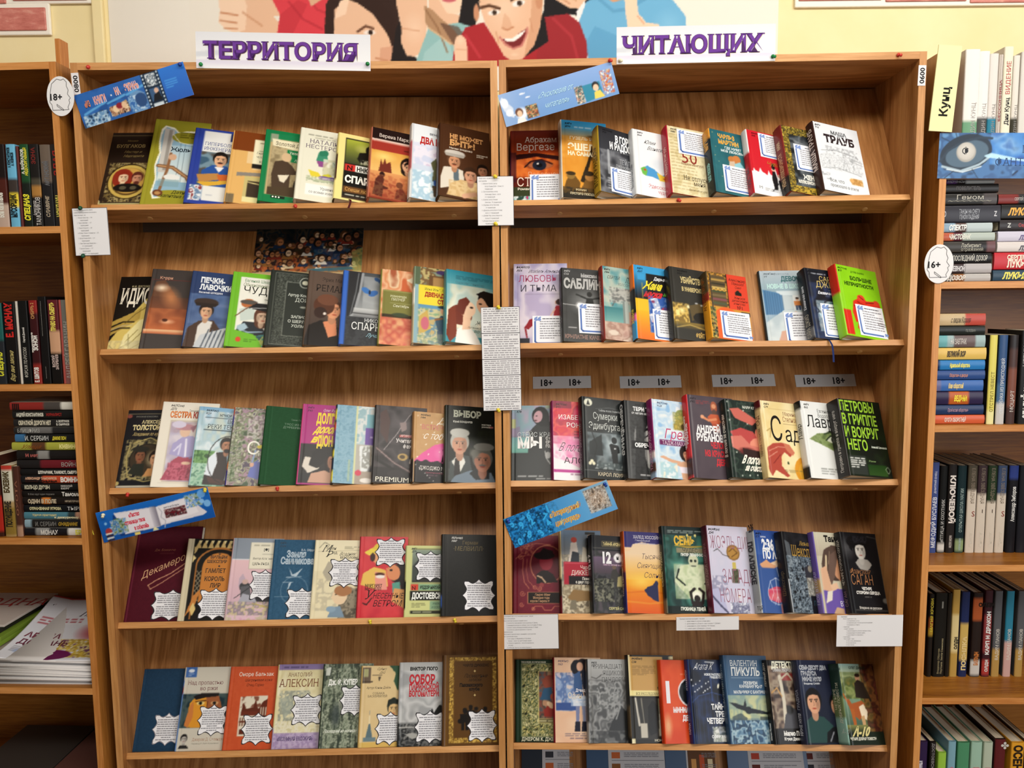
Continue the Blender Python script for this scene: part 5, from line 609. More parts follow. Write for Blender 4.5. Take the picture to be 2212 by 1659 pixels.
DATA['R2'] = [
('tall lilac sky hardback with a woman in red trailing a long crimson cloth','#b8b0cc',[
  G(0,0,1,1,'#a8a0c4','#d0c8d8'),N(0,0,1,1,['#9c98c0','#ccc4d8','#e0d8e0','#b0a4c4'],.35,5,.8,1), *mk('84(4Исп)','А56','#15120f',.06),T('Исабель Альенде',.28,.115,.04,'#3a3644','I', k=.72),T('ЛЮБОВЬ',.1,.225,.082,'#a8446a','', k=.84),T('И ТЬМА',.14,.345,.082,'#3c3a4a','', k=.9),L([.22,.375,.98,.375],.005,'#6a6478'),P([.72,.72,.74,.58,.78,.52,.86,.52,.86,.6,.9,.72],'#9c1e2c'),E(.81,.48,.05,.05,'#d8b0a0'),E(.83,.475,.05,.06,'#33201f'),L([.76,.56,.66,.66],.03,'#d8b0a0'),P([.28,.8,.2,.78,.3,.68,.42,.66,.68,.65,.7,.69,.5,.72,.34,.76],'#8c1826'),P([.2,.77,.24,.8,.27,.92,.24,.9],'#8c1826'),L([.34,.7,.66,.67],.012,'#c84a54'),R(0,.9,.3,1,'#2a2c34')], dict(spine='#c8c4d4')),
('charcoal hardback with white light burst and a figure with spread arms','#3c3d3d',[
  N(0,0,1,1,['#363737','#454646','#3c3d3d'],.4,2,.6,1), *mk('84Р6','С12','#b8b8b8',.06),T('Максим',.4,.115,.05,'#b4b4b4','B', k=.76),T('САБЛИН',.05,.275,.13,'#b8b8b6','B', k=.62),E(.5,.46,.4,.34,'#8a8c8c',.9,.9),E(.36,.51,.1,.1,'#ffffff',.9),L([.02,.5,.9,.54],.012,'#dcdcdc'),E(.36,.51,.05,.05,'#ffffff'),E(.56,.35,.05,.06,'#262727'),P([.46,.52,.5,.4,.62,.4,.66,.52,.6,.58],'#262727'),L([.3,.36,.5,.41,.62,.41,.84,.38],.035,'#262727'),P([.4,.62,.6,.54,.86,.52,.9,.6,.6,.66],'#232424'),B(.12,.8,.4,.825,1,'#d8d8d8'),T('КРЫЛАТЫЕ КАЧЕЛИ',.05,.955,.05,'#8a6f66','B', k=.72)], dict(spine='#242525', st=[('КРЫЛАТЫЕ',.2,.45,'#6a6c6c','B', dict(w=.4))], back='#2a2b2b')),
('teal and sand hardback with broken column, grey dragon and rust red spine','#6aa0a0',[
  G(0,0,1,.5,'#5a9aa0','#a8bcb0'),N(0,0,1,.6,['#6aa4a8','#9ab8b0','#c8c4b0','#4a8a94'],.3,4,.7,1), *mk('84Р6','Л84','#15120f',.06),T('СЕРГЕЙ',.12,.17,.045,'#23343a','i', k=.7),T('ЛУКЬЯНЕНКО',.5,.2,.08,'#23343a','i', k=.5),T('ХОЛОДНЫЕ БЕРЕГА',.34,.25,.035,'#5a6a68','s', k=.7),E(.8,.46,.3,.16,'#e0a070',.8,.9),P([.16,.4,.3,.3,.52,.28,.66,.34,.6,.44,.4,.46,.24,.5],'#8a8c88'),L([.2,.34,.5,.3],.02,'#4a4c4c'),L([.3,.42,.2,.54],.02,'#5a5c5c'),N(.14,.28,.7,.5,['#6a6c6a','#c0c0b8','#7a7c7a'],.08,5,.7),R(.42,.46,.54,.92,'#a8b0aa'),R(.42,.46,.46,.92,'#7a8480'),G(0,.56,.42,.78,'#3a7a80','#7aaaa4'),G(.54,.6,1,.8,'#c8a088','#b08070'),N(0,.76,1,1,['#b88a7c','#cfa896','#a87868','#d8bca8'],.15,6,.9,1),P([.5,.8,1,.6,1,.8],'#8a6a5c',.7),E(.2,.9,.1,.05,'#d8c8b8')], dict(spine='#84302a', st=[('ЛУКЬЯНЕНКО',.45,.4,'#d8c8b8','b', dict(w=.35))])),
('black hardback with yellow lower half, bright brush title and white masks','#1b191a',[
  R(0,0,1,.1,'#3a9ad0'),G(0,.1,.28,.46,'#3a9ad0','#17161a'),R(.1,.12,.26,.2,'#3a9ad0'), *mk('84Р6','Д67','#15120f',.1),R(0,.46,.32,.9,'#e8b828'),G(0,.62,.7,1,'#e8b020','#e06a1c'),L([.19,.24,.19,.45],.012,'#d8b84a'),R(.3,.4,1,.9,'#2c56a4'),T('Дарья Донцова',.44,.18,.045,'#eceef0','ib', k=.78),T('Жена',.18,.315,.105,'#ecd838','IB', k=.62),T('моего',.62,.385,.055,'#5a9a3c','IB', k=.7),T('мужа',.2,.42,.085,'#d02c34','IB', k=.75),P([.34,.44,.5,.42,.56,.58,.44,.62],'#e8e8ec'),E(.4,.48,.04,.03,'#b83040'),P([.3,.66,.44,.62,.58,.7,.48,.78,.34,.76],'#eceaee'),P([.5,.62,.62,.54,.56,.76],'#c83040'),P([.7,.48,.84,.44,.96,.56,.9,.66,.74,.62],'#d8b890'),P([.62,.7,.8,.62,1,.7,1,.9,.7,.9],'#8a1c2c'),E(.8,.42,.1,.08,'#b88a3c'),N(.3,.42,1,.9,['#2c56a4','#2c56a4','#d8d8e0','#2c56a4','#b83040'],.14,6,.35),R(.4,.84,.56,.9,'#1c1a18')], dict(spine=['#1b191a',(0,.3,'#e0701c'),(.68,.78,'#e06a9a'),(.78,1,'#3a9ad0')], st=[('Жена',.2,.55,'#ecd838','ib', dict(w=.2))])),
('dark hardback with gold spaced title over lamplit brick archway','#35352f',[
  R(0,0,1,1,'#302f2b'),N(0,0,1,.5,['#33322d','#2b2a27'],.4,3,.6,1),T('УБИЙСТВО',.26,.21,.08,'#c4b27c','B', k=.52),T('В УНИВЕРСИТЕТЕ',.28,.325,.055,'#c4b27c','B', k=.52),P([.02,.58,.2,.5,.36,.56,.4,.76,.02,.78],'#b8964a'),N(.02,.5,.42,.78,['#8a6c30','#d8b860','#6a5428'],.1,4,.7),E(.24,.6,.1,.1,'#f6e69c',.9),R(.1,.6,.18,.68,'#f0dc8c'),L([.4,.52,.42,.76],.015,'#1c1a16'),E(.4,.54,.06,.06,'#fff4c0',.8),P([.42,.52,.66,.48,1,.5,1,.62,.7,.6,.5,.72,.46,.74],'#5a4c30'),E(.74,.68,.24,.14,'#1c1b19'),E(.85,.64,.12,.05,'#c8c4b4',.6),E(.6,.48,.05,.03,'#d8dce0',.9),E(.72,.5,.04,.03,'#d8dce0',.9),G(.02,.76,1,.86,'#8a7234','#302f2b'),L([.1,.84,.4,.79,.8,.84],.03,'#d8b860',.6),T('ФЕЙТ МАРТИН',.52,.95,.055,'#c4a45c','B', k=.56), *mk('84(4Вел)','М29','#121210',.2)], dict(spine='#262622', back='#1b1a18')),
('small orange spined book with african patterns, red title label and orange face','#c89038',[
  N(0,0,.6,.5,['#3a2c1c','#c8963c','#8a5a28','#5a4a2c'],.05,7,1),R(.12,.05,.46,.52,'#5a4a30')]+[L([.12+.05*i, .25 if i % 2 else .28,.17+.05*i, .28 if i % 2 else .25],.03,'#d8a848') for i in range(7)]+[R(.12,.1+.06*i, .46,.13+.06*i, c, .8) for i, c in enumerate(['#c8a050','#2c2a20','#d8b868','#3a4a30','#7a6a48','#8a4a5a','#4a5a40'])]+[L([.1,.03,.1,.98],.03,'#2a2018'),R(.5,0,1,.54,'#d8432c'),L([.5,0,.5,.54],.02,'#1a1612'),T('Александер',.55,.1,.045,'#2a1410','i', k=.72),T('Макколл',.62,.155,.045,'#2a1410','i', k=.72),T('Смит',.7,.21,.04,'#2a1410','i', k=.72),P([.68,.27,.76,.23,.84,.27,.84,.31,.68,.31],'#1c1a14'),T('Женское',.64,.37,.038,'#2a1410','i', k=.75),T('детективное',.58,.415,.038,'#2a1410','i', k=.75),T('агентство',.62,.46,.036,'#2a1410','i', k=.75),T('№1',.7,.53,.055,'#1c1210','', k=.8),E(.42,.78,.36,.42,'#e0602c'),P([.1,.8,.3,.6,.6,.58,.9,.7,1,.9,1,1,.1,1],'#e0602c'),R(.78,.56,1,.62,'#23242c'),N(0,.54,.16,1,['#2a2018','#c8a048','#5a6a3c','#2a2018'],.05,5)], dict(spine=['#e09c28',(0,.36,'#4a3c24'),(.36,.42,'#8a2c20')], st=[('АГЕНТСТВО №1',.42,.4,'#8a4a14','b', dict(w=.5))])),
('pale blue hardback with school locker corridor and two distant girls','#a8b8c0',[
  G(0,0,1,.3,'#b0bcc4','#8aa4b0'), *mk('84(4Гем)','У9','#5a646c',.1),T('УРСУЛА',.34,.06,.024,'#7a8a94','', k=1.2),T('ДЕВОЧКИ',.42,.145,.065,'#3a6a70','B', k=.72),T('НОВЫЕ В ШКОЛЕ',.14,.245,.06,'#b8dcd8','B', k=.66),R(.3,.28,1,.34,'#c8d4d8'),P([.04,.26,.3,.3,.4,.34,.4,.54,.04,.7],'#4a7aa4')]+[L([.08+.045*i, .28+.008*i, .08+.045*i, .68-.018*i],.01,'#2c5478') for i in range(8)]+[P([.4,.34,.6,.36,.6,.52,.4,.54],'#b8c4c8'),R(.6,.34,.86,.54,'#d8dcdc'),R(.66,.37,.84,.5,'#f0f2f0'), *fig(.68,.56,.2,'#c87a3c', leg='#3a4a6a'), *fig(.8,.55,.19,'#3a6a5a', leg='#2a2c34'),R(.88,.3,1,.6,'#23262c'),P([.04,.7,.4,.54,.86,.54,1,.66,1,1,.04,1],'#bcc8cc'),N(.04,.6,1,1,['#b4c2c8','#cfd8da','#a8b8c0'],.3,4,.7,1),E(.6,.62,.06,.1,'#d8a888',0,1,20),P([.2,1,.3,.82,.42,.8,.44,.9,.3,1],'#c89a84')], dict(spine='#2c3438')),
('thick black hardback with gold name, blue ribbon marker and a fluffy white heart','#171a24',[
  N(0,.2,1,1,['#171a24','#232c44','#2c3c64','#14161e'],.4,5,.8,1), *mk('84(7Сое)','Д42','#0c0d12',.1),B(.18,.055,.9,.085,1,'#d8dce4'),T('САРА',.4,.17,.07,'#c8b46c','', k=.85),T('ДЖИО',.28,.265,.09,'#cbb770','', k=.85),L([.62,.3,.7,.3],.01,'#c8b46c'),T('Ежевичная зима',.3,.365,.042,'#e8ecf4','ib', k=.75),B(.5,.38,.8,.395,1,'#8a90a0'),E(.42,.62,.2,.2,'#c8dce4',.5),E(.62,.56,.22,.2,'#c0d8e0',.5),P([.24,.64,.4,.54,.8,.5,.96,.6,.7,.86,.44,.9],'#b8d4e0'),N(.2,.46,1,.9,['#171a24','#dcecf2','#a8c8d8','#eef6f8'],.1,7,.55),E(.66,.5,.14,.08,'#3a5a64',.6)], dict(spine=['#17191f',(.86,.96,'#6a6c70')], st=[('САРА ДЖИО',.03,.48,'#b8b4a0','', dict(w=.32)),('Ежевичная зима',.42,.3,'#e0e4ea','ib', dict(w=.34))], ribbon=(.03,.062,'#16295c'))),
('lime green hardback with squatting red frog and dark block title, last on the second shelf','#86c81a',[
  N(0,0,1,1,['#86c81a','#92d420','#7cbc16'],.5,3,.6,1),R(0,.02,.07,.62,'#9ad83c',.6), *mk('84(7Сое)','Б25','#12240a',.06),T('ДЭЙВ БАРРИ',.36,.085,.025,'#2c5a10','b', k=.95),T('БОЛЬШИЕ',.32,.195,.055,'#2a4a10','B', k=.9),T('НЕПРИЯТНОСТИ',.16,.28,.05,'#2a4a10','B', k=.8),R(0,.64,.2,.98,'#d02e20'),P([.24,.66,.3,.5,.4,.46,.46,.42,.56,.42,.62,.47,.78,.46,.86,.45,.94,.49,.95,.6,.9,.7,.84,.8,.6,.84,.46,.86,.36,.78,.28,.8],'#d23222'),E(.5,.44,.09,.07,'#d8402c'),E(.86,.48,.08,.06,'#d8402c'),L([.4,.5,.6,.55,.92,.54],.014,'#5a120c'),L([.3,.56,.4,.62,.38,.76],.014,'#5a120c'),L([.46,.42,.56,.46],.014,'#3a0c08'),L([.6,.5,.8,.48],.014,'#3a0c08'),L([.52,.66,.7,.7,.88,.66],.014,'#5a120c'),P([.34,.76,.3,.88,.4,.92,.44,.84],'#d23222'),L([.36,.9,.46,.96],.03,'#d23222')], dict(spine=['#92d030',(0,.4,'#c8301f')]))]
DATA['R3'] = [
('dark hardback with a black hooded woman before a pastel city and bold white word','#25292a',[
  G(0,0,1,.4,'#8aa8b8','#a0a8bc'),N(0,0,1,.6,['#a8b890','#9aa0bc','#8ab0b8','#b8a8bc'],.3,4,.8,1),P([0,.3,.18,.28,.2,.5,.4,.5,.4,.62,0,.62],'#9a8aa8',.7),R(.02,.18,.1,.3,'#b8c08a'),G(0,.42,.36,.62,'#7ab8b8','#5aa890','v',.8),P([.34,.64,.38,.34,.5,.26,.66,.2,.86,.22,1,.3,1,1,0,1,0,.62,.3,.62],'#272b2c'),E(.6,.14,.17,.2,'#1b1e20'),P([.48,.14,.56,.06,.68,.05,.78,.14,.78,.28,.6,.28],'#1b1e20'),E(.55,.15,.09,.13,'#c8a0a8',0,1,14),E(.52,.14,.018,.012,'#2a1c20'),E(.5,.2,.03,.016,'#6a3a40'), *mk('84','К78','#151515',.12),T('СТЕЙС КРАМЕР',.14,.415,.062,'#dfe8e8','l', k=.86),T('МЫ',.14,.555,.135,'#f4f6f4','B', k=.95),T('С ИСТЕКШИМ',.7,.45,.035,'#f0f2f0','B', k=.8),T('СРОКОМ',.7,.5,.035,'#f0f2f0','B', k=.8),T('ГОДНОСТИ',.7,.55,.035,'#f0f2f0','B', k=.8),E(.74,.65,.06,.07,'#b8bcbc'),L([.68,.6,.7,.68,.78,.76],.02,'#c8cccc'),B(.14,.9,.98,.93,1,'#c8cccc'),B(.5,.935,.98,.96,1,'#e8ecec')], dict(spine='#23302e')),
('white hardback splashed with scarlet and magenta ink, purple spine','#ece6ec',[
  E(.5,.2,.9,.9,'#d83a3c',.7),N(0,0,1,.55,['#d0343c','#c82848','#e05a50','#a82440','#d83c68'],.25,5,.9,1),R(.0,.0,.46,.09,'#6a1c34',.7),E(.6,.6,.5,.4,'#e05c9c',.6,.9),N(0,.45,1,.85,['#ece6ec','#e890bc','#ece6ec','#d8488c'],.22,8,.7,1),P([0,.72,.3,.76,.6,.84,1,.8,1,1,0,1],'#f0ecf0',.9),T('ИЗАБЕЛЬ',.16,.235,.06,'#f6f0ee','', k=.92),T('РОНИН',.34,.335,.06,'#f6f0ee','', k=1.05),B(.5,.37,.98,.48,3,'#5a1428',.6),T('В погоне',.14,.64,.11,'#2a1a24','Il', k=.6),T('за',.62,.7,.07,'#2a1a24','Il', k=.7),T('АЛОЙ',.26,.79,.075,'#2a1a24','', k=1.15),R(0,.87,1,.905,'#b8348c'),B(.4,.91,.98,.94,1,'#8a5a7a'), *mk('84(7Кан)','Р71','#3a0c18',.1)], dict(spine='#7c1e54', st=[('ИЗАБЕЛЬ РОНИН',.3,.4,'#c878a0','b', dict(w=.4))])),
('black hardback with silver title, shadowed lady in fog and club corner signs','#1d2122',[
  N(0,0,1,1,['#191d1e','#252a2b','#1d2122'],.3,4,.7,1),E(.14,.07,.09,.08,'#dcdcc8'),P([.1,.1,.14,.03,.18,.1],'#15181a'),T('ТАЙНЫ ФАНА ГАМИЛЬТОНА',.36,.17,.022,'#a8acac','b', k=.8),L([.3,.14,.6,.115,.95,.14],.006,'#8a8e8e'),T('Сумерки',.24,.27,.085,'#c4c8c4','s', k=.62),T('Эдинбурга',.14,.395,.085,'#c4c8c4','s', k=.66),E(.62,.6,.4,.4,'#7a8c94',.9,.9),N(.1,.44,1,.86,['#2c3438','#7a8a90','#a8b4b8','#3a4448'],.22,7,.6,1),E(.66,.62,.24,.3,'#d0dce0',.9,.8),P([.14,.56,.4,.46,.42,.72,.14,.72],'#1f2628'),L([.2,.44,.3,.6,.24,.74],.02,'#15191a'),P([.56,.58,.6,.56,.76,.58,.78,.66,.74,.68,.74,.84,.66,.9,.62,.84,.6,.68],'#171b1d'),E(.67,.52,.06,.07,'#171b1d'),E(.68,.62,.02,.012,'#e8eaea'),N(.1,.8,1,.88,['#9aa6a8','#4a5658','#c8d0d0'],.1,3,.7),E(.16,.82,.12,.13,'#23292a'),E(.14,.82,.035,.035,'#e4dfc0'),E(.22,.82,.035,.035,'#e4dfc0'),E(.18,.79,.035,.035,'#e4dfc0'),R(0,.9,1,.905,'#8a8e8e'),T('КАРОЛ ЛОУРЕНС',.3,.96,.042,'#c4b8a0','b', k=.85)], dict(spine='#191c1d', st=[('СУМЕРКИ ЭДИНБУРГА',.06,.42,'#8a8e8e','b', dict(w=.6))], back='#121415')),
('black spined hardback with grey half face of a woman and a black title bar','#47494a',[
  G(0,0,1,1,'#2c2e2f','#5a5c5d'),E(.95,.5,.72,.82,'#c4c5c2'),E(.98,.5,.6,.8,'#d4d5d2'),P([.2,1,.3,.3,.6,.06,1,.04,1,.14,.7,.2,.52,.4,.5,.7,.6,1],'#242526'),N(.1,.1,.56,1,['#242526','#3c3e3f','#18191a'],.08,5,.5,1),L([.5,.38,.66,.34,.86,.37,.96,.4],.06,'#1a1b1c'),E(.72,.46,.16,.07,'#f0f0ee'),E(.74,.46,.07,.07,'#2a2c2c'),L([.54,.46,.66,.42,.86,.44,.92,.48],.03,'#1a1b1c'),L([.9,.56,.84,.68,.92,.7],.02,'#8a8c8a'),E(.94,.81,.16,.07,'#2a2224'),T('ТЕРИ ТЕРРИ',.24,.125,.05,'#e8eaea','B', k=.86),T('ОТ АВТОРА БЕСТСЕЛЛЕРОВ',.2,.17,.024,'#e0e2e2','b', k=.85),R(.16,.52,1,.62,'#15171a'),T('ОБРЕЧЁННАЯ',.24,.595,.05,'#eef0f0','B', k=.86),B(.34,.93,.96,.96,1,'#e8e8e8'), *mk('84(4)','Т35','#131415',.3)], dict(spine='#15171a', st=[('ОБРЕЧЁННАЯ',.96,.52,'#e8eaea','Bd', dict(w=.66))], back='#15171a')),
('sky blue hardback with golden domed palace and a woman in white bandeau','#b8d4e8',[
  G(0,0,1,1,'#a8cce8','#d8e4ea'),N(0,0,1,1,['#8ab8e0','#dce8ee','#b8d4e8','#f0f0ec'],.2,5,.8,1), *mk('84(7Сое)','Ч-25','#1c3460',.14),E(.7,.2,.17,.16,'#8a9a58'),P([.54,.24,.86,.24,.9,.36,.5,.36],'#b8a048'),R(.48,.3,.96,.38,'#a88c3c'),N(.48,.14,.96,.38,['#c8b458','#8a8a4a','#d8cc80'],.07,4,.6),E(.7,.33,.05,.06,'#5a4a28'),L([.7,.1,.7,.05],.014,'#b8a048'),R(.3,.38,1,.44,'#dfe8ee',.8),T('Грезы',.26,.5,.13,'#c0406e','i', k=.8),R(.14,.52,1,.585,'#6a1c58'),T('ТАДЖ-МАХАЛА',.2,.575,.045,'#e8d8e8','s', k=.82),P([.2,.72,.4,.76,.6,.78,.8,.76,.98,.78,.98,1,.6,1,.56,.84,.3,.78,.12,.74],'#d8a888'),E(.74,.67,.17,.18,'#231a18'),F(.72,.68,.1,'#d8a484','#231a18',''),P([.54,.84,.94,.84,.92,.92,.58,.92],'#ecE4f0'),N(.1,.8,.5,1,['#e8f0f0','#a8d0d8','#f0e8d0'],.1,6,.8),R(0,.62,.12,1,'#cfe0ea',.7)], dict(spine=['#7c1c5c',(.68,.8,'#d8c8c8'),(.8,1,'#9ab4d0'),(.84,.92,'#5a3c34')], st=[('ТАДЖ-МАХАЛА',.1,.4,'#c88ab0','b', dict(w=.5))])),
('dark violet hardback with wooden idol, white block name and vivid red spine','#4a3f48',[
  N(0,0,1,1,['#443a44','#52464e','#4a3f48'],.4,3,.7,1),B(.2,.06,.5,.11,3,'#a83a3c'),E(.58,.13,.07,.12,'#a8583c'),E(.58,.12,.045,.05,'#d8946c'),E(.58,.2,.05,.07,'#5a4038'),P([.42,.26,.5,.22,.66,.22,.7,.3,.66,.36,.5,.34],'#c05a38'),L([.3,.26,.44,.3,.6,.28],.05,'#d88a60'),E(.31,.26,.04,.04,'#e0a078'),P([.5,.34,.66,.34,.64,.44,.54,.42],'#a84a30'),L([.68,.3,.84,.34],.03,'#c87850'),T('АНДРЕЙ',.16,.455,.085,'#eeecee','B', k=.62),T('РУБАНОВ',.15,.555,.085,'#eeecee','B', k=.62),T('ЧЕЛОВЕК',.44,.635,.07,'#c8303a','B', k=.56),T('ИЗ КРАСНОГО',.3,.735,.07,'#c8303a','B', k=.56),T('ДЕРЕВА',.52,.835,.07,'#c8303a','B', k=.62), *mk('84Р6','Р82','#221a22',.08)], dict(spine=['#c8242c',(.78,.96,'#3a1a20')], st=[('ЧЕЛОВЕК ИЗ КРАСНОГО',.35,.3,'#f0e0e0','B', dict(w=.4, off=.36)),('РУБАНОВ',.4,.3,'#f0e0e0','B', dict(w=.25, off=.68))], back='#2a2228')),
('dark green hardback with painted reclining embracing couple and white brush title','#24302c',[
  N(0,0,1,1,['#24302c','#1c2824','#3a4a40','#24302c'],.12,6,.8)]+[E(.06+.41*i % .9,.03+.27*i % .95,.018,.016,'#c8d0c4') for i in range(26)]+[T('МАРИ КЛЕЙН',.4,.1,.035,'#d8dcd0','b', k=.8),P([.1,.12,.3,.1,.7,.24,.98,.34,.98,.44,.6,.32,.2,.24],'#c8685c'),P([.06,.42,.3,.36,.6,.4,.7,.48,.5,.56,.2,.56],'#b84a48'),E(.78,.36,.22,.16,'#1c1a1a'),E(.76,.42,.14,.14,'#d8826a',0,1,30),E(.64,.56,.18,.13,'#e09078',0,1,-24),P([.06,.48,.3,.46,.5,.58,.98,.6,.98,.7,.3,.68,.08,.62],'#d0786a'),E(.4,.66,.24,.1,'#6a2c2c',.5),P([.3,.62,.98,.66,.98,.78,.3,.74],'#33201f'),T('В погоне',.24,.81,.1,'#f0ece0','IB', k=.52),T('за счастьем',.3,.9,.075,'#f0ece0','IB', k=.5)], dict(spine=['#1d2723'], st=[('В погоне за счастьем',.26,.5,'#e0e0d4','ib', dict(w=.55))])),
('cream hardback with red anatomical horse, huge black title and half orange','#e8d49a',[
  N(0,0,1,1,['#ead8a2','#e4cc8c','#efe0b4'],.5,4,.7,1), *mk('84Р6','С79','#15120f',.1),L([.2,.1,.98,.1],.004,'#a88a50'),T('Марина',.52,.175,.048,'#8a5a40','s', k=.78),T('Степнова',.5,.26,.07,'#94603f','s', k=.55),L([.5,.29,.98,.29],.005,'#6a4a2c'),T('С',.2,.52,.33,'#1a1512','s', k=.55),T('ад',.52,.52,.21,'#1a1512','s', k=.68),P([.06,.62,.2,.56,.4,.54,.52,.56,.6,.6,.62,.68,.56,.72,.44,.66,.36,.72,.34,.84,.5,.96,.44,.98,.2,.9,.1,.98,.04,.9],'#b04a3c'),L([.1,.66,.3,.6,.5,.6],.014,'#e0a088'),L([.08,.74,.28,.66],.014,'#e0a088'),L([.16,.82,.34,.7],.014,'#7a2420'),P([.44,.54,.58,.56,.68,.66,.62,.7,.5,.64],'#c8765a'),L([.1,.4,.2,.36,.16,.48],.02,'#b89a5c'),E(.95,.88,.32,.3,'#d89428'),E(.98,.9,.26,.26,'#e0a838'),B(.4,.88,.8,.92,2,'#8a7a50'),E(.5,.8,.02,.03,'#2a3c20')], dict(spine=['#dcc68c',(0,.1,'#5a1418')], st=[('МАРИНА СТЕПНОВА',.28,.34,'#6a4428','s', dict(w=.36, off=.55)),('САД',.68,.5,'#4a2c18','s', dict(w=.12))])),
('white hardback torn open to a greenish staring eye, black spine ends','#e6e8e6',[
  *mk('84Р6','В62','#15120f',.1),T('Евгений',.42,.14,.048,'#5a5c58','s', k=.72),T('Водолазкин',.42,.205,.052,'#5a5c58','s', k=.66),T('Лавр',.12,.34,.16,'#1a1a18','s', k=.72),L([.14,.36,.98,.37],.005,'#a8aaa4'),P([.12,.5,.34,.42,.6,.4,.98,.36,.98,.68,.8,.66,.56,.6,.36,.55],'#7a8c54'),N(.12,.36,.98,.68,['#5a6c3c','#98a878','#7a8c54','#4a5a34'],.14,4,.6,1),P([.12,.5,.34,.42,.6,.4,.98,.36,.98,.3,.1,.3],'#e6e8e6'),P([.12,.5,.36,.55,.56,.6,.8,.66,.98,.68,.98,.8,.1,.8],'#e6e8e6'),E(.72,.49,.16,.07,'#d8dcc8'),E(.74,.49,.07,.07,'#2a3420'),L([.54,.5,.66,.44,.84,.45,.92,.5],.03,'#23301c'),L([.52,.42,.7,.38,.95,.4],.04,'#3a4a2c'),B(.3,.86,.9,.95,3,'#8a8c88')], dict(spine=['#dcdedc',(0,.1,'#15171a'),(.87,1,'#15171a')], st=[('Лавр',.5,.6,'#1c1c1a','s', dict(w=.2))])),
('very thick black hardback with giant lime green title, last on the third shelf','#151a12',[
  N(0,0,1,1,['#151a12','#1b2a14','#121610'],.4,5,.7,1),T('ПЕТРОВЫ',.03,.155,.135,'#9ac83a','b', k=.56),T('В ГРИППЕ',.04,.33,.135,'#9ac83a','b', k=.56),T('И ВОКРУГ',.05,.5,.135,'#9ac83a','b', k=.56),T('НЕГО',.07,.665,.135,'#9ac83a','b', k=.6),T('Алексей Сальников',.62,.625,.028,'#d8e0d0','b', k=.6),R(.04,.74,.44,.98,'#2e332e'),B(.08,.76,.42,.9,5,'#eceee8',1),T('Роман',.5,.81,.024,'#8aa86a','i'),G(.46,.84,.9,.98,'#1c3a14','#2c4a1c'),L([.86,.89,.92,.86,.97,.9,.92,.945,.86,.89],.012,'#8a9a7c'), *mk('84Р6','С16','#0c0e0a',.06)], dict(spine='#23201f', st=[('Петровы в гриппе и вокруг него',.06,.26,'#b8b4b0','b', dict(w=.8))], back='#121210'))]
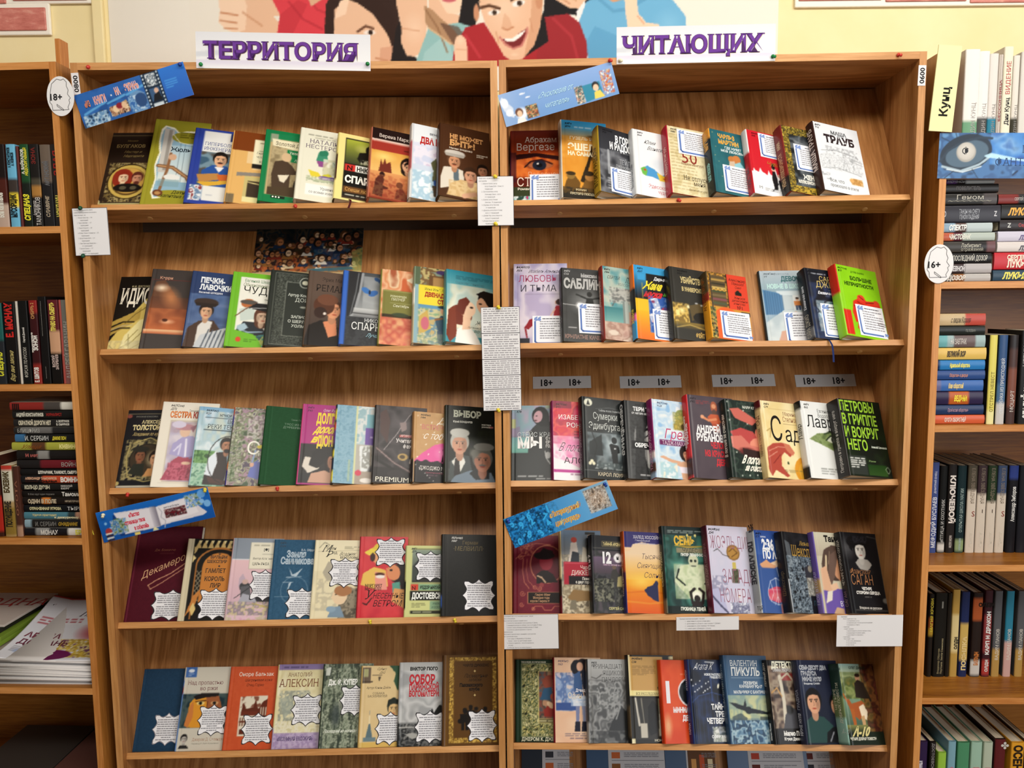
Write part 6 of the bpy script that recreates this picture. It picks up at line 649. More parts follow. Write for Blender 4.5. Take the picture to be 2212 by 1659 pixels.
DATA['R4'] = [
('wine red hardback with copper art nouveau frame, dark oval portrait and black label','#6c1a2c',[
  N(0,0,1,1,['#681829','#701c2f'],.03,3,.6),E(.72,.37,.36,.4,'#b87858'),E(.72,.37,.34,.38,'#5c1424'),P([.5,.5,.58,.46,.7,.44,.84,.5,.94,.6,.5,.62],'#1c1416'),E(.7,.34,.14,.18,'#8a2434'),E(.66,.26,.22,.08,'#1b1214'),P([.52,.26,.64,.16,.84,.2,.86,.28],'#1b1214'),L([.52,.52,.6,.54,.68,.6],.03,'#c8a888'),L([.06,.3,.1,.28,.26,.26,.3,.14,.5,.1,.8,.12],.012,'#c07c5c'), scroll(.16,.27,.06,'#c07c5c'), scroll(.3,.14,.06,'#c07c5c',.012,-1), scroll(.2,.74,.06,'#c07c5c'), scroll(.18,.88,.05,'#c07c5c'),L([.22,.3,.2,.45,.24,.6,.34,.68],.014,'#c07c5c'),L([.3,.3,.28,.45,.32,.58,.44,.66],.01,'#c07c5c'),E(.6,.635,.05,.05,'#8a3a3c'), scroll(.46,.66,.05,'#c07c5c'), scroll(.56,.68,.05,'#c07c5c',.012,-1),N(.14,.1,.44,.26,['#6c1a2c','#c07c5c','#6c1a2c'],.05,6,.5),R(.3,.72,1,.87,'#b8785a'),R(.32,.728,1,.862,'#1a1413'),T('Генрих Манн',.46,.77,.03,'#d8a880','i', k=.75),T('Молодые годы',.42,.808,.03,'#d8a880','s', k=.72),T('короля Генриха IV',.36,.848,.03,'#d8a880','s', k=.68),L([.4,.95,.46,.9,.6,.9,.66,.95,.8,.95,.86,.9,1,.9],.014,'#c07c5c'), scroll(.42,.93,.04,'#c07c5c')], dict(spine='#5c1424')),
('painting covered hardback with crimson author label and cream ribbed spine','#8a8478',[
  N(0,0,1,1,['#7a786e','#a8a08c','#8a8478','#c0b49c'],.12,4,.8),G(0,0,1,.3,'#6a8098','#8a8c8c'),P([.2,.4,.26,.16,.4,.14,.48,.4],'#d8ccc0'),E(.34,.12,.07,.07,'#b8483c'),P([.24,.4,.3,.26,.46,.28,.46,.4],'#2c3038'),P([.62,.42,.66,.1,.84,.1,.92,.42],'#23211f'),E(.74,.08,.07,.06,'#c8a080'),R(.62,.02,.86,.05,'#1c1a18'),P([.5,.42,.56,.2,.64,.22,.66,.42],'#c0b8a8'),R(.08,.39,1,.66,'#a81f34'),R(.1,.4,1,.41,'#c84a58'),T('Чарлз',.48,.475,.045,'#eadcd4','s', k=.8),T('ДИККЕНС',.26,.545,.055,'#eadcd4','s', k=.8),R(.2,.56,1,.66,'#17161a'),T('Повесть',.52,.605,.034,'#eae6dc','sb', k=.75),T('о двух городах',.36,.645,.034,'#eae6dc','sb', k=.7),N(.04,.66,1,1,['#b8ac90','#8a7c64','#d0c4a8','#6a6050'],.1,8,.9),P([.16,.82,.3,.72,.9,.74,.9,.84,.3,.86],'#8a6c44'),P([.2,.96,.24,.84,.36,.84,.38,.96],'#7a7260')], dict(spine=['#d8c698',(.62,.82,'#3a3028'),(.82,1,'#6a2028')], st=[('Чарлз ДИККЕНС',.1,.42,'#4a3a24','s', dict(w=.5))], back='#d8d0bc')),
('black hardback with white numerals, kneeling soldier and mauve battle smoke','#25262a',[
  N(0,.2,1,1,['#25262a','#4a464e','#3a3c3c','#5a5258'],.2,5,.8),R(0,0,1,.2,'#23252a'),L([.26,.08,.96,.08,.96,.14,.26,.14,.26,.08],.01,'#c8b478'),T('ТАЙНЫЙ АРСЕНАЛ',.28,.13,.036,'#d8c88c','B', k=.6),L([.04,.17,1,.17],.008,'#a8a08c'),G(.04,.28,1,.5,'#6a5870','#4a4048'),E(.85,.36,.2,.12,'#8a7890',.8),T('12',.26,.36,.145,'#e8e8ea','B', k=.72),E(.62,.29,.1,.1,'#e8e8ea'),T('и',.585,.31,.05,'#23252a','B', k=.8),T('7',.78,.36,.145,'#e8e8ea','B', k=.72),T('НИКТО, КРОМЕ НАС',.27,.395,.02,'#c8a8c0','b', k=.95),P([.42,.6,.46,.46,.56,.42,.62,.5,.6,.6],'#3c3a38'),E(.52,.41,.05,.05,'#6a584c'),P([.56,.68,.6,.54,.74,.5,.92,.6,.96,.66,.8,.68],'#a89c6c'),E(.74,.47,.1,.1,'#3a3430'),E(.76,.48,.05,.06,'#c09878'),N(.04,.56,.5,.86,['#3a3c38','#8a8a74','#23241f','#5a5c50'],.08,6,.8),R(.52,.68,1,.92,'#3a3a38'),N(.52,.66,1,.92,['#4a4a46','#2a2a28','#6a6a62'],.05,3,.8,0,2),T('СЕРГЕЙ САМАРОВ',.36,.955,.032,'#d0c88c','b', k=.85)], dict(spine='#1b1c1f', st=[('12 и 7',.55,.55,'#d8d8dc','B', dict(w=.2))], back='#17181a')),
('orange sunset hardback with handwritten title and a windblown blue robed figure','#e09038',[
  R(0,0,1,.24,'#35306a'),G(0,.2,1,.6,'#e8c8a4','#e8b058'),P([0,.26,.14,.24,.2,.16,.4,.13,.7,.15,1,.12,1,.3,0,.3],'#e6cba8'),G(0,.28,1,.62,'#e8cca8','#e8ac3c'),G(0,.6,1,1,'#e89c24','#d8581c'),E(.35,.62,.4,.2,'#f4d060',.9,.8),L([.0,.76,.5,.73,1,.77],.03,'#d8701c'),L([.0,.86,.5,.88,1,.85],.03,'#e0882c'),T('ХАЛЕД ХОССЕЙНИ',.22,.085,.04,'#e8e4ec','s', k=.75),T('Гениальный',.26,.12,.025,'#c8c4d8','i'),B(.26,.135,.98,.16,1,'#b8b4cc'),T('Тысяча',.4,.34,.07,'#33284a','il', k=.78),T('Сияющих',.28,.455,.07,'#33284a','il', k=.8),T('Солнц',.42,.57,.07,'#33284a','il', k=.85),P([.4,.72,.48,.68,.58,.66,.64,.62,.7,.64,.7,.86,.6,.84,.46,.78],'#26284e'),E(.67,.635,.04,.05,'#26284e')], dict(spine=['#4a2440',(0,.5,'#b8501c'),(.72,1,'#2c2860')], st=[('Тысяча Сияющих Солнц',.2,.35,'#e8c8a8','b', dict(w=.5))])),
('teal black hardback with robed skeleton, raised hands and gilded candle title','#1c3a38',[
  N(0,0,1,1,['#1a3432','#2c5a54','#164038','#4a8a7c'],.3,6,.9,1),R(0,0,1,.1,'#182a2a'),B(.12,.04,.98,.08,2,'#c8d0c8'),E(.3,.45,.3,.16,'#7ac8b0',.9,.6),T('СЕМЬ',.24,.215,.1,'#d8b03c','sB', k=.66),L([.26,.225,.5,.24,.9,.225],.02,'#c89c2c'),E(.52,.1,.02,.03,'#f8e890'),E(.68,.1,.02,.03,'#f8e890'),R(.28,.25,1,.31,'#8a8468'),T('ЧУДЕС',.4,.3,.045,'#23281c','s', k=.9),T('ПИТЕР ЛЕРАНЖИС',.36,.345,.03,'#eceee4','B', k=.72),P([.24,.56,.34,.46,.5,.44,.8,.44,.92,.56,.86,.72,.7,.8,.5,.84,.3,.72,.2,.64],'#c8d4ac'),N(.2,.44,.92,.84,['#b8c89c','#e0e4c8','#9ab084'],.12,4,.7,1),E(.6,.4,.1,.12,'#c8ccac'),E(.56,.4,.025,.025,'#15201c'),E(.64,.4,.025,.025,'#15201c'),L([.56,.46,.64,.46],.02,'#23302a'),L([.3,.5,.24,.6,.4,.68],.03,'#15201e'),L([.88,.5,.92,.62,.8,.66],.03,'#15201e'),E(.62,.8,.14,.12,'#f0f0e0',.5),L([.52,.88,.5,.76,.58,.72],.05,'#1f1614'),L([.72,.88,.76,.76,.68,.72],.05,'#1f1614'),E(.62,.83,.06,.06,'#1f1614'),P([.5,.92,.54,.86,.7,.86,.74,.92],'#1f1614'),R(0,.92,1,1,'#15201e'),T('ГРОБНИЦА ТЕНЕЙ',.28,.965,.036,'#e8ece0','B', k=.68)], dict(spine=['#141d1c',(.86,.98,'#6a6450')], st=[('СЕМЬ ЧУДЕС',.3,.42,'#c8c4a0','sb', dict(w=.4))])),
('pale lilac hardback with gold disc key fob, tall plum lettering and maroon spine','#d4cede',[
  G(0,0,1,1,'#d8d0dc','#bcc0dc'),N(0,0,1,1,['#dcd4e0','#c8c8dc','#d0cade'],.4,4,.7,1), *mk('84(4Фра)','Д45','#15120f',.06),T('ЖОЭЛЬ ДИККЕР',.08,.265,.15,'#9a6478','l', k=.4),T('ЗАГАДКА',.3,.66,.16,'#9a6478','l', k=.46),T('НОМЕРА 622',.2,.88,.16,'#9a6478','l', k=.42),E(.6,.31,.16,.17,'#8a6430'),E(.6,.31,.13,.14,'#b08440'),L([.5,.3,.6,.26,.7,.31,.56,.36],.02,'#6a4820'),L([.14,.3,.24,.27,.36,.34,.5,.36],.014,'#3a3434'),P([.56,.42,.64,.42,.64,.5,.55,.5],'#c8b45c'),P([.53,.5,.68,.5,.68,.66,.52,.66],'#5a5c44'),N(.53,.5,.68,.66,['#5a5c44','#3a3c2c','#787a5c'],.03,3,.7),N(0,.58,.4,.8,['#d4cede','#6a6a8a','#d4cede'],.12,8,.5),P([.0,.74,.16,.72,.3,.86,.36,1,.0,1],'#b4b4d4'),L([.0,.8,.2,.92,.34,.99],.04,'#4a4a68'),P([.44,.94,.62,.86,.84,.92,.84,1,.44,1],'#8a8ca8'),N(.42,.88,.86,1,['#e8ecf4','#6a6c88','#a8aac4'],.05,6,.8),R(.62,.79,.66,.82,'#f0e8c8')], dict(spine=['#5c1a32',(0,.12,'#4a1428')], st=[('ЗАГАДКА НОМЕРА',.3,.4,'#a06478','', dict(w=.5, off=.6))])),
('blue hardback with white wire drawn figure, orange hills and silver black lettered spine','#34549a',[
  G(0,0,1,.3,'#2c4a90','#3a5ea4'),T('АННА',.2,.09,.02,'#d8e0f0','b'), *mk('84Р6','Г7','#10162a',.08),T('2:36',.22,.24,.135,'#eef0f4','B', k=.52),B(.62,.16,.95,.24,5,'#c8d0e4',.6),T('ПО АЛЯСКЕ',.22,.345,.1,'#eef0f4','B', k=.56),P([.1,.42,.3,.36,.4,.4,.6,.36,.76,.42,.5,.46,.2,.5],'#d8a078'),P([.4,.4,.7,.34,.98,.4,.6,.44],'#e8c8a8'),G(0,.46,1,1,'#3a5896','#3f5c9a'),E(.86,.46,.24,.2,'#23283c'),P([.26,.72,.5,.68,.78,.7,.78,.84,.5,.88,.26,.84],'#d0506a'),E(.5,.8,.28,.12,'#d8707a',.5),L([.6,.56,.56,.44,.7,.38,.84,.46,.78,.56],.012,'#eceef8'),L([.26,.72,.34,.62,.5,.58,.66,.62,.76,.7,.8,.8,.7,.88,.5,.9,.3,.86,.24,.78,.26,.72],.012,'#eceef8'),L([.5,.58,.5,.9],.01,'#eceef8'),L([.34,.62,.4,.76,.3,.86],.01,'#eceef8'),L([.3,.72,.76,.72],.008,'#eceef8'),L([.4,.9,.5,.8,.6,.9],.01,'#eceef8'),P([.56,.9,.7,.86,.7,1,.56,1],'#c8909c'),L([.64,.88,.66,1],.01,'#eceef8')], dict(spine=['#9aa0a2',(.9,1,'#b8bcbe')], st=[('2:36',.98,.6,'#17181a','hB', dict(k=.5)),('ПО АЛЯСКЕ',.86,.62,'#17181a','Bd', dict(w=.52)),('ТОР',.03,.34,'#2a2c2e','h', dict(k=.9))], back='#23283a')),
('black hardback with shining steel armour photo and gold name','#1d1d20',[
  N(0,0,1,1,['#161618','#28282c','#1d1d20'],.3,4,.8,1),T('Уильям',.5,.16,.06,'#b89448','I', k=.6),T('Шекспир',.24,.3,.14,'#b48e44','s', k=.5),N(.06,.3,.9,1,['#1d1d20','#5a6a78','#a8b8c4','#2c3640','#7a8c9a'],.06,9,.85),P([.06,.1,.2,.14,.24,.4,.12,.46],'#8a949c',.5),P([.56,.44,.7,.4,.82,.46,.82,.6,.7,.64,.6,.58],'#33333a'),E(.74,.45,.06,.08,'#8a8274'),N(.6,.56,.9,.8,['#c8c0b0','#8a8478','#e0dccc'],.08,3,.7),R(.66,.78,1,1,'#15161a'),T('ЛИР',.72,.9,.06,'#2c4858','s', k=.8),L([.04,.6,.06,1],.03,'#d8dce0')], dict(spine='#17171a', st=[('Шекспир',.2,.4,'#6a5c3c','s', dict(w=.3))], back='#141416')),
('violet spined hardback with soft portrait of a smiling woman resting her chin','#c8c0a8',[
  G(0,0,1,.3,'#cfcbb4','#b8ac98'),T('Таня',.3,.115,.075,'#23201f','sB', k=.9),E(.5,.42,.34,.36,'#4a3a34'),P([.14,.4,.26,.22,.5,.16,.8,.18,.98,.34,.98,.62,.7,.66,.5,.5,.3,.64,.16,.6],'#54423a'),E(.68,.46,.24,.3,'#c8916e',0,1,-16),E(.8,.46,.18,.3,'#a86e54',.6),P([.3,.5,.42,.28,.66,.2,.8,.24,.6,.34,.46,.56,.34,.66],'#6a544a'),L([.3,.3,.24,.5,.3,.66],.05,'#d8c4a0'),L([.42,.24,.34,.4],.02,'#8a7460'),E(.78,.44,.05,.02,'#33201a'),E(.7,.58,.09,.035,'#8a3a3c'),P([.1,.46,.26,.42,.34,.68,.44,.74,.3,.82,.1,.76],'#d8ac8c'),P([.3,.66,.5,.62,.56,.72,.4,.78],'#e0b898'),P([.1,.72,.3,.74,.5,.7,.98,.72,.98,1,.1,1],'#6a54a4'),P([.2,.74,.36,.72,.3,.84,.12,.88],'#e0d8c8'),T('МОЯ',.7,.83,.055,'#e8e4ee','s', k=.8),T('ВТОРАЯ',.52,.91,.062,'#e8e4ee','s', k=.78),P([.3,1,.4,.92,.6,.94,.6,1],'#c8a484')], dict(spine=['#6450a0',(.62,.76,'#a88a60'),(.76,1,'#7a68b0')], st=[('МОЯ ВТОРАЯ',.1,.42,'#c8c0e0','s', dict(w=.4))])),
('black hardback with grey photo of a short haired woman and copper signature lettering','#17171a',[
  E(.14,.2,.24,.3,'#5a5a5c',.9,.7),P([.26,.5,.34,.36,.66,.36,.76,.5,.6,.56,.36,.54],'#1d1d20'),P([.3,.38,.42,.32,.64,.34,.74,.4,.6,.48,.4,.46],'#a8a49e'),E(.44,.12,.3,.16,'#141416'),F(.48,.22,.2,'#d4d0c8','#131315',''),P([.2,.2,.24,.06,.44,.02,.68,.06,.74,.18,.66,.14,.46,.12,.3,.14,.26,.24],'#131315'),N(.26,.04,.7,.13,['#131315','#33333a','#131315'],.05,4,.6),L([.72,.04,.96,.06,.96,.94],.01,'#6a6660'),L([.12,.96,.96,.96],.01,'#6a6660'),T('Франсуаза',.12,.52,.07,'#a8744c','Il', k=.6),T('САГАН',.12,.655,.13,'#b47c52','l', k=.55),T('ЧЕТЫРЕ',.36,.715,.034,'#e8e6e0','B', k=.78),T('СТОРОНЫ СЕРДЦА',.2,.765,.034,'#e8e6e0','B', k=.78),B(.4,.79,.7,.81,1,'#8a8680'),E(.94,.84,.1,.07,'#6a6660',.4),T('Впервые на русском',.22,.945,.03,'#c8c4bc','b', k=.8)], dict(spine='#1b1b1e', st=[('ЧЕТЫРЕ СТОРОНЫ СЕРДЦА',.34,.34,'#c8c4bc','', dict(w=.56)),('САГАН',.08,.4,'#8a7464','', dict(w=.18))], back='#131315'))]
DATA['R5'] = [
('green hardback with dense gold filigree frame round a painted scene, first on fifth shelf','#1e3524',[
  N(.14,.06,1,.93,['#20281a','#c8bc78','#3a4a2c','#d8d09a','#4a5030'],.05,11,1),L([.13,.055,1,.055],.012,'#d8d09a'),L([.13,.055,.13,.935,1,.935],.012,'#d8d09a'),T('ТРОЕ В ЛОДКЕ, НЕ СЧИТАЯ СОБАКИ',.12,.045,.022,'#d8d8c0','b', k=.6),R(.48,.14,1,.78,'#c8bc78'),R(.5,.15,1,.72,'#5a5248'),N(.5,.15,1,.72,['#6a4034','#4a5a64','#8a4a3c','#3a3c3a','#b88a6a'],.13,6,.9,1),E(.74,.28,.16,.14,'#8a4434'),P([.52,.5,.6,.36,.76,.34,.8,.5],'#2f5270'),E(.86,.46,.12,.1,'#a84a34'),P([.6,.62,.8,.5,.98,.56,.98,.7,.6,.7],'#8c2f28'),E(.74,.56,.09,.05,'#d8b894',0,1,40),R(.5,.73,1,.77,'#4a4430'),B(.5,.735,1,.765,1,'#d8d09a'),R(.1,.94,1,1,'#1c2c20'),T('ДЖЕРОМ К. ДЖЕРОМ',.13,.985,.042,'#dcdcc0','sb', k=.86)], dict(spine=['#1a2f20'])),
('peach hardback with kissing couple in blue and dark red spine','#e6bfa0',[
  N(0,0,1,1,['#e8c4a4','#e0b494','#ecd0b4'],.5,3,.7,1), *mk('84(4Анг)','Н63','#6a5a6c',.1),P([.04,.2,.3,.22,.44,.4,.4,.62,.04,.62],'#9aaccc',.7),N(.04,.18,.5,.64,['#c8c0cc','#4a6aa4','#8aa4cc','#d8ccc8'],.12,5,.8),R(.04,.54,.5,.63,'#3a5490'),E(.5,.12,.13,.15,'#1d1c24'),E(.62,.08,.12,.11,'#221c22'),E(.56,.11,.07,.09,'#e0b094'),P([.44,.2,.56,.16,.6,.3,.62,.48,.46,.5,.42,.34],'#3c5a88'),P([.58,.16,.8,.12,.92,.22,.94,.5,.66,.5,.6,.3],'#262b3c'),P([.4,.46,.66,.46,.7,.58,.4,.58],'#b8c8dc'),N(.36,.46,.7,.58,['#a8bcd8','#e0e4ec'],.06,3,.7),P([.46,.58,.54,.58,.52,.76,.46,.76],'#7880a4'),P([.58,.58,.66,.58,.66,.76,.6,.76],'#8890b0'),P([.44,.76,.54,.76,.54,.87,.42,.87],'#1e2030'),P([.58,.76,.67,.76,.68,.87,.56,.87],'#1e2030'),P([.74,.5,.94,.5,.96,.86,.86,.86,.8,.6],'#262b3c'),T('Дэвид Николс',.46,.41,.036,'#f2eef2','b', k=.8),T('Один',.3,.49,.07,'#e8d8c0','s', k=.75),T('День',.72,.49,.07,'#a83044','s', k=.75),B(.46,.52,.98,.54,1,'#f0e8e8'),B(.22,.89,.95,.93,2,'#5a5068'),B(.32,.94,.9,.96,1,'#5a5068')], dict(spine=['#7c1824'], st=[('Один День',.42,.5,'#e0c0a8','s', dict(w=.32))], hard=False)),
('greyscale misty hardback with castle ruin and thin dark lettering','#8a8b8b',[
  G(0,0,1,1,'#b4b5b4','#3a3b3c'),N(0,.25,1,1,['#2c2d2e','#8a8c8c','#4a4b4c','#b0b2b2','#3a3b3c'],.18,12,.7,1), *mk('84(0)','Т67','#222',.1),T('ТРИНАДЦАТЬ',.13,.115,.055,'#33302f','sl', k=.82),T('ЯЩИКОВ',.34,.195,.055,'#33302f','sl', k=.85),T('ПАНДОРЫ',.32,.275,.055,'#33302f','sl', k=.82),L([.1,.22,.2,.24,.32,.19],.014,'#33302f'),P([.3,.5,.34,.4,.46,.36,.6,.4,.62,.56,.3,.6],'#6a6c6c'),N(.2,.34,.7,.6,['#3a3b3c','#a8aaaa','#5a5c5c'],.08,4,.7),P([.4,.9,.5,.76,.64,.64,.72,.56,.8,.62,.98,.64,.98,.96,.4,.98],'#232425'),L([.6,.5,.7,.58,.6,.72],.03,'#8a8c8c'),N(.04,.86,1,1,['#5a5c5c','#2a2b2c','#7a7c7c'],.15,5,.7)], dict(spine=['#3c3d3e',(.8,1,'#9a9b9b')], st=[('ПАНДОРЫ',.35,.4,'#8a8c8c','', dict(w=.25))], back='#232425')),
('black hardback with tan face profile, cream title strip and grey interior photo','#1c1a17',[
  R(0,0,1,1,'#1c1a17'),P([.02,.02,.76,.02,.78,.08,.76,.14,.8,.22,.76,.24,.77,.3,.68,.34,.62,.38,.66,.41,.02,.41],'#c49a58'),R(0,0,.06,.42,'#e0cf9c'), *mk('84(4Вел)','С38','#15120f',.1),B(.1,.12,.6,.24,6,'#8a6a38',.9),R(.02,.41,1,.475,'#ecdf9c'),T('ВСЕ РАССЛЕДОВАНИЯ',.16,.462,.03,'#3a3220','s', k=.72),R(.04,.5,1,.96,'#2c2b28'),L([.14,.5,.2,.8],.04,'#c8c4b8'),L([.26,.5,.3,.78],.02,'#8a867a'),R(.22,.78,.36,.94,'#c0bcae'),P([.38,.84,.4,.6,.5,.52,.6,.58,.56,.88,.42,.92],'#12110f'),R(.62,.5,1,.82,'#8a8a70'),N(.62,.5,1,.82,['#7a7c68','#a8a48a','#b89a6a'],.2,3,.7,1),R(.72,.56,.8,.62,'#4a4a40'),P([.6,.92,.62,.68,.7,.66,.76,.74,.74,.92],'#c8c4b0'),E(.7,.64,.05,.06,'#3a2c24'),E(.84,.74,.06,.06,'#f4ecc0',.8),R(.72,.82,1,.94,'#2a2420'),T('МОНСТР',.5,.98,.026,'#d8d4c0','b', k=1.1),R(.02,.95,.1,1,'#e8e0b8'),R(.92,.01,1,.05,'#e0d0a0')], dict(spine=['#23201c',(.6,.9,'#5a4c38')], back='#17150f')),
('bright orange book with giant white digits and black zero disc','#d8481e',[
  N(0,0,1,1,['#d44a20','#e05a2c','#d04018'],.5,4,.7,1),E(.1,.8,.12,.3,'#ecc898',.8,.7),T('1',.1,.51,.25,'#eceaf0','B', k=.8),E(.68,.395,.3,.29,'#eceaf0'),E(.68,.395,.27,.26,'#131418'),E(.58,.33,.1,.1,'#2c3c44',.8),B(.46,.165,.9,.185,1,'#f0a888'),T('МИНИАТЮРНЫХ',.24,.635,.06,'#f2eef0','B', k=.72),T('ДЕТЕКТИВОВ',.44,.73,.06,'#f2eef0','B', k=.72),T('П',.7,.965,.04,'#f0d8c8','B')], dict(spine=['#c83c18'], hard=False)),
('midnight blue hardback with white signature lettering, iron gate and star sparks','#151a28',[
  N(0,0,1,1,['#12161f','#1c2640','#233660','#151a28'],.35,6,.8,1),T('Агата К',.12,.125,.085,'#f0f2f4','Il', k=.62),L([.4,.03,.6,.035],.02,'#f0f2f4'),T('НОВОЕ РАССЛЕДОВАНИЕ',.36,.195,.026,'#e0e4ea','B', k=.75),T('ЭРКЮЛЯ ПУАРО',.48,.23,.026,'#e0e4ea','B', k=.75)]+[E(.06+.29*i % .42,.25+.13*i % .16,.015,.014,'#f4f6f8') for i in range(14)]+[E(.66,.32,.02,.05,'#f4f0d8',0,1,15),L([.04,.52,.2,.44,.5,.4,.8,.44,.96,.54],.012,'#3c5a9c')]+[L([.08+.09*i, .48-.06*math.sin(i*.35),.08+.09*i, .98],.01,'#2a3c6c') for i in range(10)]+[L([.5,.2,.5,.5],.02,'#3a5aa0',.7),T('ТАЙНА',.46,.6,.062,'#f0f2f4','B', k=.78),T('ТРЕХ',.54,.685,.062,'#f0f2f4','B', k=.78),T('ЧЕТВЕРТЕЙ',.34,.765,.062,'#f0f2f4','B', k=.74),P([.46,.98,.48,.82,.56,.8,.6,.9,.8,.92,.82,.98],'#dfe2e0'),N(.44,.8,.84,.98,['#e8eae6','#6a7468','#c8ccc4'],.08,4,.6),T('СОФИ ХАННА',.42,.935,.034,'#f4f6f8','b', k=.85)], dict(spine=['#1c2c60',(0,.2,'#22386c')], st=[('АГАТА КРИСТИ',.62,.35,'#c8d0e4','b', dict(w=.25)),('ТАЙНА',.1,.4,'#c8d0e4','b', dict(w=.14))])),
('slate blue hardback with white author lettering and bomber over stormy sea','#3c5878',[
  G(0,0,1,.5,'#34506e','#46688a'),T('ВАЛЕНТИН',.16,.125,.068,'#d8dcdc','s', k=.72),T('ПИКУЛЬ',.16,.235,.095,'#d8dcdc','sb', k=.72),L([.16,.26,.98,.26],.01,'#a8bac8'),T('РЕКВИЕМ',.42,.335,.034,'#e4e8e8','sb', k=.85),T('КАРАВАНУ PQ-17',.32,.375,.034,'#e4e8e8','sb', k=.8),T('МАЛЬЧИКИ С БАНТИКАМИ',.18,.44,.034,'#e4e8e8','sb', k=.78),G(.04,.46,1,.72,'#6a8a94','#d0d094'),N(.04,.46,1,.74,['#5a7c8c','#c8cc98','#8aa49a','#e0dca0'],.25,4,.7,1),P([.06,.54,.2,.55,.5,.6,.98,.66,.98,.68,.5,.66,.2,.6],'#1b232a'),E(.48,.63,.08,.07,'#1b232a'),P([.36,.6,.42,.5,.44,.58],'#1b232a'),P([.1,.7,.3,.66,.44,.72,.3,.84,.1,.78],'#2c3c48',.7),R(.72,.7,.9,.8,'#2c3a40',.7),N(.04,.74,1,1,['#2a4c6c','#6a90ac','#a8c4d0','#23405c','#3f678a'],.12,7,.95,0,1)], dict(spine='#27405c', st=[('ВАЛЕНТИН ПИКУЛЬ',.45,.42,'#a8b8c4','s', dict(w=.45))])),
('dark glossy hardback with vaulted arches, hooded figure and white letters at head and foot','#4a3c34',[
  N(0,0,1,1,['#3a2c28','#8a7464','#b8a890','#5a4a40','#2a2220'],.2,8,.85,1),R(0,0,1,.07,'#1d1a19'),T('ДЕТЕКТИВ',.12,.095,.075,'#f0eed8','B', k=.68),T('ТАЙНА УБОРОК',.14,.14,.036,'#c8c8c8','B', k=.7),R(.34,.16,1,.25,'#9a2828',.7),L([.3,.2,.34,.5,.32,.76],.08,'#d8d0bc'),L([.3,.24,.5,.16,.7,.3,.72,.5],.04,'#c8bca4'),L([.06,.4,.2,.34,.3,.44],.03,'#c89a5c'),R(.62,.34,1,.8,'#2a2220',.8),P([.24,.86,.34,.66,.5,.56,.66,.62,.9,.84],'#4a4a50'),E(.46,.6,.1,.12,'#23211f',.4),L([.66,.56,.92,.7],.02,'#d0c8b8'),G(0,.82,1,1,'#23201f','#131112'),T('Марио Пьюзо',.24,.9,.05,'#f0f0ec','sB', k=.72),T('Кэрол Джино',.24,.955,.034,'#e8e8e4','sB', k=.78)], dict(spine=['#191716'], st=[('ПЕРВЫЙ ДОН',.68,.4,'#c8c0b0','b', dict(w=.28)),('Марио Пьюзо',.04,.32,'#f0f0ec','sB', dict(w=.2))], back='#141212')),
('navy hardback with grey slab title above two men in black','#262b42',[
  G(0,0,1,1,'#262b42','#1d2230'),G(0,.1,.4,.5,'#5a6a88','#262b42','v',.5),T('СЕМЬДЕСЯТ ДВА',.05,.115,.05,'#c4c8d0','sB', k=.68),T('ГРАДУСА',.07,.185,.05,'#c4c8d0','sB', k=.72),T('НИЖЕ НУЛЯ',.09,.255,.05,'#c4c8d0','sB', k=.7),T('Владимир САНИН',.12,.295,.022,'#e0e4ea','b', k=.9),P([.04,.98,.08,.72,.24,.66,.5,.68,.7,.78,.72,.98],'#2c4a48'),F(.3,.5,.23,'#dca584','#1c1a1c',''),P([.5,.98,.54,.86,.7,.8,.98,.78,.98,.98],'#17171b'),F(.86,.54,.2,'#c08e70','#161418',''),L([.6,.96,.7,.86],.03,'#8a8c94'),L([.78,.97,.84,.86],.02,'#6a6c74')], dict(spine='#23273c', st=[('НИЖЕ НУЛЯ',.1,.42,'#b8bcc8','b', dict(w=.26)),('ГРАДУСА',.4,.38,'#8a90a4','b', dict(w=.24))], back='#1b1e2c')),
('thick green gold hardback with boy, striding ginger dog and wide lettered spine, last on fifth shelf','#5a6a48',[
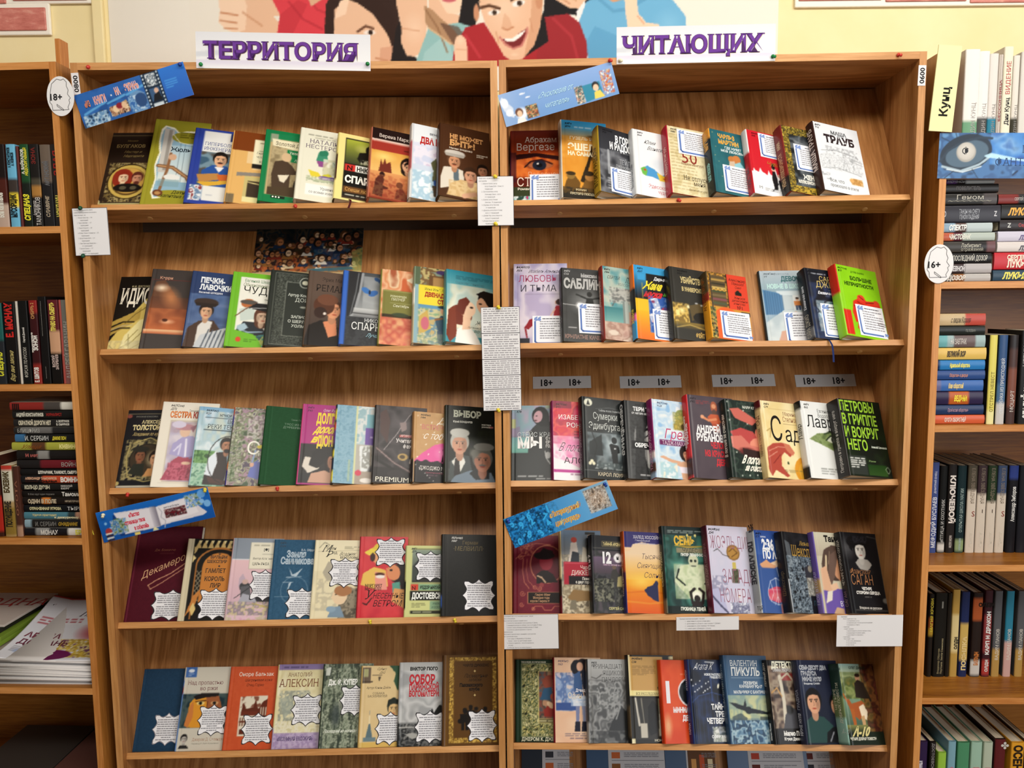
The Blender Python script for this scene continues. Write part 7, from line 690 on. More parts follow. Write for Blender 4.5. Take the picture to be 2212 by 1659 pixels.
  G(0,0,1,.4,'#a8c0b8','#c8cc9c'),E(.3,.3,.34,.3,'#4a5c2c',.5),N(0,.1,1,.7,['#6a7c40','#a8b070','#4a5a30','#8a7a3c'],.2,5,.7,1),G(0,0,.7,.1,'#9ac0b8','#b8ccb0','v',.9),P([.66,0,1,0,1,1,.7,1,.8,.6,.72,.2],'#5a2a20'),N(.6,0,1,1,['#6a3024','#3a2018','#8a5a2c','#4a3a20'],.15,8,.75,1),T('ОЛЕГ ДИВОВ',.3,.065,.032,'#2a3c34','b', k=.9),E(.5,.17,.07,.08,'#c09070'),E(.5,.145,.075,.04,'#2a1c14'),P([.38,.42,.4,.24,.5,.2,.66,.24,.74,.44,.62,.44],'#2c241e'),L([.66,.3,.78,.46],.06,'#33291f'),G(0,.44,.5,1,'#7a9a84','#23362c','v',.9),P([.1,.46,.18,.44,.24,.5,.52,.46,.6,.5,.58,.6,.4,.7,.2,.62],'#a8582c'),P([.18,.56,.28,.56,.3,.76,.22,.76],'#b0602c'),P([.42,.54,.56,.5,.64,.6,.6,.7,.46,.66],'#ecdcc0'),P([.44,.66,.54,.64,.56,.82,.48,.82],'#c8a070'),L([.12,.46,.04,.38],.04,'#b0602c'),R(0,.84,1,1,'#1c261c'),G(0,.76,.6,.86,'#8a8c50','#1c261c'),T('А-10',.12,.89,.11,'#d8cc8c','IB', k=.82),T('ЧЕТЫРЕ ДОБРЫХ ПОВЕСТИ',.06,.94,.032,'#d8d8c8','sB', k=.66)], dict(spine=['#2a4a40',(0,.3,'#22382f'),(.45,.7,'#6a7c50'),(.7,.95,'#8ab0a4')], st=[('ЧЕТЫРЕ',.42,.22,'#d8d4b8','s', dict(w=.26, off=.34)),('ДОБРЫХ ПОВЕСТИ',.26,.24,'#e8e4cc','s', dict(w=.5, off=.66)),('А-10',.13,.32,'#c8d4d0','hI', dict(k=.8)),('ОЛЕГ ДИВОВ',.92,.13,'#2a4a44','hb', dict(k=.9, off=.2))]))]
SPEC = {'L1': [[0.126,0.0,0.128,0.2124,0.0166],[0.235,8.6,0.1218,0.2339,0.0202],[0.334,11.8,0.1258,0.2032,0.0184],[0.416,13.0,0.121,0.1934,0.0184],[0.488,14.8,0.1205,0.1937,0.0184],[0.555,15.9,0.1099,0.1928,0.0258],[0.636,18.5,0.1068,0.1778,0.0221],[0.706,18.4,0.104,0.1893,0.0276],[0.793,18.5,0.1007,0.2013,0.0258],[0.872,19.0,0.118,0.1965,0.0258]],
'L2': [[0.125,0.0,0.1221,0.1969,0.0138],[0.219,8.4,0.1264,0.2036,0.0202],[0.306,13.4,0.1194,0.1912,0.0221],[0.397,14.0,0.1174,0.1889,0.0202],[0.485,13.3,0.1188,0.1918,0.0221],[0.57,15.0,0.1173,0.1889,0.0202],[0.648,15.0,0.1159,0.1871,0.0221],[0.737,14.4,0.1184,0.1913,0.0202],[0.809,16.3,0.1157,0.195,0.0221],[0.879,18.4,0.115,0.1836,0.0239]],
'L3': [[0.126,0.0,0.122,0.1944,0.0166],[0.227,9.3,0.1274,0.2056,0.0221],[0.303,16.7,0.1181,0.1892,0.0184],[0.383,13.3,0.116,0.1871,0.0221],[0.457,17.3,0.1162,0.1877,0.0202],[0.547,13.0,0.12,0.1939,0.0202],[0.621,15.9,0.1169,0.1881,0.0239],[0.718,14.3,0.122,0.187,0.0221],[0.789,18.1,0.1055,0.1693,0.0221],[0.882,13.7,0.122,0.1858,0.0202]],
'L4': [[0.17,0.0,0.163,0.2227,0.0166],[0.26,10.4,0.1171,0.1889,0.0202],[0.367,10.9,0.1176,0.1896,0.0147],[0.463,8.8,0.1148,0.1852,0.0138],[0.559,8.3,0.1132,0.1826,0.0147],[0.668,7.8,0.115,0.1897,0.0129],[0.764,7.7,0.1,0.1656,0.0184],[0.879,9.2,0.131,0.1882,0.0276]],
'L5': [[0.126,0.0,0.1139,0.1838,0.0129],[0.233,6.9,0.1151,0.1856,0.0166],[0.343,8.7,0.1147,0.185,0.0129],[0.46,6.3,0.1166,0.1881,0.0129],[0.575,6.4,0.12,0.1868,0.0202],[0.658,14.0,0.112,0.1806,0.0147],[0.756,8.6,0.116,0.1872,0.0147],[0.882,6.7,0.136,0.2018,0.0258]],
'R1': [[0.139,0.0,0.12,0.2082,0.0166],[0.235,9.8,0.1072,0.2143,0.0276],[0.302,23.6,0.1066,0.1768,0.0276],[0.39,18.2,0.1081,0.177,0.0221],[0.466,16.9,0.1083,0.1821,0.0276],[0.553,18.5,0.1036,0.1706,0.0276],[0.64,18.5,0.1038,0.172,0.0202],[0.707,17.6,0.0959,0.1778,0.0294],[0.801,18.3,0.12,0.1847,0.0239]],
'R2': [[0.15,0.0,0.127,0.2169,0.0166],[0.245,9.9,0.1169,0.1886,0.0258],[0.33,17.5,0.1155,0.1866,0.0221],[0.401,18.1,0.1163,0.1884,0.0221],[0.473,17.9,0.1054,0.1836,0.0239],[0.552,17.6,0.103,0.1674,0.0285],[0.715,0.0,0.1191,0.1921,0.0129],[0.766,14.2,0.0887,0.1773,0.0304],[0.851,20.8,0.115,0.1784,0.0258]],
'R3': [[0.132,0.0,0.1182,0.1907,0.0147],[0.209,10.8,0.1044,0.1926,0.0239],[0.284,18.4,0.1169,0.197,0.0239],[0.361,18.1,0.0942,0.1885,0.0258],[0.44,19.0,0.1135,0.1888,0.0258],[0.532,16.2,0.1192,0.2003,0.0258],[0.615,18.1,0.1162,0.1878,0.0239],[0.694,17.6,0.1145,0.1847,0.0239],[0.781,16.0,0.1052,0.1847,0.0239],[0.863,17.0,0.113,0.1825,0.0405]],
'R4': [[0.13,0.0,0.1143,0.1843,0.0147],[0.224,8.9,0.0998,0.194,0.0239],[0.299,18.3,0.1095,0.1789,0.0221],[0.386,14.7,0.1167,0.1882,0.0221],[0.489,12.4,0.1248,0.2015,0.0202],[0.573,13.9,0.1076,0.2012,0.0294],[0.666,18.4,0.0949,0.1897,0.0285],[0.726,27.0,0.1003,0.1837,0.0258],[0.811,17.4,0.0952,0.1862,0.0221],[0.882,18.1,0.105,0.1853,0.0221]],
'R5': [[0.134,0.0,0.1155,0.1862,0.0129],[0.226,8.0,0.1179,0.1902,0.0166],[0.301,12.7,0.1155,0.1862,0.0202],[0.402,11.6,0.118,0.1961,0.0221],[0.472,18.3,0.1145,0.1846,0.0184],[0.541,15.4,0.1152,0.1859,0.0221],[0.629,14.5,0.116,0.1958,0.0202],[0.724,12.3,0.1051,0.1853,0.0221],[0.794,18.3,0.112,0.185,0.0239],[0.873,17.6,0.1,0.1766,0.0368]]}
for key, rows in DATA.items():
    U, row = (UL if key[0] == 'L' else UR), int(key[1])-1
    for k, (label, base, ops, opt) in enumerate(rows):
        sp = SPEC[key][k]
        x0 = sp[0]-sp[2]*math.cos(math.radians(sp[1])); vis = 1.
        if k+1 < len(rows):
            nx = SPEC[key][k+1]; xn = nx[0]-nx[2]*math.cos(math.radians(nx[1]))
            vis = min(1., (xn-x0)/sp[2]+.12)
            if nx[3] < sp[3]-.012: vis = 1.
        label2 = label if len(label.split()) > 3 else label
        shelved(U, row, k, sp, vis, label=label2, base=base, ops=ops, group='books shown face out, %s unit, shelf %d' % ('left' if key[0] == 'L' else 'right', row+1), **opt)
# ---------------------------------------------------------------- paper cards lying on the covers
rng = random.Random(7)
def slab(name, pts, th, col, m, parent=None, edge=None):
    """thin sheet from an outline (x, z), front face at y = -th"""
    n = len(pts); V = [(x, -th, z) for x, z in pts]+[(x, 0, z) for x, z in pts]
    cx = sum(p[0] for p in pts)/n; cz = sum(p[1] for p in pts)/n; V += [(cx, -th, cz)]
    Fs = [(i, (i+1) % n, 2*n) for i in range(n)]+[(i, n+i, n+(i+1) % n, (i+1) % n) for i in range(n)]
    me = pmesh(name, V, Fs); C = np.tile(lin(col),(len(V),1))
    if edge: C[n:2*n] = lin(edge)
    setcol(me, C); return link(name, me, m, parent)
def rrect(x0, z0, x1, z1, r=.004, n=4):
    P = []
    for cx, cz, a in ((x1-r, z1-r, 0),(x0+r, z1-r, 90),(x0+r, z0+r, 180),(x1-r, z0+r, 270)):
        P += [(cx+r*math.cos(math.radians(a+90*i/n)), cz+r*math.sin(math.radians(a+90*i/n))) for i in range(n+1)]
    return P
def printed(name, V, parent, mt=None):
    return link(name, V.mesh(name, lambda p: np.stack([p[:, 0],-p[:, 2], p[:, 1]],1)), mt or PAPER, parent)
def clip_wire(parent, x, z, ln=.02):
    V = []; Fq = []
    path = [(x, z),(x-ln, z+.0012),(x-ln, z-.004),(x-.002, z-.005),(x+.001, z-.0025)]
    bm = bmesh.new()
    for (a, b),(c, d) in zip(path[:-1], path[1:]):
        dx, dz = c-a, d-b; q = math.hypot(dx, dz); nx, nz = -dz/q*.0005, dx/q*.0005
        vs = [bm.verts.new((p[0], y, p[1])) for p, y in (((a+nx, b+nz),-.0015),((c+nx, d+nz),-.0015),((c-nx, d-nz),-.0015),((a-nx, b-nz),-.0015))]
        bm.faces.new(vs)
    me = bpy.data.meshes.new('paper_clip'); bm.to_mesh(me); bm.free(); link('paper_clip', me, STEEL, parent)
def quote_card(key, k, u0, v0, u1, v1, label, rot=0, clip=False):
    M, wd, h, t = PLACED[key, k]
    w_, h_ = (u1-u0)*wd, (v1-v0)*h
    C = thing('quote_card', label, 'card', M @ Matrix.Translation((u0*wd, -t-.0004,(1-v1)*h)) @ Matrix.Rotation(math.radians(rot),4,'Y'),'blue framed quote cards')
    slab('card_sheet',[(0,0),(w_, 0),(w_, h_),(0, h_)],.0003,'#eceef4',PAPER, C)
    q = Letters(); b = .05*w_; B1,B2 = '#7d96cc','#5d7ab8'
    q.bar(b, b*2.2, b*2.1, h_*.82,B2,.00042); q.bar(b*2, b*.9, w_*.86, b*2,B2,.00042)
    for i in range(5):
        a0, a1 = math.radians(180+18*i), math.radians(198+18*i); r0, r1 = b*2.3, b*1.2; cx, cz = b*3.25, b*3.2
        P_ = np.array([(cx+r0*math.cos(a0), cz+r0*math.sin(a0),.00042),(cx+r0*math.cos(a1), cz+r0*math.sin(a1),.00042),(cx+r1*math.cos(a1), cz+r1*math.sin(a1),.00042),(cx+r1*math.cos(a0), cz+r1*math.sin(a0),.00042)])
        q.V.append(P_); q.T.append(np.array([(0,1,2),(0,2,3)])+q.n); q.n += 4; q.C.append(np.tile(lin(B2),(4,1)))
    q.add('“', b*.9, h_*.66, h_*.3,B1,'B', k=1.2, lift=.00045); q.add('”', w_*.9,-h_*.06, h_*.22,B1,'B', lift=.00045)
    q.lines(w_*.3, h_*.93, w_*.84, h_*.86,1,'#55555c', rng, cen=True); q.lines(w_*.22, h_*.84, w_*.93, h_*.2,8,'#96969c', rng)
    printed('card_print', q, C)
    if clip: clip_wire(C, w_, h_*.45)
def plaque_card(key, k, u0, v0, u1, v1, label, dark='#2c2a2e', clip=False):
    M, wd, h, t = PLACED[key, k]; w_, h_ = (u1-u0)*wd, (v1-v0)*h
    C = thing('scalloped_card', label, 'card', M @ Matrix.Translation(((u0+u1)/2*wd, -t-.0004,(1-(v0+v1)/2)*h)),'scalloped white jubilee cards')
    def outline(s):
        P = []; a, b = w_/2*s, h_/2*s; r = .16*min(w_, h_)
        def side(p0, p1, nx, nz, L_):
            for i in range(12):
                f = i/12; bump = -.045*(1-math.cos(4*math.pi*f))*.5*2+(.05*math.exp(-((f-.5)/.035)**2))
                P.append((p0[0]+(p1[0]-p0[0])*f+nx*bump*L_, p0[1]+(p1[1]-p0[1])*f+nz*bump*L_))
        c = .86
        side((a*c, b),(-a*c, b),0,1, min(w_, h_)); P.append((-a*.96, b*.96)); side((-a, b*c),(-a, -b*c),-1,0, min(w_, h_)); P.append((-a*.96,-b*.96))
        side((-a*c, -b),(a*c, -b),0,-1, min(w_, h_)); P.append((a*.96,-b*.96)); side((a, -b*c),(a, b*c),1,0, min(w_, h_)); P.append((a*.96, b*.96))
        return P
    slab('card_sheet', outline(1.),.0003, dark, PAPER, C); f = slab('card_face', outline(.935),.0002,'#eeeef2',PAPER, C); f.location.y = -.0003
    q = Letters(); q.lines(-w_*.1, h_*.43, w_*.1, h_*.37,1,'#55555c', rng, cen=True, ragged=1); q.lines(-w_*.37, h_*.35, w_*.37,-h_*.38,10,'#909096', rng, cen=True)
    o = printed('card_print', q, C); o.location.y = -.00062
    if clip: clip_wire(C, w_*.47,0)
QL = [('R1',0,.38,.6,.95,.98,'quote card across the lower part of the huge eye cover'),('R1',2,.27,.6,.95,.97,'quote card on the dark grey mustard spined book'),('R1',4,.24,.03,.96,.4,'quote card high on the manuscript covered crimson spined book'),('R1',5,.25,.55,.96,.96,'quote card low on the teal book'),('R1',6,.3,.02,.95,.4,'quote card high on the red skyline book'),('R1',7,.28,.26,.95,.66,'quote card in the middle of the gold garlanded book'),
      ('R2',0,.35,.64,.95,.985,'quote card low on the lilac sky book'),('R2',1,.33,.48,.95,.88,'quote card under the white light burst on the charcoal book'),('R2',3,.38,.58,.95,.98,'quote card over the yellow foot of the brush titled book'),('R2',5,.26,.58,.98,.985,'quote card on the orange face of the african patterned book'),('R2',6,.38,.57,.97,.98,'quote card on the school corridor book'),('R2',7,.3,.5,.95,.97,'quote card over the fluffy heart on the black book'),('R2',8,.33,.54,.985,.97,'quote card over the red frog on the lime book')]
for key, k, a, b, c, d, l in QL: quote_card(key, k, a, b, c, d, l, rot=rng.uniform(-1,1), clip=(key, k) in (('R2',5),('R2',8)))
PLQ = [('L4',0,.42,.68,.97,.975,'scalloped card at the foot of the large maroon book'),('L4',1,.36,.62,.96,.98,'scalloped card at the foot of the arched title book'),('L4',2,.42,.4,.96,.76,'scalloped card under the cream label of the pink book'),('L4',3,.34,.62,.94,.98,'scalloped card at the foot of the slate blue book'),('L4',4,.34,.24,.96,.6,'scalloped card in the middle of the cream gothic lettered book'),('L4',5,.34,.02,.95,.37,'scalloped card at the top of the red yellow hat book'),('L4',6,.24,.09,.95,.5,'scalloped card over the photo of the pale green pocket book'),('L4',7,.4,.57,.96,.94,'scalloped card on the thick plain black book'),
       ('L5',0,.4,.56,.97,.92,'scalloped card on the plain navy book'),('L5',1,.4,.47,.97,.82,'scalloped card over the yellow face strip'),('L5',2,.36,.58,.96,.94,'scalloped card over the woodcut of the brick orange book'),('L5',3,.35,.37,.95,.73,'scalloped card on the cream and lilac book'),('L5',4,.38,.27,.96,.62,'scalloped card on the bark textured book'),('L5',5,.36,.59,.96,.97,'scalloped card under the hawk browed face on the tan book'),('L5',6,.36,.6,.96,.96,'scalloped card over the city on the pale grey book'),('L5',7,.45,.62,.95,.96,'scalloped card on the gold bordered brown book')]
for key, k, a, b, c, d, l in PLQ: plaque_card(key, k, a, b, c, d, l, dark='#8a8890' if (key, k) == ('L5',0) else '#37353a', clip=(key, k) in (('L4',7),('L5',1),('L5',2),('L5',7)))
# ---------------------------------------------------------------- sheets pinned to the bookcase fronts
def pin(M, x, z, col, label, tilt=(0,0), y=-.0006):
    """push pin standing out of the surface of frame M"""
    prof = [(.0,0),(.0042,0),(.0042,.0012),(.0022,.002),(.0019,.0062),(.0034,.0076),(.0032,.0088),(0,.0092)]
    key = 'pin_'+col; n = 12
    if key not in bpy.data.meshes:
        V = []; Fq = []
        for r, q in prof: V += [(r*math.cos(2*math.pi*i/n),-q, r*math.sin(2*math.pi*i/n)) for i in range(n)]
        for j in range(len(prof)-1): Fq += [(j*n+i, j*n+(i+1) % n, (j+1)*n+(i+1) % n, (j+1)*n+i) for i in range(n)]
        me = pmesh(key, V, Fq); me.materials.append(PINM[col])
        for p in me.polygons: p.use_smooth = True
    R_ = Matrix.Rotation(tilt[0],4,'X') @ Matrix.Rotation(tilt[1],4,'Z')
    o = bpy.data.objects.new('push_pin', bpy.data.meshes[key]); COL.objects.link(o); o.matrix_world = M @ Matrix.Translation((x, y, z)) @ R_
    tag(o, label, 'push pin','coloured push pins'); return o
def sheet(U, TLp, TRp, BLp, name, label, cat, d, base='#e9e8ea', ops=None, group=None, m=PAPER, dens=0, th=.0004, tilt=True):
    """flat sheet on plane y = d of frame U from three photo corners; returns (thing, width, height); own axes: x right, z up from its lower left corner"""
    a, b, c = onp(U, *TLp, d), onp(U, *TRp, d), onp(U, *BLp, d)
    w_ = math.hypot(b.x-a.x, b.z-a.z); ang = math.atan2(b.z-a.z, b.x-a.x); h_ = math.hypot(c.x-a.x, c.z-a.z)
    M = U @ Matrix.Translation((a.x, d, a.z)) @ Matrix.Rotation(-ang, 4,'Y') @ Matrix.Translation((0,0,-h_))
    t = thing(name, label, cat, M, group)
    if ops is None:
        slab('paper',[(0,0),(w_, 0),(w_, h_),(0, h_)], th, base, m, t)
    else:
        cv = Cv(w_, h_, base, px=.0008).run(ops); nx, nz = int(w_/dens), int(h_/dens); xs, zs = np.linspace(0, w_, nx), np.linspace(0, h_, nz)
        V = np.stack([np.broadcast_to(xs, (nz, nx)), np.full((nz, nx),-th), np.broadcast_to(zs[:, None],(nz, nx))],-1)
        i = np.arange(nx*nz).reshape(nz, nx); Q = np.stack([i[:-1, :-1], i[:-1,1:], i[1:, 1:], i[1:, :-1]],-1).reshape(-1,4); C_ = cv.sample(xs/w_, 1-zs/h_).reshape(-1,3)
        V = V.reshape(-1,3); Vb = np.array([(0,0,0),(w_, 0,0),(w_, 0, h_),(0,0, h_)]); n0 = len(V)
        Q = np.concatenate([Q, [[n0, n0+1, n0+2, n0+3]]]); link('paper', fastmesh('paper', np.concatenate([V, Vb]), Q, np.concatenate([C_, np.tile(lin('#e8e8e8'),(4,1))])), m, t)
        q = Letters()
        for o in ops:
            if o[0] == 't':
                (tx, x, y, hh, c_, *fl), kw = o[1], dict(o[2])
                if kw.get('w'): kw['w'] *= w_
                kw['lift'] = th+.00012+kw.get('lift',0); q.add(tx, x*w_, (1-y)*h_, hh*h_, c_, fl[0] if fl else '', **kw)
        if q.n: printed('lettering', q, t, m)
    t['w'], t['h'] = w_, h_; return t, w_, h_
def frame_lines(q, w_, h_, c='#4a484c', b=.0009):
    for x0, y0, x1, y1 in ((0,0, w_, b),(0, h_-b, w_, h_),(0,0, b, h_),(w_-b, 0, w_, h_)): q.bar(x0, y0, x1, y1, c, .0005)
TXC = '#6a686c'
def textsheet(t, w_, h_, rows, frame=True, cap=None, cuts=()):
    q = Letters()
    if frame: frame_lines(q, w_, h_)
    n = len(rows); st = h_/(n+.6)
    for i, r_ in enumerate(rows):
        y = h_-(i+1)*st
        ind = 0
        if isinstance(r_, tuple): ind, r_ = r_
        if r_: q.add(r_, (.05+ind)*w_, y, cap or st*.5,TXC, 's', k=.72, lift=.00052)
    for c in cuts: q.bar(0, h_*(1-c)-.0006, w_, h_*(1-c)+.0006,'#4a484c',.0005)
    printed('print', q, t)
FD = -.0012
t, a, b = sheet(UL, (155,450),(231,448),(165,553),'notice','white numbered list pinned with two green pins at the left edge post','notice',FD, group='printed notices on the posts')
textsheet(t, a, b, ['Сколько раз издавались книги','самых переиздаваемых писателей в','мире выглядит так:',(.07,'1. Уильям Шекспир — 768'),(.16,'переизданий'),(.07,'2. Чарлз Диккенс — 367'),(.16,'переизданий'),(.07,'3. Льюис Кэрролл — 287'),(.16,'переизданий'),(.07,'4. Роберт Льюис Стивенсон — 272'),(.16,'переизданий'),(.07,'5. Артур Конан Дойл — 214'),(.16,'переизданий'),(.07,'6. Ханс Кристиан Андерсен —'),(.16,'201 переиздание'),(.07,'7. Братья Гримм — 197'),(.16,'переизданий'),(.07,'8. О. Генри — 196 переизданий')])
t, a, b = sheet(UL, (1030,381),(1109,380),(1034,488),'notice','white numbered list pinned with two yellow pins at the middle joint','notice',FD-.0012, group='printed notices on the posts')
textsheet(t, a, b, ['Чаще всего экранизируют книги','всех времён:',(.07,'1. «Шерлок Холмс» автор'),(.16,'Артур Конан Дойл - более 100'),(.16,'экранизаций'),(.07,'2. «Три мушкетёра» автор'),(.16,'Александр Дюма - около'),(.16,'130 экранизаций'),(.07,'3. «Гамлет» автор Уильям'),(.16,'Шекспир - 78 экранизаций'),(.07,'4. «Кармен» автор Проспер'),(.16,'- 63 экранизации'),(.07,'5. «Дракула» автор Брэм Стокер'),(.16,'около 60 экранизаций'),(.07,'6. «Джейн Эйр» автор Шарлотта'),(.16,'более 45 экранизаций'),(.07,'7. «Рождественская песнь»'),(.16,'экранизаций')])
t, a, b = sheet(UL, (1038,664),(1122,662),(1043,888),'notice','long white strip of five framed paragraphs below the middle numbered list','notice',FD-.0012, group='printed notices on the posts')
q = Letters(); frame_lines(q, a, b); cuts = [0,.25,.5,.655,.79,1]
for c in cuts[1:-1]: q.bar(0, b*(1-c)-.0007, a, b*(1-c)+.0007,'#3c3a3e',.0005)
for c0, c1, n in zip(cuts[:-1], cuts[1:],(11,11,7,6,9)): q.lines(a*.06, b*(1-c0)-.002, a*.95, b*(1-c1)+.002, n, '#9a989c', rng, cen=True)
printed('print', q, t)
t, a, b = sheet(UR, (1074,1328),(1206,1326),(1074,1403),'notice','white bulleted list taped over the joint below the wine red book','notice',FD-.0012, group='printed notices on the posts')
textsheet(t, a, b, ['Цифры в названиях книг могут выполнять разные функции:',(.03,'•  Смыслообразующую'),(.05,'Числа помогают раскрыть главный смысл:'),(.1,'○ количество персонажей («Три мушкетера» А. Дюма);'),(.1,'○ временной промежуток («Вокруг света за 80 дней» Ж. Верн);'),(.1,'○ возраст героя («Пятнадцатилетний капитан» Ж. Верн);'),(.1,'○ количество («Десять негритят» А. Кристи);'),(.03,'•  Символическую'),(.05,'Число несёт скрытый смысл, связанный с культурой или'),(.05,'мифологическим кодом:'),(.1,'○ «451 градус по Фаренгейту» Р. Брэдбери'),(.12,'бумаги — метафора уничтожения знаний;'),(.1,'○ «Тысяча и одна ночь» - число бесконечности,'),(.12,'историй;'),(.1,'○ «1984» Дж. Оруэлл, год-символ будущего')])
t, a, b = sheet(UR, (1461,1333),(1596,1331),(1461,1362),'notice','short wide white slip taped under the teal skeleton book','notice',-.0005+.0137, group='printed notices on the posts')
textsheet(t, a, b, ['Примеры известных названий с числами:',(.08,'• 1 - единственность, начало («Один день»)'),(.08,'• 2 - двойственность («Повесть о двух городах» Ч. Диккенс)'),(.08,'• 3 - завершённость («Три товарища» Э.М. Ремарк)'),(.08,'• 12 - полнота цикла («Двенадцать стульев»)')], frame=False)
t, a, b = sheet(UR, (1808,1329),(1951,1328),(1815,1396),'notice','white bulleted sheet taped below the grey photo portrait book at the far post','notice',FD, group='printed notices on the posts')
textsheet(t, a, b, ['•  Временную',(.04,'Число создаёт атмосферу:'),(.1,'○ историческую («1612»)'),(.1,'○ конкретную дату, час или промежуток времени'),(.1,'○ мгновение («11 минут»)'),(.04,'•  Оценочную'),(.06,'создаёт ощущение:'),(.1,'○ множественности («Тысяча сияющих солнц»)'),(.1,'○ незавершённости («Десять дней»)'),(.1,'○ единственности («Один день»)'),(.04,'•  Структурную'),(.06,'Число задаёт форму:'),(.1,'○ число глав («Декамерон»)'),(.1,'○ число рассказов'),(.1,'○ число героев')], frame=False)
# age strips on the sloping board
Rm = rowM(UR, 2)
for i, (x0, x1, y0) in enumerate(((1151,1276,813),(1338,1470,812),(1537,1672,809),(1716,1845,809))):
    t, a, b = sheet(Rm, (x0, y0+1),(x1, y0-1),(x0+1, y0+27),'age_label','grey paper strip printed twice with an age mark, above the %s on shelf three' % ['black hooded woman and scarlet ink books','grey half face and blue palace books','red spined idol and cream horse books','torn open white and lime title books'][i],'label',-.0004,'#c9c6c4', group='paired age labels on shelf three')
    q = Letters()
    for xx in (.13,.62): q.add('18+', xx*a, .22*b, .55*b, '#161416','sb', k=.86, lift=.0006)
    printed('lettering', q, t)
# inventory stickers
for U, pts, txt, who in ((UL, ((153,158),(169,157),(158,205)),'0800','first'),(UR, ((1984.5,141),(2001,141),(1985,185)),'0600','far')):
    t, a, b = sheet(U, *pts, 'number_label','white inventory sticker with sideways black digits on the %s bookcase post' % ('left outer' if who == 'first' else 'right outer'),'label',-.0006,'#e2dfe2', group='inventory stickers')
    q = Letters(); q.add(txt, a*.82, b*.1, a*.62,'#141214','sb', rot=90, w=b*.78, lift=.0006); printed('lettering', q, t)
# ---------------------------------------------------------------- slanting banners
SB = [G(0,0,.75,1,'#2a5ea8','#2c5a9c'),N(0,0,.75,1,['#2a5ea8','#2f68b4','#244e90'],.1,3,.6),G(.75,0,1,1,'#2a74d0','#2a5cb4'),P([0,.95,.05,.7,.2,.62,.24,1,0,1],'#2c4a6c'),N(.02,.66,.24,1,['#1c3658','#6a94bc','#b8d0e0','#2a4c74'],.03,5),P([.25,.68,.42,.55,.44,.82,.28,.92],'#b8946a'),N(.26,.62,.43,.9,['#c8a47c','#6a3028','#e8cfa8','#3a2420'],.025,7),E(.31,.72,.025,.03,'#e8c8a0'),E(.35,.7,.025,.03,'#d8a888'),E(.35,.66,.03,.025,'#8a2430'),E(.39,.68,.022,.028,'#e0bc98'),E(.52,.72,.09,.1,'#6a94c0'),N(.44,.5,.62,.95,['#2a5ea8','#8ab4d8','#3a6aa8','#c8dcec'],.03,9,.8),E(.55,.68,.05,.06,'#2c4c7c'),L([.04,.62,.24,.44],.02,'#5aa0d8'),L([.26,.5,.42,.4],.02,'#5aa0d8'),L([.44,.42,.6,.3],.02,'#5aa0d8'),R(.605,0,.765,1,'#122438')]+[R(x, .02+.105*i, x+.013,.075+.105*i, '#d8e4ea') for i in range(10) for x in (.612,.743)]+[R(.64,.04,.73,.4,'#a8b4bc'),N(.64,.04,.73,.4,['#d8e0e4','#5a6a78','#eef2f4','#2c3844'],.02,4),R(.64,.46,.73,.84,'#3a5a80'),E(.7,.56,.02,.026,'#d8b098'),P([.65,.84,.67,.66,.72,.6,.73,.84],'#17181c'),R(.64,.9,.73,1,'#c8d4dc'),B(.79,.34,.9,.62,4,'#5ab0f0',.6),T('«ИЗ',.06,.44,.18,'#2a1a20','B', k=.36),T('КНИГИ',.15,.43,.22,'#c8d0e8','B', k=.36),T('«ИЗ',.062,.43,.18,'#e8906c','b', k=.38, lift=.0001),T('КНИГИ',.152,.42,.21,'#e8906c','b', k=.38, lift=.0001),T('-',.305,.36,.18,'#d8dce8','B', k=.5),T('НА',.35,.34,.21,'#e8906c','b', k=.38, lift=.0001),T('ЭКРАН»',.44,.33,.21,'#e8906c','b', k=.38, lift=.0001),T('НА',.352,.35,.22,'#c8d0e8','B', k=.36),T('ЭКРАН»',.442,.34,.22,'#c8d0e8','B', k=.36)]
sheet(UL, (159.5,207),(395,133),(170,281),'paper_banner','slanting blue film strip banner with orange lettering at the top left corner','banner',-.0022,'#2a5ea8', SB, 'slanting shelf banners',PRINT, .0016)
SB2 = [G(0,0,1,1,'#86a8dc','#6f9ad0'),G(0,0,.25,1,'#a8c0e4','#7ba2d8','h',.6),P([0,.2,.03,.1,.06,.3,.1,.5,.09,.8,.05,.7,.02,.5],'#e8eef8',.8),E(.04,.3,.03,.04,'#f4f6fa'),E(.06,.62,.03,.03,'#f4f6fa'), scroll(.2,.16,.025,'#eef2fa',.008), scroll(.24,.3,.02,'#eef2fa',.008), scroll(.1,.72,.02,'#e4ecf8',.008),E(.16,.74,.06,.06,'#eaf0f8',.4),E(.14,.68,.034,.036,'#6a4434'),E(.142,.72,.022,.028,'#ecc8a8'),P([.1,1,.115,.86,.17,.86,.19,1],'#f0ece8'),R(.2,.56,.3,.94,'#3a2c20'),N(.2,.56,.3,.94,['#c85a3a','#e0c890','#2c4a3a','#8a3a2c','#d8a060'],.012,5),R(.2,.74,.3,.77,'#a8784c'),P([.72,.96,.7,.46,.86,.46,.87,.9],'#2c86a4'),N(.64,.44,.71,.96,['#c8a060','#2c4a5a','#e8e0c8','#8a3a2c'],.014,7),N(.88,.18,.97,.9,['#7ba2d8','#e0c890','#c85a3a','#7ba2d8','#f0ece0'],.018,8),E(.82,.56,.03,.034,'#1c1a1c'),E(.82,.62,.024,.03,'#ecc8a8'),P([.79,.94,.8,.74,.85,.72,.88,.94],'#e8d060'),T('«Эксклюзив от',.33,.47,.17,'#3a6aa8','I', k=.66),T('читателя»',.37,.8,.17,'#3a6aa8','I', k=.7),T('«Эксклюзив от',.328,.46,.17,'#bfe6f4','I', k=.66, lift=.0001),T('читателя»',.368,.79,.17,'#bfe6f4','I', k=.7, lift=.0001)]
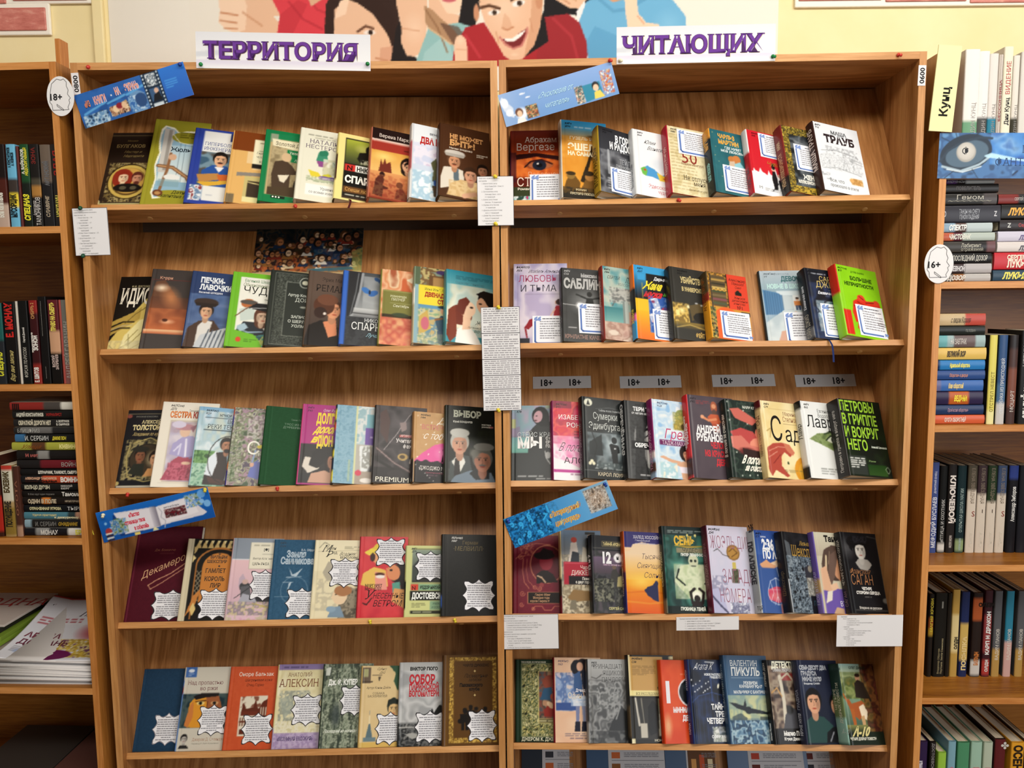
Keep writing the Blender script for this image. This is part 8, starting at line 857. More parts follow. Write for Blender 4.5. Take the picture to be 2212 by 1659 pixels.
sheet(UR, (1075,206),(1320,133),(1096,274),'paper_banner','slanting pale blue reader banner with cartoon readers across the top of the joint','banner',-.0022,'#7ba2d8', SB2,'slanting shelf banners',PRINT, .0016)
SB3 = [G(0,0,1,1,'#1c6ac4','#1452a4'),P([.14,.2,.5,.26,.5,.9,.16,.92,.12,.5],'#123c80'),P([.15,.14,.48,.22,.52,.24,.86,.14,.88,.5,.94,.78,.9,.84,.54,.86,.5,.9,.2,.88,.18,.5],'#dcd8e0'),P([.16,.18,.48,.26,.5,.84,.2,.86,.19,.5],'#e6e2ea'),P([.51,.27,.84,.18,.87,.72,.53,.84],'#e9e6ec'),G(.46,.2,.52,.88,'#c8c4d0','#4a4458','h',.6),L([.54,.3,.56,.45,.54,.6,.57,.75,.55,.95],.008,'#b8b8c4'),E(.16,.58,.06,.07,'#4a6a4a'),N(.1,.36,.24,.84,['#dcd8e0','#3a6ab8','#7ab0e0','#c8c890','#3a5a3c'],.018,4,.8),N(.78,.1,.92,.52,['#e9e6ec','#3a6ab8','#7ab0e0','#c8c890','#3a5a3c'],.018,6,.8),R(.58,.4,.77,.68,'#5a1420'),N(.58,.4,.77,.68,['#5a1420','#7a2430','#2c2a2e','#c8b8b0','#5a1420'],.012,5),E(.93,.16,.035,.035,'#6aa8e8'),E(.96,.5,.03,.03,'#7ab4ea'),E(.92,.4,.02,.02,'#8ac0f0'),E(.06,.42,.012,.012,'#8ac0f0'),E(.09,.6,.012,.012,'#8ac0f0'),E(.07,.68,.03,.03,'#a83a3c')]+[P([.035,.74+.07*i, .1,.73+.07*i, .105,.77+.07*i, .04,.79+.07*i],['#e8dcc8','#3a2420'][i % 2]) for i in range(4)]+[R(.28,.9,.33,.99,'#e8d070'),P([.44,.98,.46,.86,.5,.97],'#e8e0a8'),T('«Листая',.27,.38,.13,'#d8465a','Bs', k=.5),T('страницы твои',.22,.6,.13,'#d8465a','Bs', k=.52),T('в юбилей»',.29,.82,.13,'#d8465a','Bs', k=.52),T('книги-юбиляры',.58,.36,.07,'#4a4458','I', k=.72)]
sheet(UL, (206,1108),(448,1052),(222,1173),'paper_banner','slanting blue open book banner with red lettering above the large maroon book','banner',-.0022,'#1c6ac4', SB3,'slanting shelf banners',PRINT, .0016)
SB4 = [G(0,0,1,1,'#1a6cb0','#5aa4dc','h'),N(0,0,.5,1,['#12507c','#2a94dc','#1a6cb0','#0c3454','#3aa8ec'],.03,5,.9),G(.4,0,1,1,'#4a9ad8','#8ac4ec','h',.7),G(.75,.0,1,1,'#8ab4d0','#5aa0dc','v',.8)]+[T(str(c), x, y, .22,'#3cb0f0','B', rot=r, k=.9) for c, x, y, r in ((5,.05,.35,30),(8,.14,.82,-20),(2,.22,.5,15),(3,.27,.95,25),(0,.04,.95,-10),(7,.33,.45,-30),(9,.12,.5,10),(4,.36,.75,20),(6,.2,.25,-15),(1,.4,.3,0))]+[E(.86,.45,.1,.1,'#d8ccc0',.5),N(.76,.08,.96,.84,['#d8ccc0','#6a5444','#f0e8dc','#a88a70','#3a3028'],.014,7,.85,0,2)]+[T('«Литературный',.4,.5,.17,'#e8c86a','Bi', k=.56),T('цифроград»',.42,.82,.17,'#e8c86a','Bi', k=.6),T('«Литературный',.4,.5,.17,'#c87a3c','i', k=.6, lift=.0001),T('цифроград»',.42,.82,.17,'#c87a3c','i', k=.64, lift=.0001)]
sheet(UR, (1087,1122),(1310,1036),(1107,1186),'paper_banner','slanting blue digits banner with yellow lettering above the wine red book','banner',-.0022,'#3a86cc', SB4,'slanting shelf banners',PRINT, .0016)
# ---------------------------------------------------------------- headings on the top edge
def heading(U, pts, txt, label, x0, k):
    t, a, b = sheet(U, *pts, 'heading_sign', label, 'sign',-.0012,'#dedde2',[G(0,0,1,1,'#dcdde2','#f0f0f2'),P([0,.55,.12,.5,.2,.62,0,.7],'#c4c8d0',.6),G(0,.78,1,.98,'#c8bcdc','#ecebf0','v',.55)],'purple heading signs',PAPER, .003)
    q = Letters(); cap0, cap = .52*b, .46*b; x = x0*a
    for dx, dz, c, f, l in ((.0016,-.0012,'#e4d8a8','B',.0006),(.0007,-.0007,'#4a2a5c','B',.00075),(0,0,'#6a3a94','b',.0009)):
        q.add(txt, x+dx, .28*b+dz, cap, c, f+'s', w=a*(.93-x0), lift=l)
    for i in range(240):
        xx = x+rng.random()*a*(.93-x0); zz = .28*b+rng.random()*cap
    printed('lettering', q, t); return t
heading(UL, ((422,68),(800,75),(427,147)),'ТЕРРИТОРИЯ','white sign with long purple block word on the top edge of the first bookcase',.04,.93)
heading(UR, ((1332,59),(1676,51),(1333,139)),'ЧИТАЮЩИХ','white sign with purple capital letters on the top edge of the second bookcase',.03,.8)
# round age badges
def badge(U, px, py, rx, ry, txt, label, face):
    c = onp(U, px, py, -.0016); e = onp(U, px+rx, py, -.0016); f = onp(U, px, py+ry, -.0016); a, b = e.x-c.x, c.z-f.z
    t = thing('age_badge', label, 'badge', U @ Matrix.Translation((c.x, -.0016, c.z)),'oval age badges')
    slab('badge_disc',[(a*math.cos(i*.1571), b*math.sin(i*.1571)) for i in range(40)],.0006,'#e8e7e8',PAPER, t)
    q = Letters(); q.add(txt, -a*.78,-b*.2, b*.34,'#141214','sb', k=.98, lift=.0009)
    pf = [(-.62,-.7),(-.66,-.42),(-.8,-.3),(-.72,.2),(-.6,.62),(-.2,.86),(.1,.8),(.3,.86),(.5,.7),(.48,.5),(.6,.3),(.52,.1),(.72,-.1),(.6,-.2),(.66,-.34),(.58,-.44),(.5,-.56),(.56,-.68),(-.62,-.7)]
    pf2 = [(-.3,-.4),(.1,-.62),(.2,-.7),(.14,-.72),(-.28,-.5),(-.3,-.4)]
    for pl in (pf, pf2):
        for (x0, y0),(x1, y1) in zip(pl[:-1], pl[1:]):
            x0, x1, y0, y1 = x0*a*face, x1*a*face, y0*b, y1*b; dx, dy = x1-x0, y1-y0; l = math.hypot(dx, dy); nx, ny = -dy/l*.0006, dx/l*.0006
            P_ = np.array([(x0+nx, y0+ny, .0008),(x1+nx, y1+ny, .0008),(x1-nx, y1-ny, .0008),(x0-nx, y0-ny, .0008)]); q.V.append(P_); q.T.append(np.array([(0,1,2),(0,2,3)])+q.n); q.n += 4; q.C.append(np.tile(lin('#6a686a'),(4,1)))
    printed('print', q, t)
badge(CL, 131,208,29.5,43,'18+','white oval age badge with head outline beside the film strip banner',1)
badge(CR, 2028,570,31.5,42,'16+','white oval age badge with head outline on the post by the stacked fantasy novels',1)
# push pins
def ppin(U, px, py, col, label, d=0., tilt=(.35,.3)):
    c = onp(U, px, py, d); pin(U, c.x, c.z, col, label, tilt, d-.0006)
for U, px, py, col, l, d in ((UL, 191,145,'red','red push pin alone on the top edge by the film strip banner',0),(UL, 389,139,'blue','blue push pin at the upper corner of the film strip banner',-.003),(UL, 434,139,'green','green push pin at the near lower corner of the long purple word sign',-.002),(UL, 794,138,'green','green push pin at the far lower corner of the long purple word sign',-.002),
        (UR, 1317,131,'red','red push pin at the upper corner of the pale blue reader banner',-.003),(UR, 1339,131,'cream','clear push pin at the near corner of the purple capitals sign',-.002),(UR, 1669,122,'green','green push pin at the far corner of the purple capitals sign',-.002),(UR, 1940,119,'red','red push pin alone on the top edge near the far post',0),(UL, 174,449,'dark','dark green push pin at the top of the left post list',-.002),(UL, 180,552,'dark','dark green push pin at the bottom of the left post list',-.002),(UL, 1069,381,'yellow','yellow push pin at the top of the middle numbered list',-.003),(UL, 1070,483,'yellow','yellow push pin at the bottom of the middle numbered list',-.003),(UL, 1076,663,'yellow','yellow push pin at the top of the long paragraph strip',-.003),(UL, 1076,885,'yellow','yellow push pin at the foot of the long paragraph strip',-.003),(UL, 223,1112,'cream','pale push pin at the lower corner of the open book banner',-.003),(UL, 443,1057,'yellow','yellow push pin at the upper corner of the open book banner',-.003),(UR, 1306,1045,'blue','blue push pin at the upper corner of the digits banner',-.003),(UR, 1097,1124,'blue','blue push pin at the lower corner of the digits banner',-.003)):
    ppin(U, px, py, col, l, d)
LE = .0152
for U, px, py, col, l in ((UL, 638,445,'red','red push pin in the first ledge below the green couple book'),(UR, 1465,432,'red','red push pin in the first ledge below the crimson spine'),(UL, 276,1067,'red','red push pin hanging from the third ledge below the black rococo book'),(UL, 599,1054,'red','red push pin in the third ledge below the green cloth book'),(UL, 799,1341,'yellow','yellow push pin in the fourth ledge below the red yellow hat book'),(UL, 982,1338,'yellow','yellow push pin in the fourth ledge below the plain black book')):
    ppin(U, px, py, col, l, LE)
# ---------------------------------------------------------------- books in the plain bookcases
def upright(C, i, sh, x0, x1, ytop, base, spine=None, st=(), label='', back=None, d=.012, dep=.125, hard=True, lean=0, group=None, cover=None):
    """book standing on shelf sh with its spine to the room; x0..x1 photo columns at its foot, ytop photo row of its head"""
    yb = 0
    z = sh; a = onp(C, x0,700, d); b = onp(C, x1,700, d)
    # columns at the shelf line
    p = C @ Vector((0, d, z)); rowy = None
    def xat(px):
        r0, r1 = -1.2,1.2
        for _ in range(40):
            m = (r0+r1)/2; q = C @ Vector((m, d, z)); v_ = q-CAMP; sx = 1106+FOC*(v_.dot(cx_)/v_.dot(cf_))
            if sx < px: r0 = m
            else: r1 = m
        return (r0+r1)/2
    xa, xb = xat(x0), xat(x1)
    def yrow(zz):
        v_ = (C @ Vector((xa, d, zz)))-CAMP; return 829.5-FOC*(v_.dot(cy_)/v_.dot(cf_))
    r0, r1 = z, z+.4
    for _ in range(40):
        m = (r0+r1)/2
        if yrow(m) > ytop: r0 = m
        else: r1 = m
    h = (r0+r1)/2-z; t = max(.006, xb-xa-.0004)
    M = C @ Matrix.Translation((xb, d, z+.0003)) @ Matrix(((0,-1,0,0),(1,0,0,0),(0,0,1,0),(0,0,0,1))) @ Matrix.Translation((0, t, 0))
    M = C @ Matrix.Translation((xa, d, z+.0003)) @ Matrix(((0,-1,0,0),(1,0,0,0),(0,0,1,0),(0,0,0,1)))
    return book(M, dep, h, t, label, cover or (spine[0] if isinstance(spine, list) else base),(), spine or base, st, back, hard, dense=False, group=group)
def flat(C, x0, w, z, t, base, spine=None, st=(), label='', back=None, d=.02, dep=.12, hard=True, group=None, yaw=0):
    """book lying on a pile, spine to the room, lettering reading left to right; x0 left end, w spine length, z underside"""
    M = C @ Matrix.Translation((x0, d, z+.0002)) @ Matrix.Rotation(yaw, 4,'Z') @ Matrix(((0,0,1,0),(1,0,0,0),(0,1,0,0),(0,0,0,1))) @ Matrix.Translation((0, t, 0))
    return book(M, dep, w, t, label, base, (), spine or base, st, back, hard, dense=False, group=group)
def W_(s, v, cap, c, fl='b', w=None, off=.5): return (s, v, cap, c, fl, dict([('off', off)]+([('w', w)] if w else [])))
g = 'upright crime novels in the left bookcase, upper row'
for i, (x0, x1, yt, base, sp, st, lb) in enumerate([
    (-9,21,312,'#3a1c14',['#4a2018',(0,.4,'#1c1412'),(.75,1,'#b8a090')],[W_('Бой капитанов',.12,.4,'#e0dcd0','B',.3)],'brown and black spine with pale cracked top, first visible on the upper left row'),
    (24,44,312,'#6ab0d0',['#6ab0d0',(.42,.62,'#3c3430'),(.62,.72,'#e0c838')],[W_('МУСОРЩИК',.12,.62,'#15181c','B',.28),W_('А. КОНСТАНТИНОВ',.72,.3,'#1c2a34','B',.24,.34),W_('А. НОВИКОВ',.74,.3,'#1c2a34','B',.16,.7)],'light blue spine with small face picture on the upper left row'),
    (45,51,316,'#5a2420',None, (),'very thin wine brown spine between blue and green on the upper left row'),
    (53,72,312,'#1c2a1c',['#1a201a',(0,.42,'#1f4a2a')],[W_('СПЕЦНАЗ',.08,.62,'#e8e03c','Bi',.32),W_('А. БАЙКАЛОВ',.64,.3,'#dcdccc','B',.3,.34),W_('НЕДОСЯГАЕМЫЙ',.62,.3,'#d8d040','Bi',.34,.72)],'dark green spine with yellow slanting title on the upper left row'),
    (73,94,312,'#1d1a18',['#1d1a18',(.42,.6,'#4a4438'),(.52,.62,'#a8783c')],[W_('ТАМОНИКОВ',.02,.5,'#e0dcd8','',.34,.64),W_('Александр',.14,.3,'#c8c4c0','',.18,.26),W_('ЗОНА',.76,.4,'#7a2a26','b',.2)],'black spine with white surname and a small orange flare on the upper left row'),
    (96,119,313,'#2a2826',['#211f20',(0,.44,'#6a5c50')],[W_('АФГАНСКИЙ',.5,.42,'#6a6a6c','B',.3,.6),W_('СЛАВЯНЕ',.12,.34,'#b8a890','bi',.26)],'black over grey brown spine with sloping split on the upper left row'),
    (120,143,312,'#2c2826',['#2c2826'],[W_('НОКДАУН',.12,.5,'#e0d860','B',.26),W_('ЗЛАЯ',.62,.5,'#a82a26','b',.3)],'dark spine with red top letters half hidden by the post, upper left row')]):
    upright(CL, i, SHL[0], x0, x1, yt, base, sp, st, lb, group=g, back='#241c18')
g = 'upright crime novels in the left bookcase, second row'
for i, (x0, x1, yt, base, sp, st, lb) in enumerate([
    (-6,15,655,'#1f4a44',['#23262a',(0,.42,'#1f5a54')],[W_('СПЕЦНАЗ',.1,.6,'#d8d83c','Bi',.3)],'teal spine with yellow title at the edge of the second left row'),
    (18,43,652,'#15110f',['#15110f'],[W_('Е. МОНАХ',.57,.6,'#c82a24','B',.42),W_('Вор вне закона',.03,.4,'#d8c880','Ii',.38)],'black spine with red surname on the second left row'),
    (44,48,651,'#c8c0b4',None, (),'narrow white worn spine on the second left row'),
    (50,70,650,'#131211',['#131211'],[W_('ФОРСАЖ ПО-РУССКИ',.08,.36,'#c8c4b8','',.36),W_('Сергей Донской',.5,.22,'#e0dcd4','b',.18)],'black spine with small white star on the second left row'),
    (73,91,649,'#3a1416',['#3a1416',(0,.12,'#8a2420'),(.78,1,'#8a2a24')],[W_('ЗОНОЙ',.4,.5,'#e8e4dc','B',.18,.62),W_('Е. ШИТОВ',.02,.5,'#e8e4dc','B',.18),W_('СИБИРЬ 2',.78,.4,'#c8905a','b',.19),W_('помеченные',.38,.22,'#e0d8d0','B',.24,.22)],'maroon spine with red ends and white lettering on the second left row'),
    (93,111,641,'#15110f',['#141110'],[W_('———————',.55,.2,'#c8c4bc','',.4,.4),W_('———',.06,.2,'#c8c4bc','',.14)],'taller black spine drawn with a silver needle on the second left row'),
    (113,136,648,'#1c1512',['#14100e',(0,.37,'#5c2024'),(.38,.6,'#c89a78')],[W_('ПРАВО НА СМЕРТЬ',.63,.42,'#e8d860','B',.34),W_('ВАСИЛИЙ',.2,.26,'#d8c0b8','b',.14,.32),W_('ЗАПИВАЕВ',.17,.26,'#d8c0b8','b',.18,.64)],'black and maroon spine with pale face panel on the second left row'),
    (137,139.5,648,'#a84a40',None, (),'very thin red spine on the second left row'),
    (142,163,648,'#7a6a64',['#76746c',(.8,1,'#8a5a54')],[W_('АНДРЕЙ ГАРАНИН',.06,.6,'#c8c4bc','l',.68)],'mauve grey spine beside the post on the second left row')]):
    upright(CL, i, SHL[1], x0, x1, yt, base, sp, st, lb, group=g, back='#1a1512')
# pile of seventeen books, top first in the list
zb = [871,889,907,925,940,958,976,996,1015,1030,1047,1062,1077,1093,1109,1125,1143,1160]
pile = [('#b8b0a8',['#4a4440',(0,.2,'#d8d4c8'),(.5,1,'#8a2a24')],[W_('||||',.04,.7,'#15110f','Bh' if 0 else 'B',.1)],'grey and red spine with striped end, topmost',22),('#1b1a19',None, [W_('АНДРЕЙ КОНСТАНТИНОВ',.06,.42,'#d8d4c4','B',.42),W_('ЖУРНАЛИСТ',.52,.36,'#a82a26','b',.24)],'black spine with worn pale corner, second from the top',28),('#232120',None, [W_('ОБРАТНОЙ ДОРОГИ НЕТ',.08,.52,'#d8d0b8','B',.5),W_('А. БОЛТУНОВ',.66,.26,'#d8d4c8','B',.2,.3),W_('В. СМИРНОВ',.66,.26,'#d8d4c8','B',.2,.7)],'black spine with stencil title, third from the top',29),('#2c2b2b',[ '#262525',(.45,.85,'#6a6866')],[W_('БЛИЦФРИЗ',.06,.6,'#c8c8c0','l',.34)],'smoky grey spine, fourth from the top',31),('#1a1a1a',['#1a1a1a',(.86,1,'#3a6a94')],[W_('И. СЕРБИН',.16,.6,'#e0e0dc','',.36),W_('ДИКИЕ ПСЫ',.58,.4,'#d8c83c','Bi',.22)],'black spine with yellow slanting words and blue end',33),('#a8a83c',['#a4a440',(.5,.7,'#5a3a24')],[W_('Улица',.14,.5,'#8a4a1c','Ii',.3),W_('КИВИНОВ',.7,.52,'#e8e090','B',.32)],'yellow green spine in the middle of the pile',26),('#1c1817',['#1c1817',(.5,.66,'#8a8884')],[W_('И нет',.14,.34,'#a85a54','B',.2)],'black spine with grey oval sticker',36),('#23201f',['#1f1c1c',(.06,.6,'#6a1c24')],[W_('ВОЙНА',.7,.5,'#a8a8a0','',.28)],'black spine with dark crimson band',38),('#171616',None, [W_('ШТРАФНИК, ТАНКИСТ, СМЕРТНИК',.32,.44,'#e0dcd0','B',.68)],'black spine with long white stencil line',40),('#1a1a1c',['#1a1a1c',(0,.06,'#2a4a74'),(.08,.62,'#b8482c')],[W_('ВОИНЫ',.66,.62,'#e8e4dc','B',.3),W_('АЛЕКСАНДР ТАМОНИКОВ',.1,.3,'#e0b090','B',.5,.32),W_('Вагоны',.1,.3,'#2a1410','B',.5,.7)],'black spine with orange panel and big white word',42),('#1b1a19',None, [W_('КОЛЬЦО ДУЭЗЫ',.08,.56,'#c8c4ac','B',.4),W_('НИКОЛАЙ',.66,.26,'#c8c4bc','b',.18,.32),W_('БЕРГ',.66,.26,'#c8c4bc','b',.14,.7)],'black spine with cream stencil ring title',44),('#15110f',None, [W_('Тамоников',.66,.62,'#e8e4dc','b',.42),W_('В бою идут одни подонки',.12,.28,'#8a8680','',.42)],'plain black spine with white rounded surname',46),('#33241c',['#1c1512',(.58,.66,'#c8742c')],[W_('ОДИН В ПОЛЕ',.1,.54,'#c8b89c','B',.46),W_('МИХАИЛ ГОРЧАКОВ',.7,.28,'#b8a890','b',.24)],'brown black spine with orange spark',48),('#131417',['#131417'],[W_('ОТРАЖЕННАЯ УГРОЗА',.1,.38,'#d8d0a0','B',.52),W_('ТЫРИН',.72,.5,'#d8d8d4','s',.32)],'black spine with small blue spheres',51),('#3a5a60',['#2a3a3c',(0,.12,'#b88a70'),(.3,1,'#4a7a88')],[W_('Удача приходит',.14,.28,'#c8c08c','B',.4,.35),W_('к дежурному',.5,.28,'#e0d8b0','B',.4,.7)],'teal blue thin spine',52),('#1e1d1c',['#1e1d1c',(.93,1,'#8aa4b0')],[W_('И. СЕРБИН',.18,.56,'#8a8884','',.34),W_('ОЖИДАНИЕ',.56,.4,'#a8882c','Bi',.32)],'black spine with dim gold word, second from the bottom',54),('#d8d4cc',['#17161a',(0,.26,'#d8d4cc'),(.6,.8,'#8a8a88')],[W_('МОНАХ',.28,.62,'#e0dcd4','b',.28),W_('БРАТВА',.84,.6,'#e0d84c','B',.3)],'white ended black spine at the very bottom',53)]
wl = .17
zz = SHL[2]
for k in range(16,-1,-1):
    base, sp, st, lb, px = pile[k]; hgt = (SHL[1]-.015-SHL[2])
    z0 = onp(CL, 100, zb[k+1],.02).z; z1 = onp(CL, 100, zb[k],.02).z
    if k == 16: zz = SHL[2]
    t = z1-z0-.0012; x0 = onp(CL, px, (zb[k]+zb[k+1])/2,.02).x
    flat(CL, x0,-.0165-x0, zz, t, base, sp, st, lb+', in the left horizontal pile', d=.018+.004*rng.random(), group='horizontal pile of crime paperbacks in the left bookcase', hard=k in (0,1,5), back='#c8c0b0' if k % 3 == 0 else base); zz += t+.0012
g = 'upright worn novels left of the horizontal pile'
for i, (x0, x1, yt, base, sp, st, lb) in enumerate([
    (-16,9,985,'#8a2a1c',['#3a1c14',(.5,.9,'#a8281c')],(),'dark red worn spine at the edge left of the horizontal pile'),(12,35,1006,'#b8a478',['#a88c5c',(0,.08,'#b83a2c'),(.1,.5,'#d0ccb8'),(.6,.95,'#8a7030')],[W_('ПОХИЩЕНИЕ',.14,.56,'#23201c','B',.36),W_('БОЕВИК',.62,.5,'#4a3a18','B',.3)],'tan and white spine with black capitals left of the horizontal pile'),(37,50,1008,'#4a241c',['#4a2a20',(.85,1,'#a8846c')],[W_('ОХОТА',.3,.4,'#8a5a44','b',.5)],'brown leaning spine against the horizontal pile')]):
    upright(CL, i, SHL[2], x0, x1, yt, base, sp, st, lb, group=g, hard=False)
# magazines: a curled stack and the pile beside it
MAGC = [P([0,0,1,0,1,1,0,1],'#dcdde4'),G(0,0,1,.4,'#c8c8d0','#e2e2e8'),T('Моя',.5,.16,.1,'#3a3440','sI', k=.9),T('Молодёжь',.42,.28,.1,'#4a3c44','sI', k=.9),R(.0,.0,1,.03,'#c8404a'),B(.06,.3,.5,.42,3,'#a83a44'),T('АРИНА',.06,.62,.075,'#7a3a4a','b', k=1.0),T('ДОВГАНЬ',.06,.73,.075,'#6a3444','b', k=1.0),E(.8,.5,.3,.2,'#b8545c',.6),E(.9,.56,.16,.14,'#d8a888'),N(.4,.62,1,.95,['#dcdde4','#d8b83c','#a8862c','#e8d88c','#6a3a5c'],.05,5,.9),E(.5,.9,.2,.1,'#6a1c54'),B(.06,.76,.36,.86,4,'#8a8a94'),E(.22,.84,.14,.06,'#8aa4d8',.6)]
mw, mh, n = .185,.25,14
mx = onp(CL, 12,1490,.05).x; mx1 = -.0165; mw = mx1-mx
zz = SHL[3]; ztop = onp(CL, 120,1405,.06).z
th_ = (ztop-zz)/n
def curl(p, k):
    """the stack sags towards its back left corner"""
    return p
for k in range(n):
    top = k == n-1; jx, jy = rng.uniform(-.006,.004), rng.uniform(-.004,.008); ang = rng.uniform(-.03,.03)+(.05 if k > 8 else 0)
    M = CL @ Matrix.Translation((mx+jx+.004,.012+jy, zz)) @ Matrix.Rotation(ang*.4,4,'Z')
    lb = ['thin white edged magazine at the bottom of the curled stack','glossy magazine with portrait and golden wheat on top of the curled stack'][1] if top else 'white paged magazine in the curled stack, layer %s' % ['at the bottom','second up','third up','fourth up','fifth up','sixth up','seventh up','eighth up','ninth up','tenth up','eleventh up','twelfth up','just below the top'][k]
    t = thing('magazine', lb, 'magazine', M, 'magazines in the curled stack')
    D_ = .24; nx, ny = (2,14) if not top else (90,110)
    xs, ys = np.linspace(0, mw-.006, nx), np.linspace(0, D_, ny)
    f = (k+1)/n
    def hgt(X, Y): return .05*f*np.clip((Y-.03)/.2,0,1)**1.5+.012*f*(1-X/mw)*0+.01*f*np.clip((.05-X)/.05,0,1)
    X, Y = np.meshgrid(xs, ys); Zt = th_*.93+hgt(X, Y); f0 = k/n; fk = f; f = f0; Zb = .0003+.05*f0*np.clip((Y-.03)/.2,0,1)**1.5+.01*f0*np.clip((.05-X)/.05,0,1); Zb = np.minimum(Zb, Zt-.0012)
    f = fk
    m_ = nx*ny; i = np.arange(m_).reshape(ny, nx); V = np.concatenate([np.stack([X, Y, Zt],-1).reshape(-1,3), np.stack([X, Y, Zb],-1).reshape(-1,3)])
    Q = [np.stack([i[:-1, :-1], i[:-1,1:], i[1:, 1:], i[1:, :-1]],-1).reshape(-1,4)]
    for e in (i[0], i[:, -1], i[-1][::-1], i[:, 0][::-1]): Q.append(np.stack([e[:-1]+m_, e[1:]+m_, e[1:], e[:-1]],-1))
    if top: cc = Cv(mw, D_, '#dcdde4').run(MAGC).sample(xs/mw, 1-ys/D_).reshape(-1,3)
    else: cc = np.tile(lin('#d6d2d0'),(m_, 1))
    Vm = fastmesh('pages', V, np.concatenate(Q), np.concatenate([cc, np.tile(lin(['#e4dedc','#d8d0cc','#e9e4e0'][k % 3]),(m_, 1))]))
    link('cover' if top else 'pages', Vm, PRINT if top else PAPER, t)
    if top:
        q = Letters()
        for o in MAGC:
            if o[0] == 't': (tx, x, y, hh, c, *fl), kw = o[1], o[2]; q.add(tx, x*mw, (1-y)*D_, hh*D_, c, fl[0] if fl else '', **kw)
        fn = lambda p: np.stack([p[:, 0], p[:, 1], th_*.93+.05*np.clip((p[:, 1]-.03)/.2,0,1)**1.5+.01*np.clip((.05-p[:, 0])/.05,0,1)+.0008],1)
        link('lettering', q.mesh('lettering', fn),PRINT, t)
    zz += th_
zz = SHL[3]
for k, (c, lb, t_) in enumerate([('#2a2626','dark covered magazine at the bottom of the loose pile',.035),('#b8743c','orange edged magazine in the loose pile',.02),('#d8d4c8','white magazine in the loose pile',.012),('#8aa83c','lime green magazine in the loose pile',.012),('#7a9434','olive green magazine in the loose pile',.01),('#2c2826','black magazine in the loose pile',.014),('#c8bcb4','pale magazine with red capitals on top of the loose pile',.006)]):
    M = CL @ Matrix.Translation((mx-.23+rng.uniform(-.02,.01),.02+.012*k, zz))
    t = thing('magazine', lb+' beside the curled stack','magazine', M, 'magazines in the loose pile')
    me = box_me('pages',(0,0,.0003),(.205,.22, t_),.0008); setcol(me, lin(c)); link('pages', me, PRINT, t)
    if k == 6:
        q = Letters(); q.add('РОДНАЯ',.02,.12,.045,'#a82a30','s', k=.9); link('lettering', q.mesh('lettering', lambda p: np.stack([p[:, 0], p[:, 1], np.full(len(p), t_+.0006)],1)),PRINT, t)
    zz += t_
# lowest visible shelf
for k, (x0, w_, c, lb) in enumerate([(-.36,.19,'#3a3430','white edged brown volume lying on the lowest visible left shelf'),(-.166,.145,'#5a3a34','brown marbled volume lying on the lowest visible left shelf')]):
    M = CL @ Matrix.Translation((x0,.03, SHL[4])); t = thing('album', lb, 'book', M)
    me = box_me('cover',(0,0,.058),(w_, .22,.064),.001); setcol(me, lin(c)); link('cover', me, PRINT, t)
    me = box_me('cover',(0,0,.0003),(w_, .22,.004),.001); setcol(me, lin(c)); link('cover', me, PRINT, t)
    link('page_block', box_me('page_block',(.002,.003,.004),(w_-.003,.215,.058)),PAGES, t)
# ---- right bookcase
g = 'white novels standing on the top shelf'
for i, (x0, x1, yt, base, sp, st, lb) in enumerate([
    (2078,2110,107,'#d8d2c8',['#e6e2dc',(.82,.95,'#6a9a78')],[W_('ДИН КУНЦ',.06,.3,'#a8a4a0','',.34,.66)],'white spine with small green picture on the top shelf'),(2108,2131,111,'#d0cac2',['#e6e2de',(.8,.96,'#4a4a48')],[W_('ДИН КУНЦ',.06,.34,'#a8a4a0','',.34,.6)],'white spine with small grey picture on the top shelf'),(2131,2150,116,'#d2ccc4',['#dcd6d0',(.78,.94,'#2a7a94')],[W_('ДИН КУНЦ',.06,.34,'#8a8680','',.34,.6)],'white spine with small teal picture on the top shelf'),(2151,2160,118,'#c8c0b6',['#d2c8be'],[W_('БЕССОННИЦА',.2,.5,'#8a3a34','sb',.5)],'thin cream spine lettered in red and black on the top shelf'),(2161,2181,101,'#d8d2c0',['#e4dec8'],[W_('Дин Кунц',.14,.42,'#1c1a18','sb',.3),W_('ВИДЕНИЕ',.48,.46,'#b84a4a','s',.36)],'taller cream spine with red and black title on the top shelf'),(2182,2196,120,'#d4cec4',['#dcd6cc',(.8,.96,'#3a382c')],[W_('ДИН КУНЦ',.06,.4,'#8a8680','',.34,.6)],'white spine with dragonfly picture on the top shelf'),(2198,2236,112,'#ccc6bc',['#d4d0c8'],(),'thick white leaning spine at the edge of the top shelf')]):
    upright(CR, i, SHR[0], x0, x1, yt, base, sp, st, lb, group=g, back='#c4bcb2', cover='#cfc8be')
t, a, b = sheet(CR, (2027,97),(2077,100),(2026,283),'shelf_divider','pale yellow card sleeve with sideways black author name at the top of the right bookcase','divider',-.004,'#eae6ae', m=PAPER, th=.0025)
q = Letters(); q.add('Кунц', a*.7, b*.18, a*.36,'#161512','b', rot=90, w=b*.34, lift=.0032); printed('lettering', q, t)
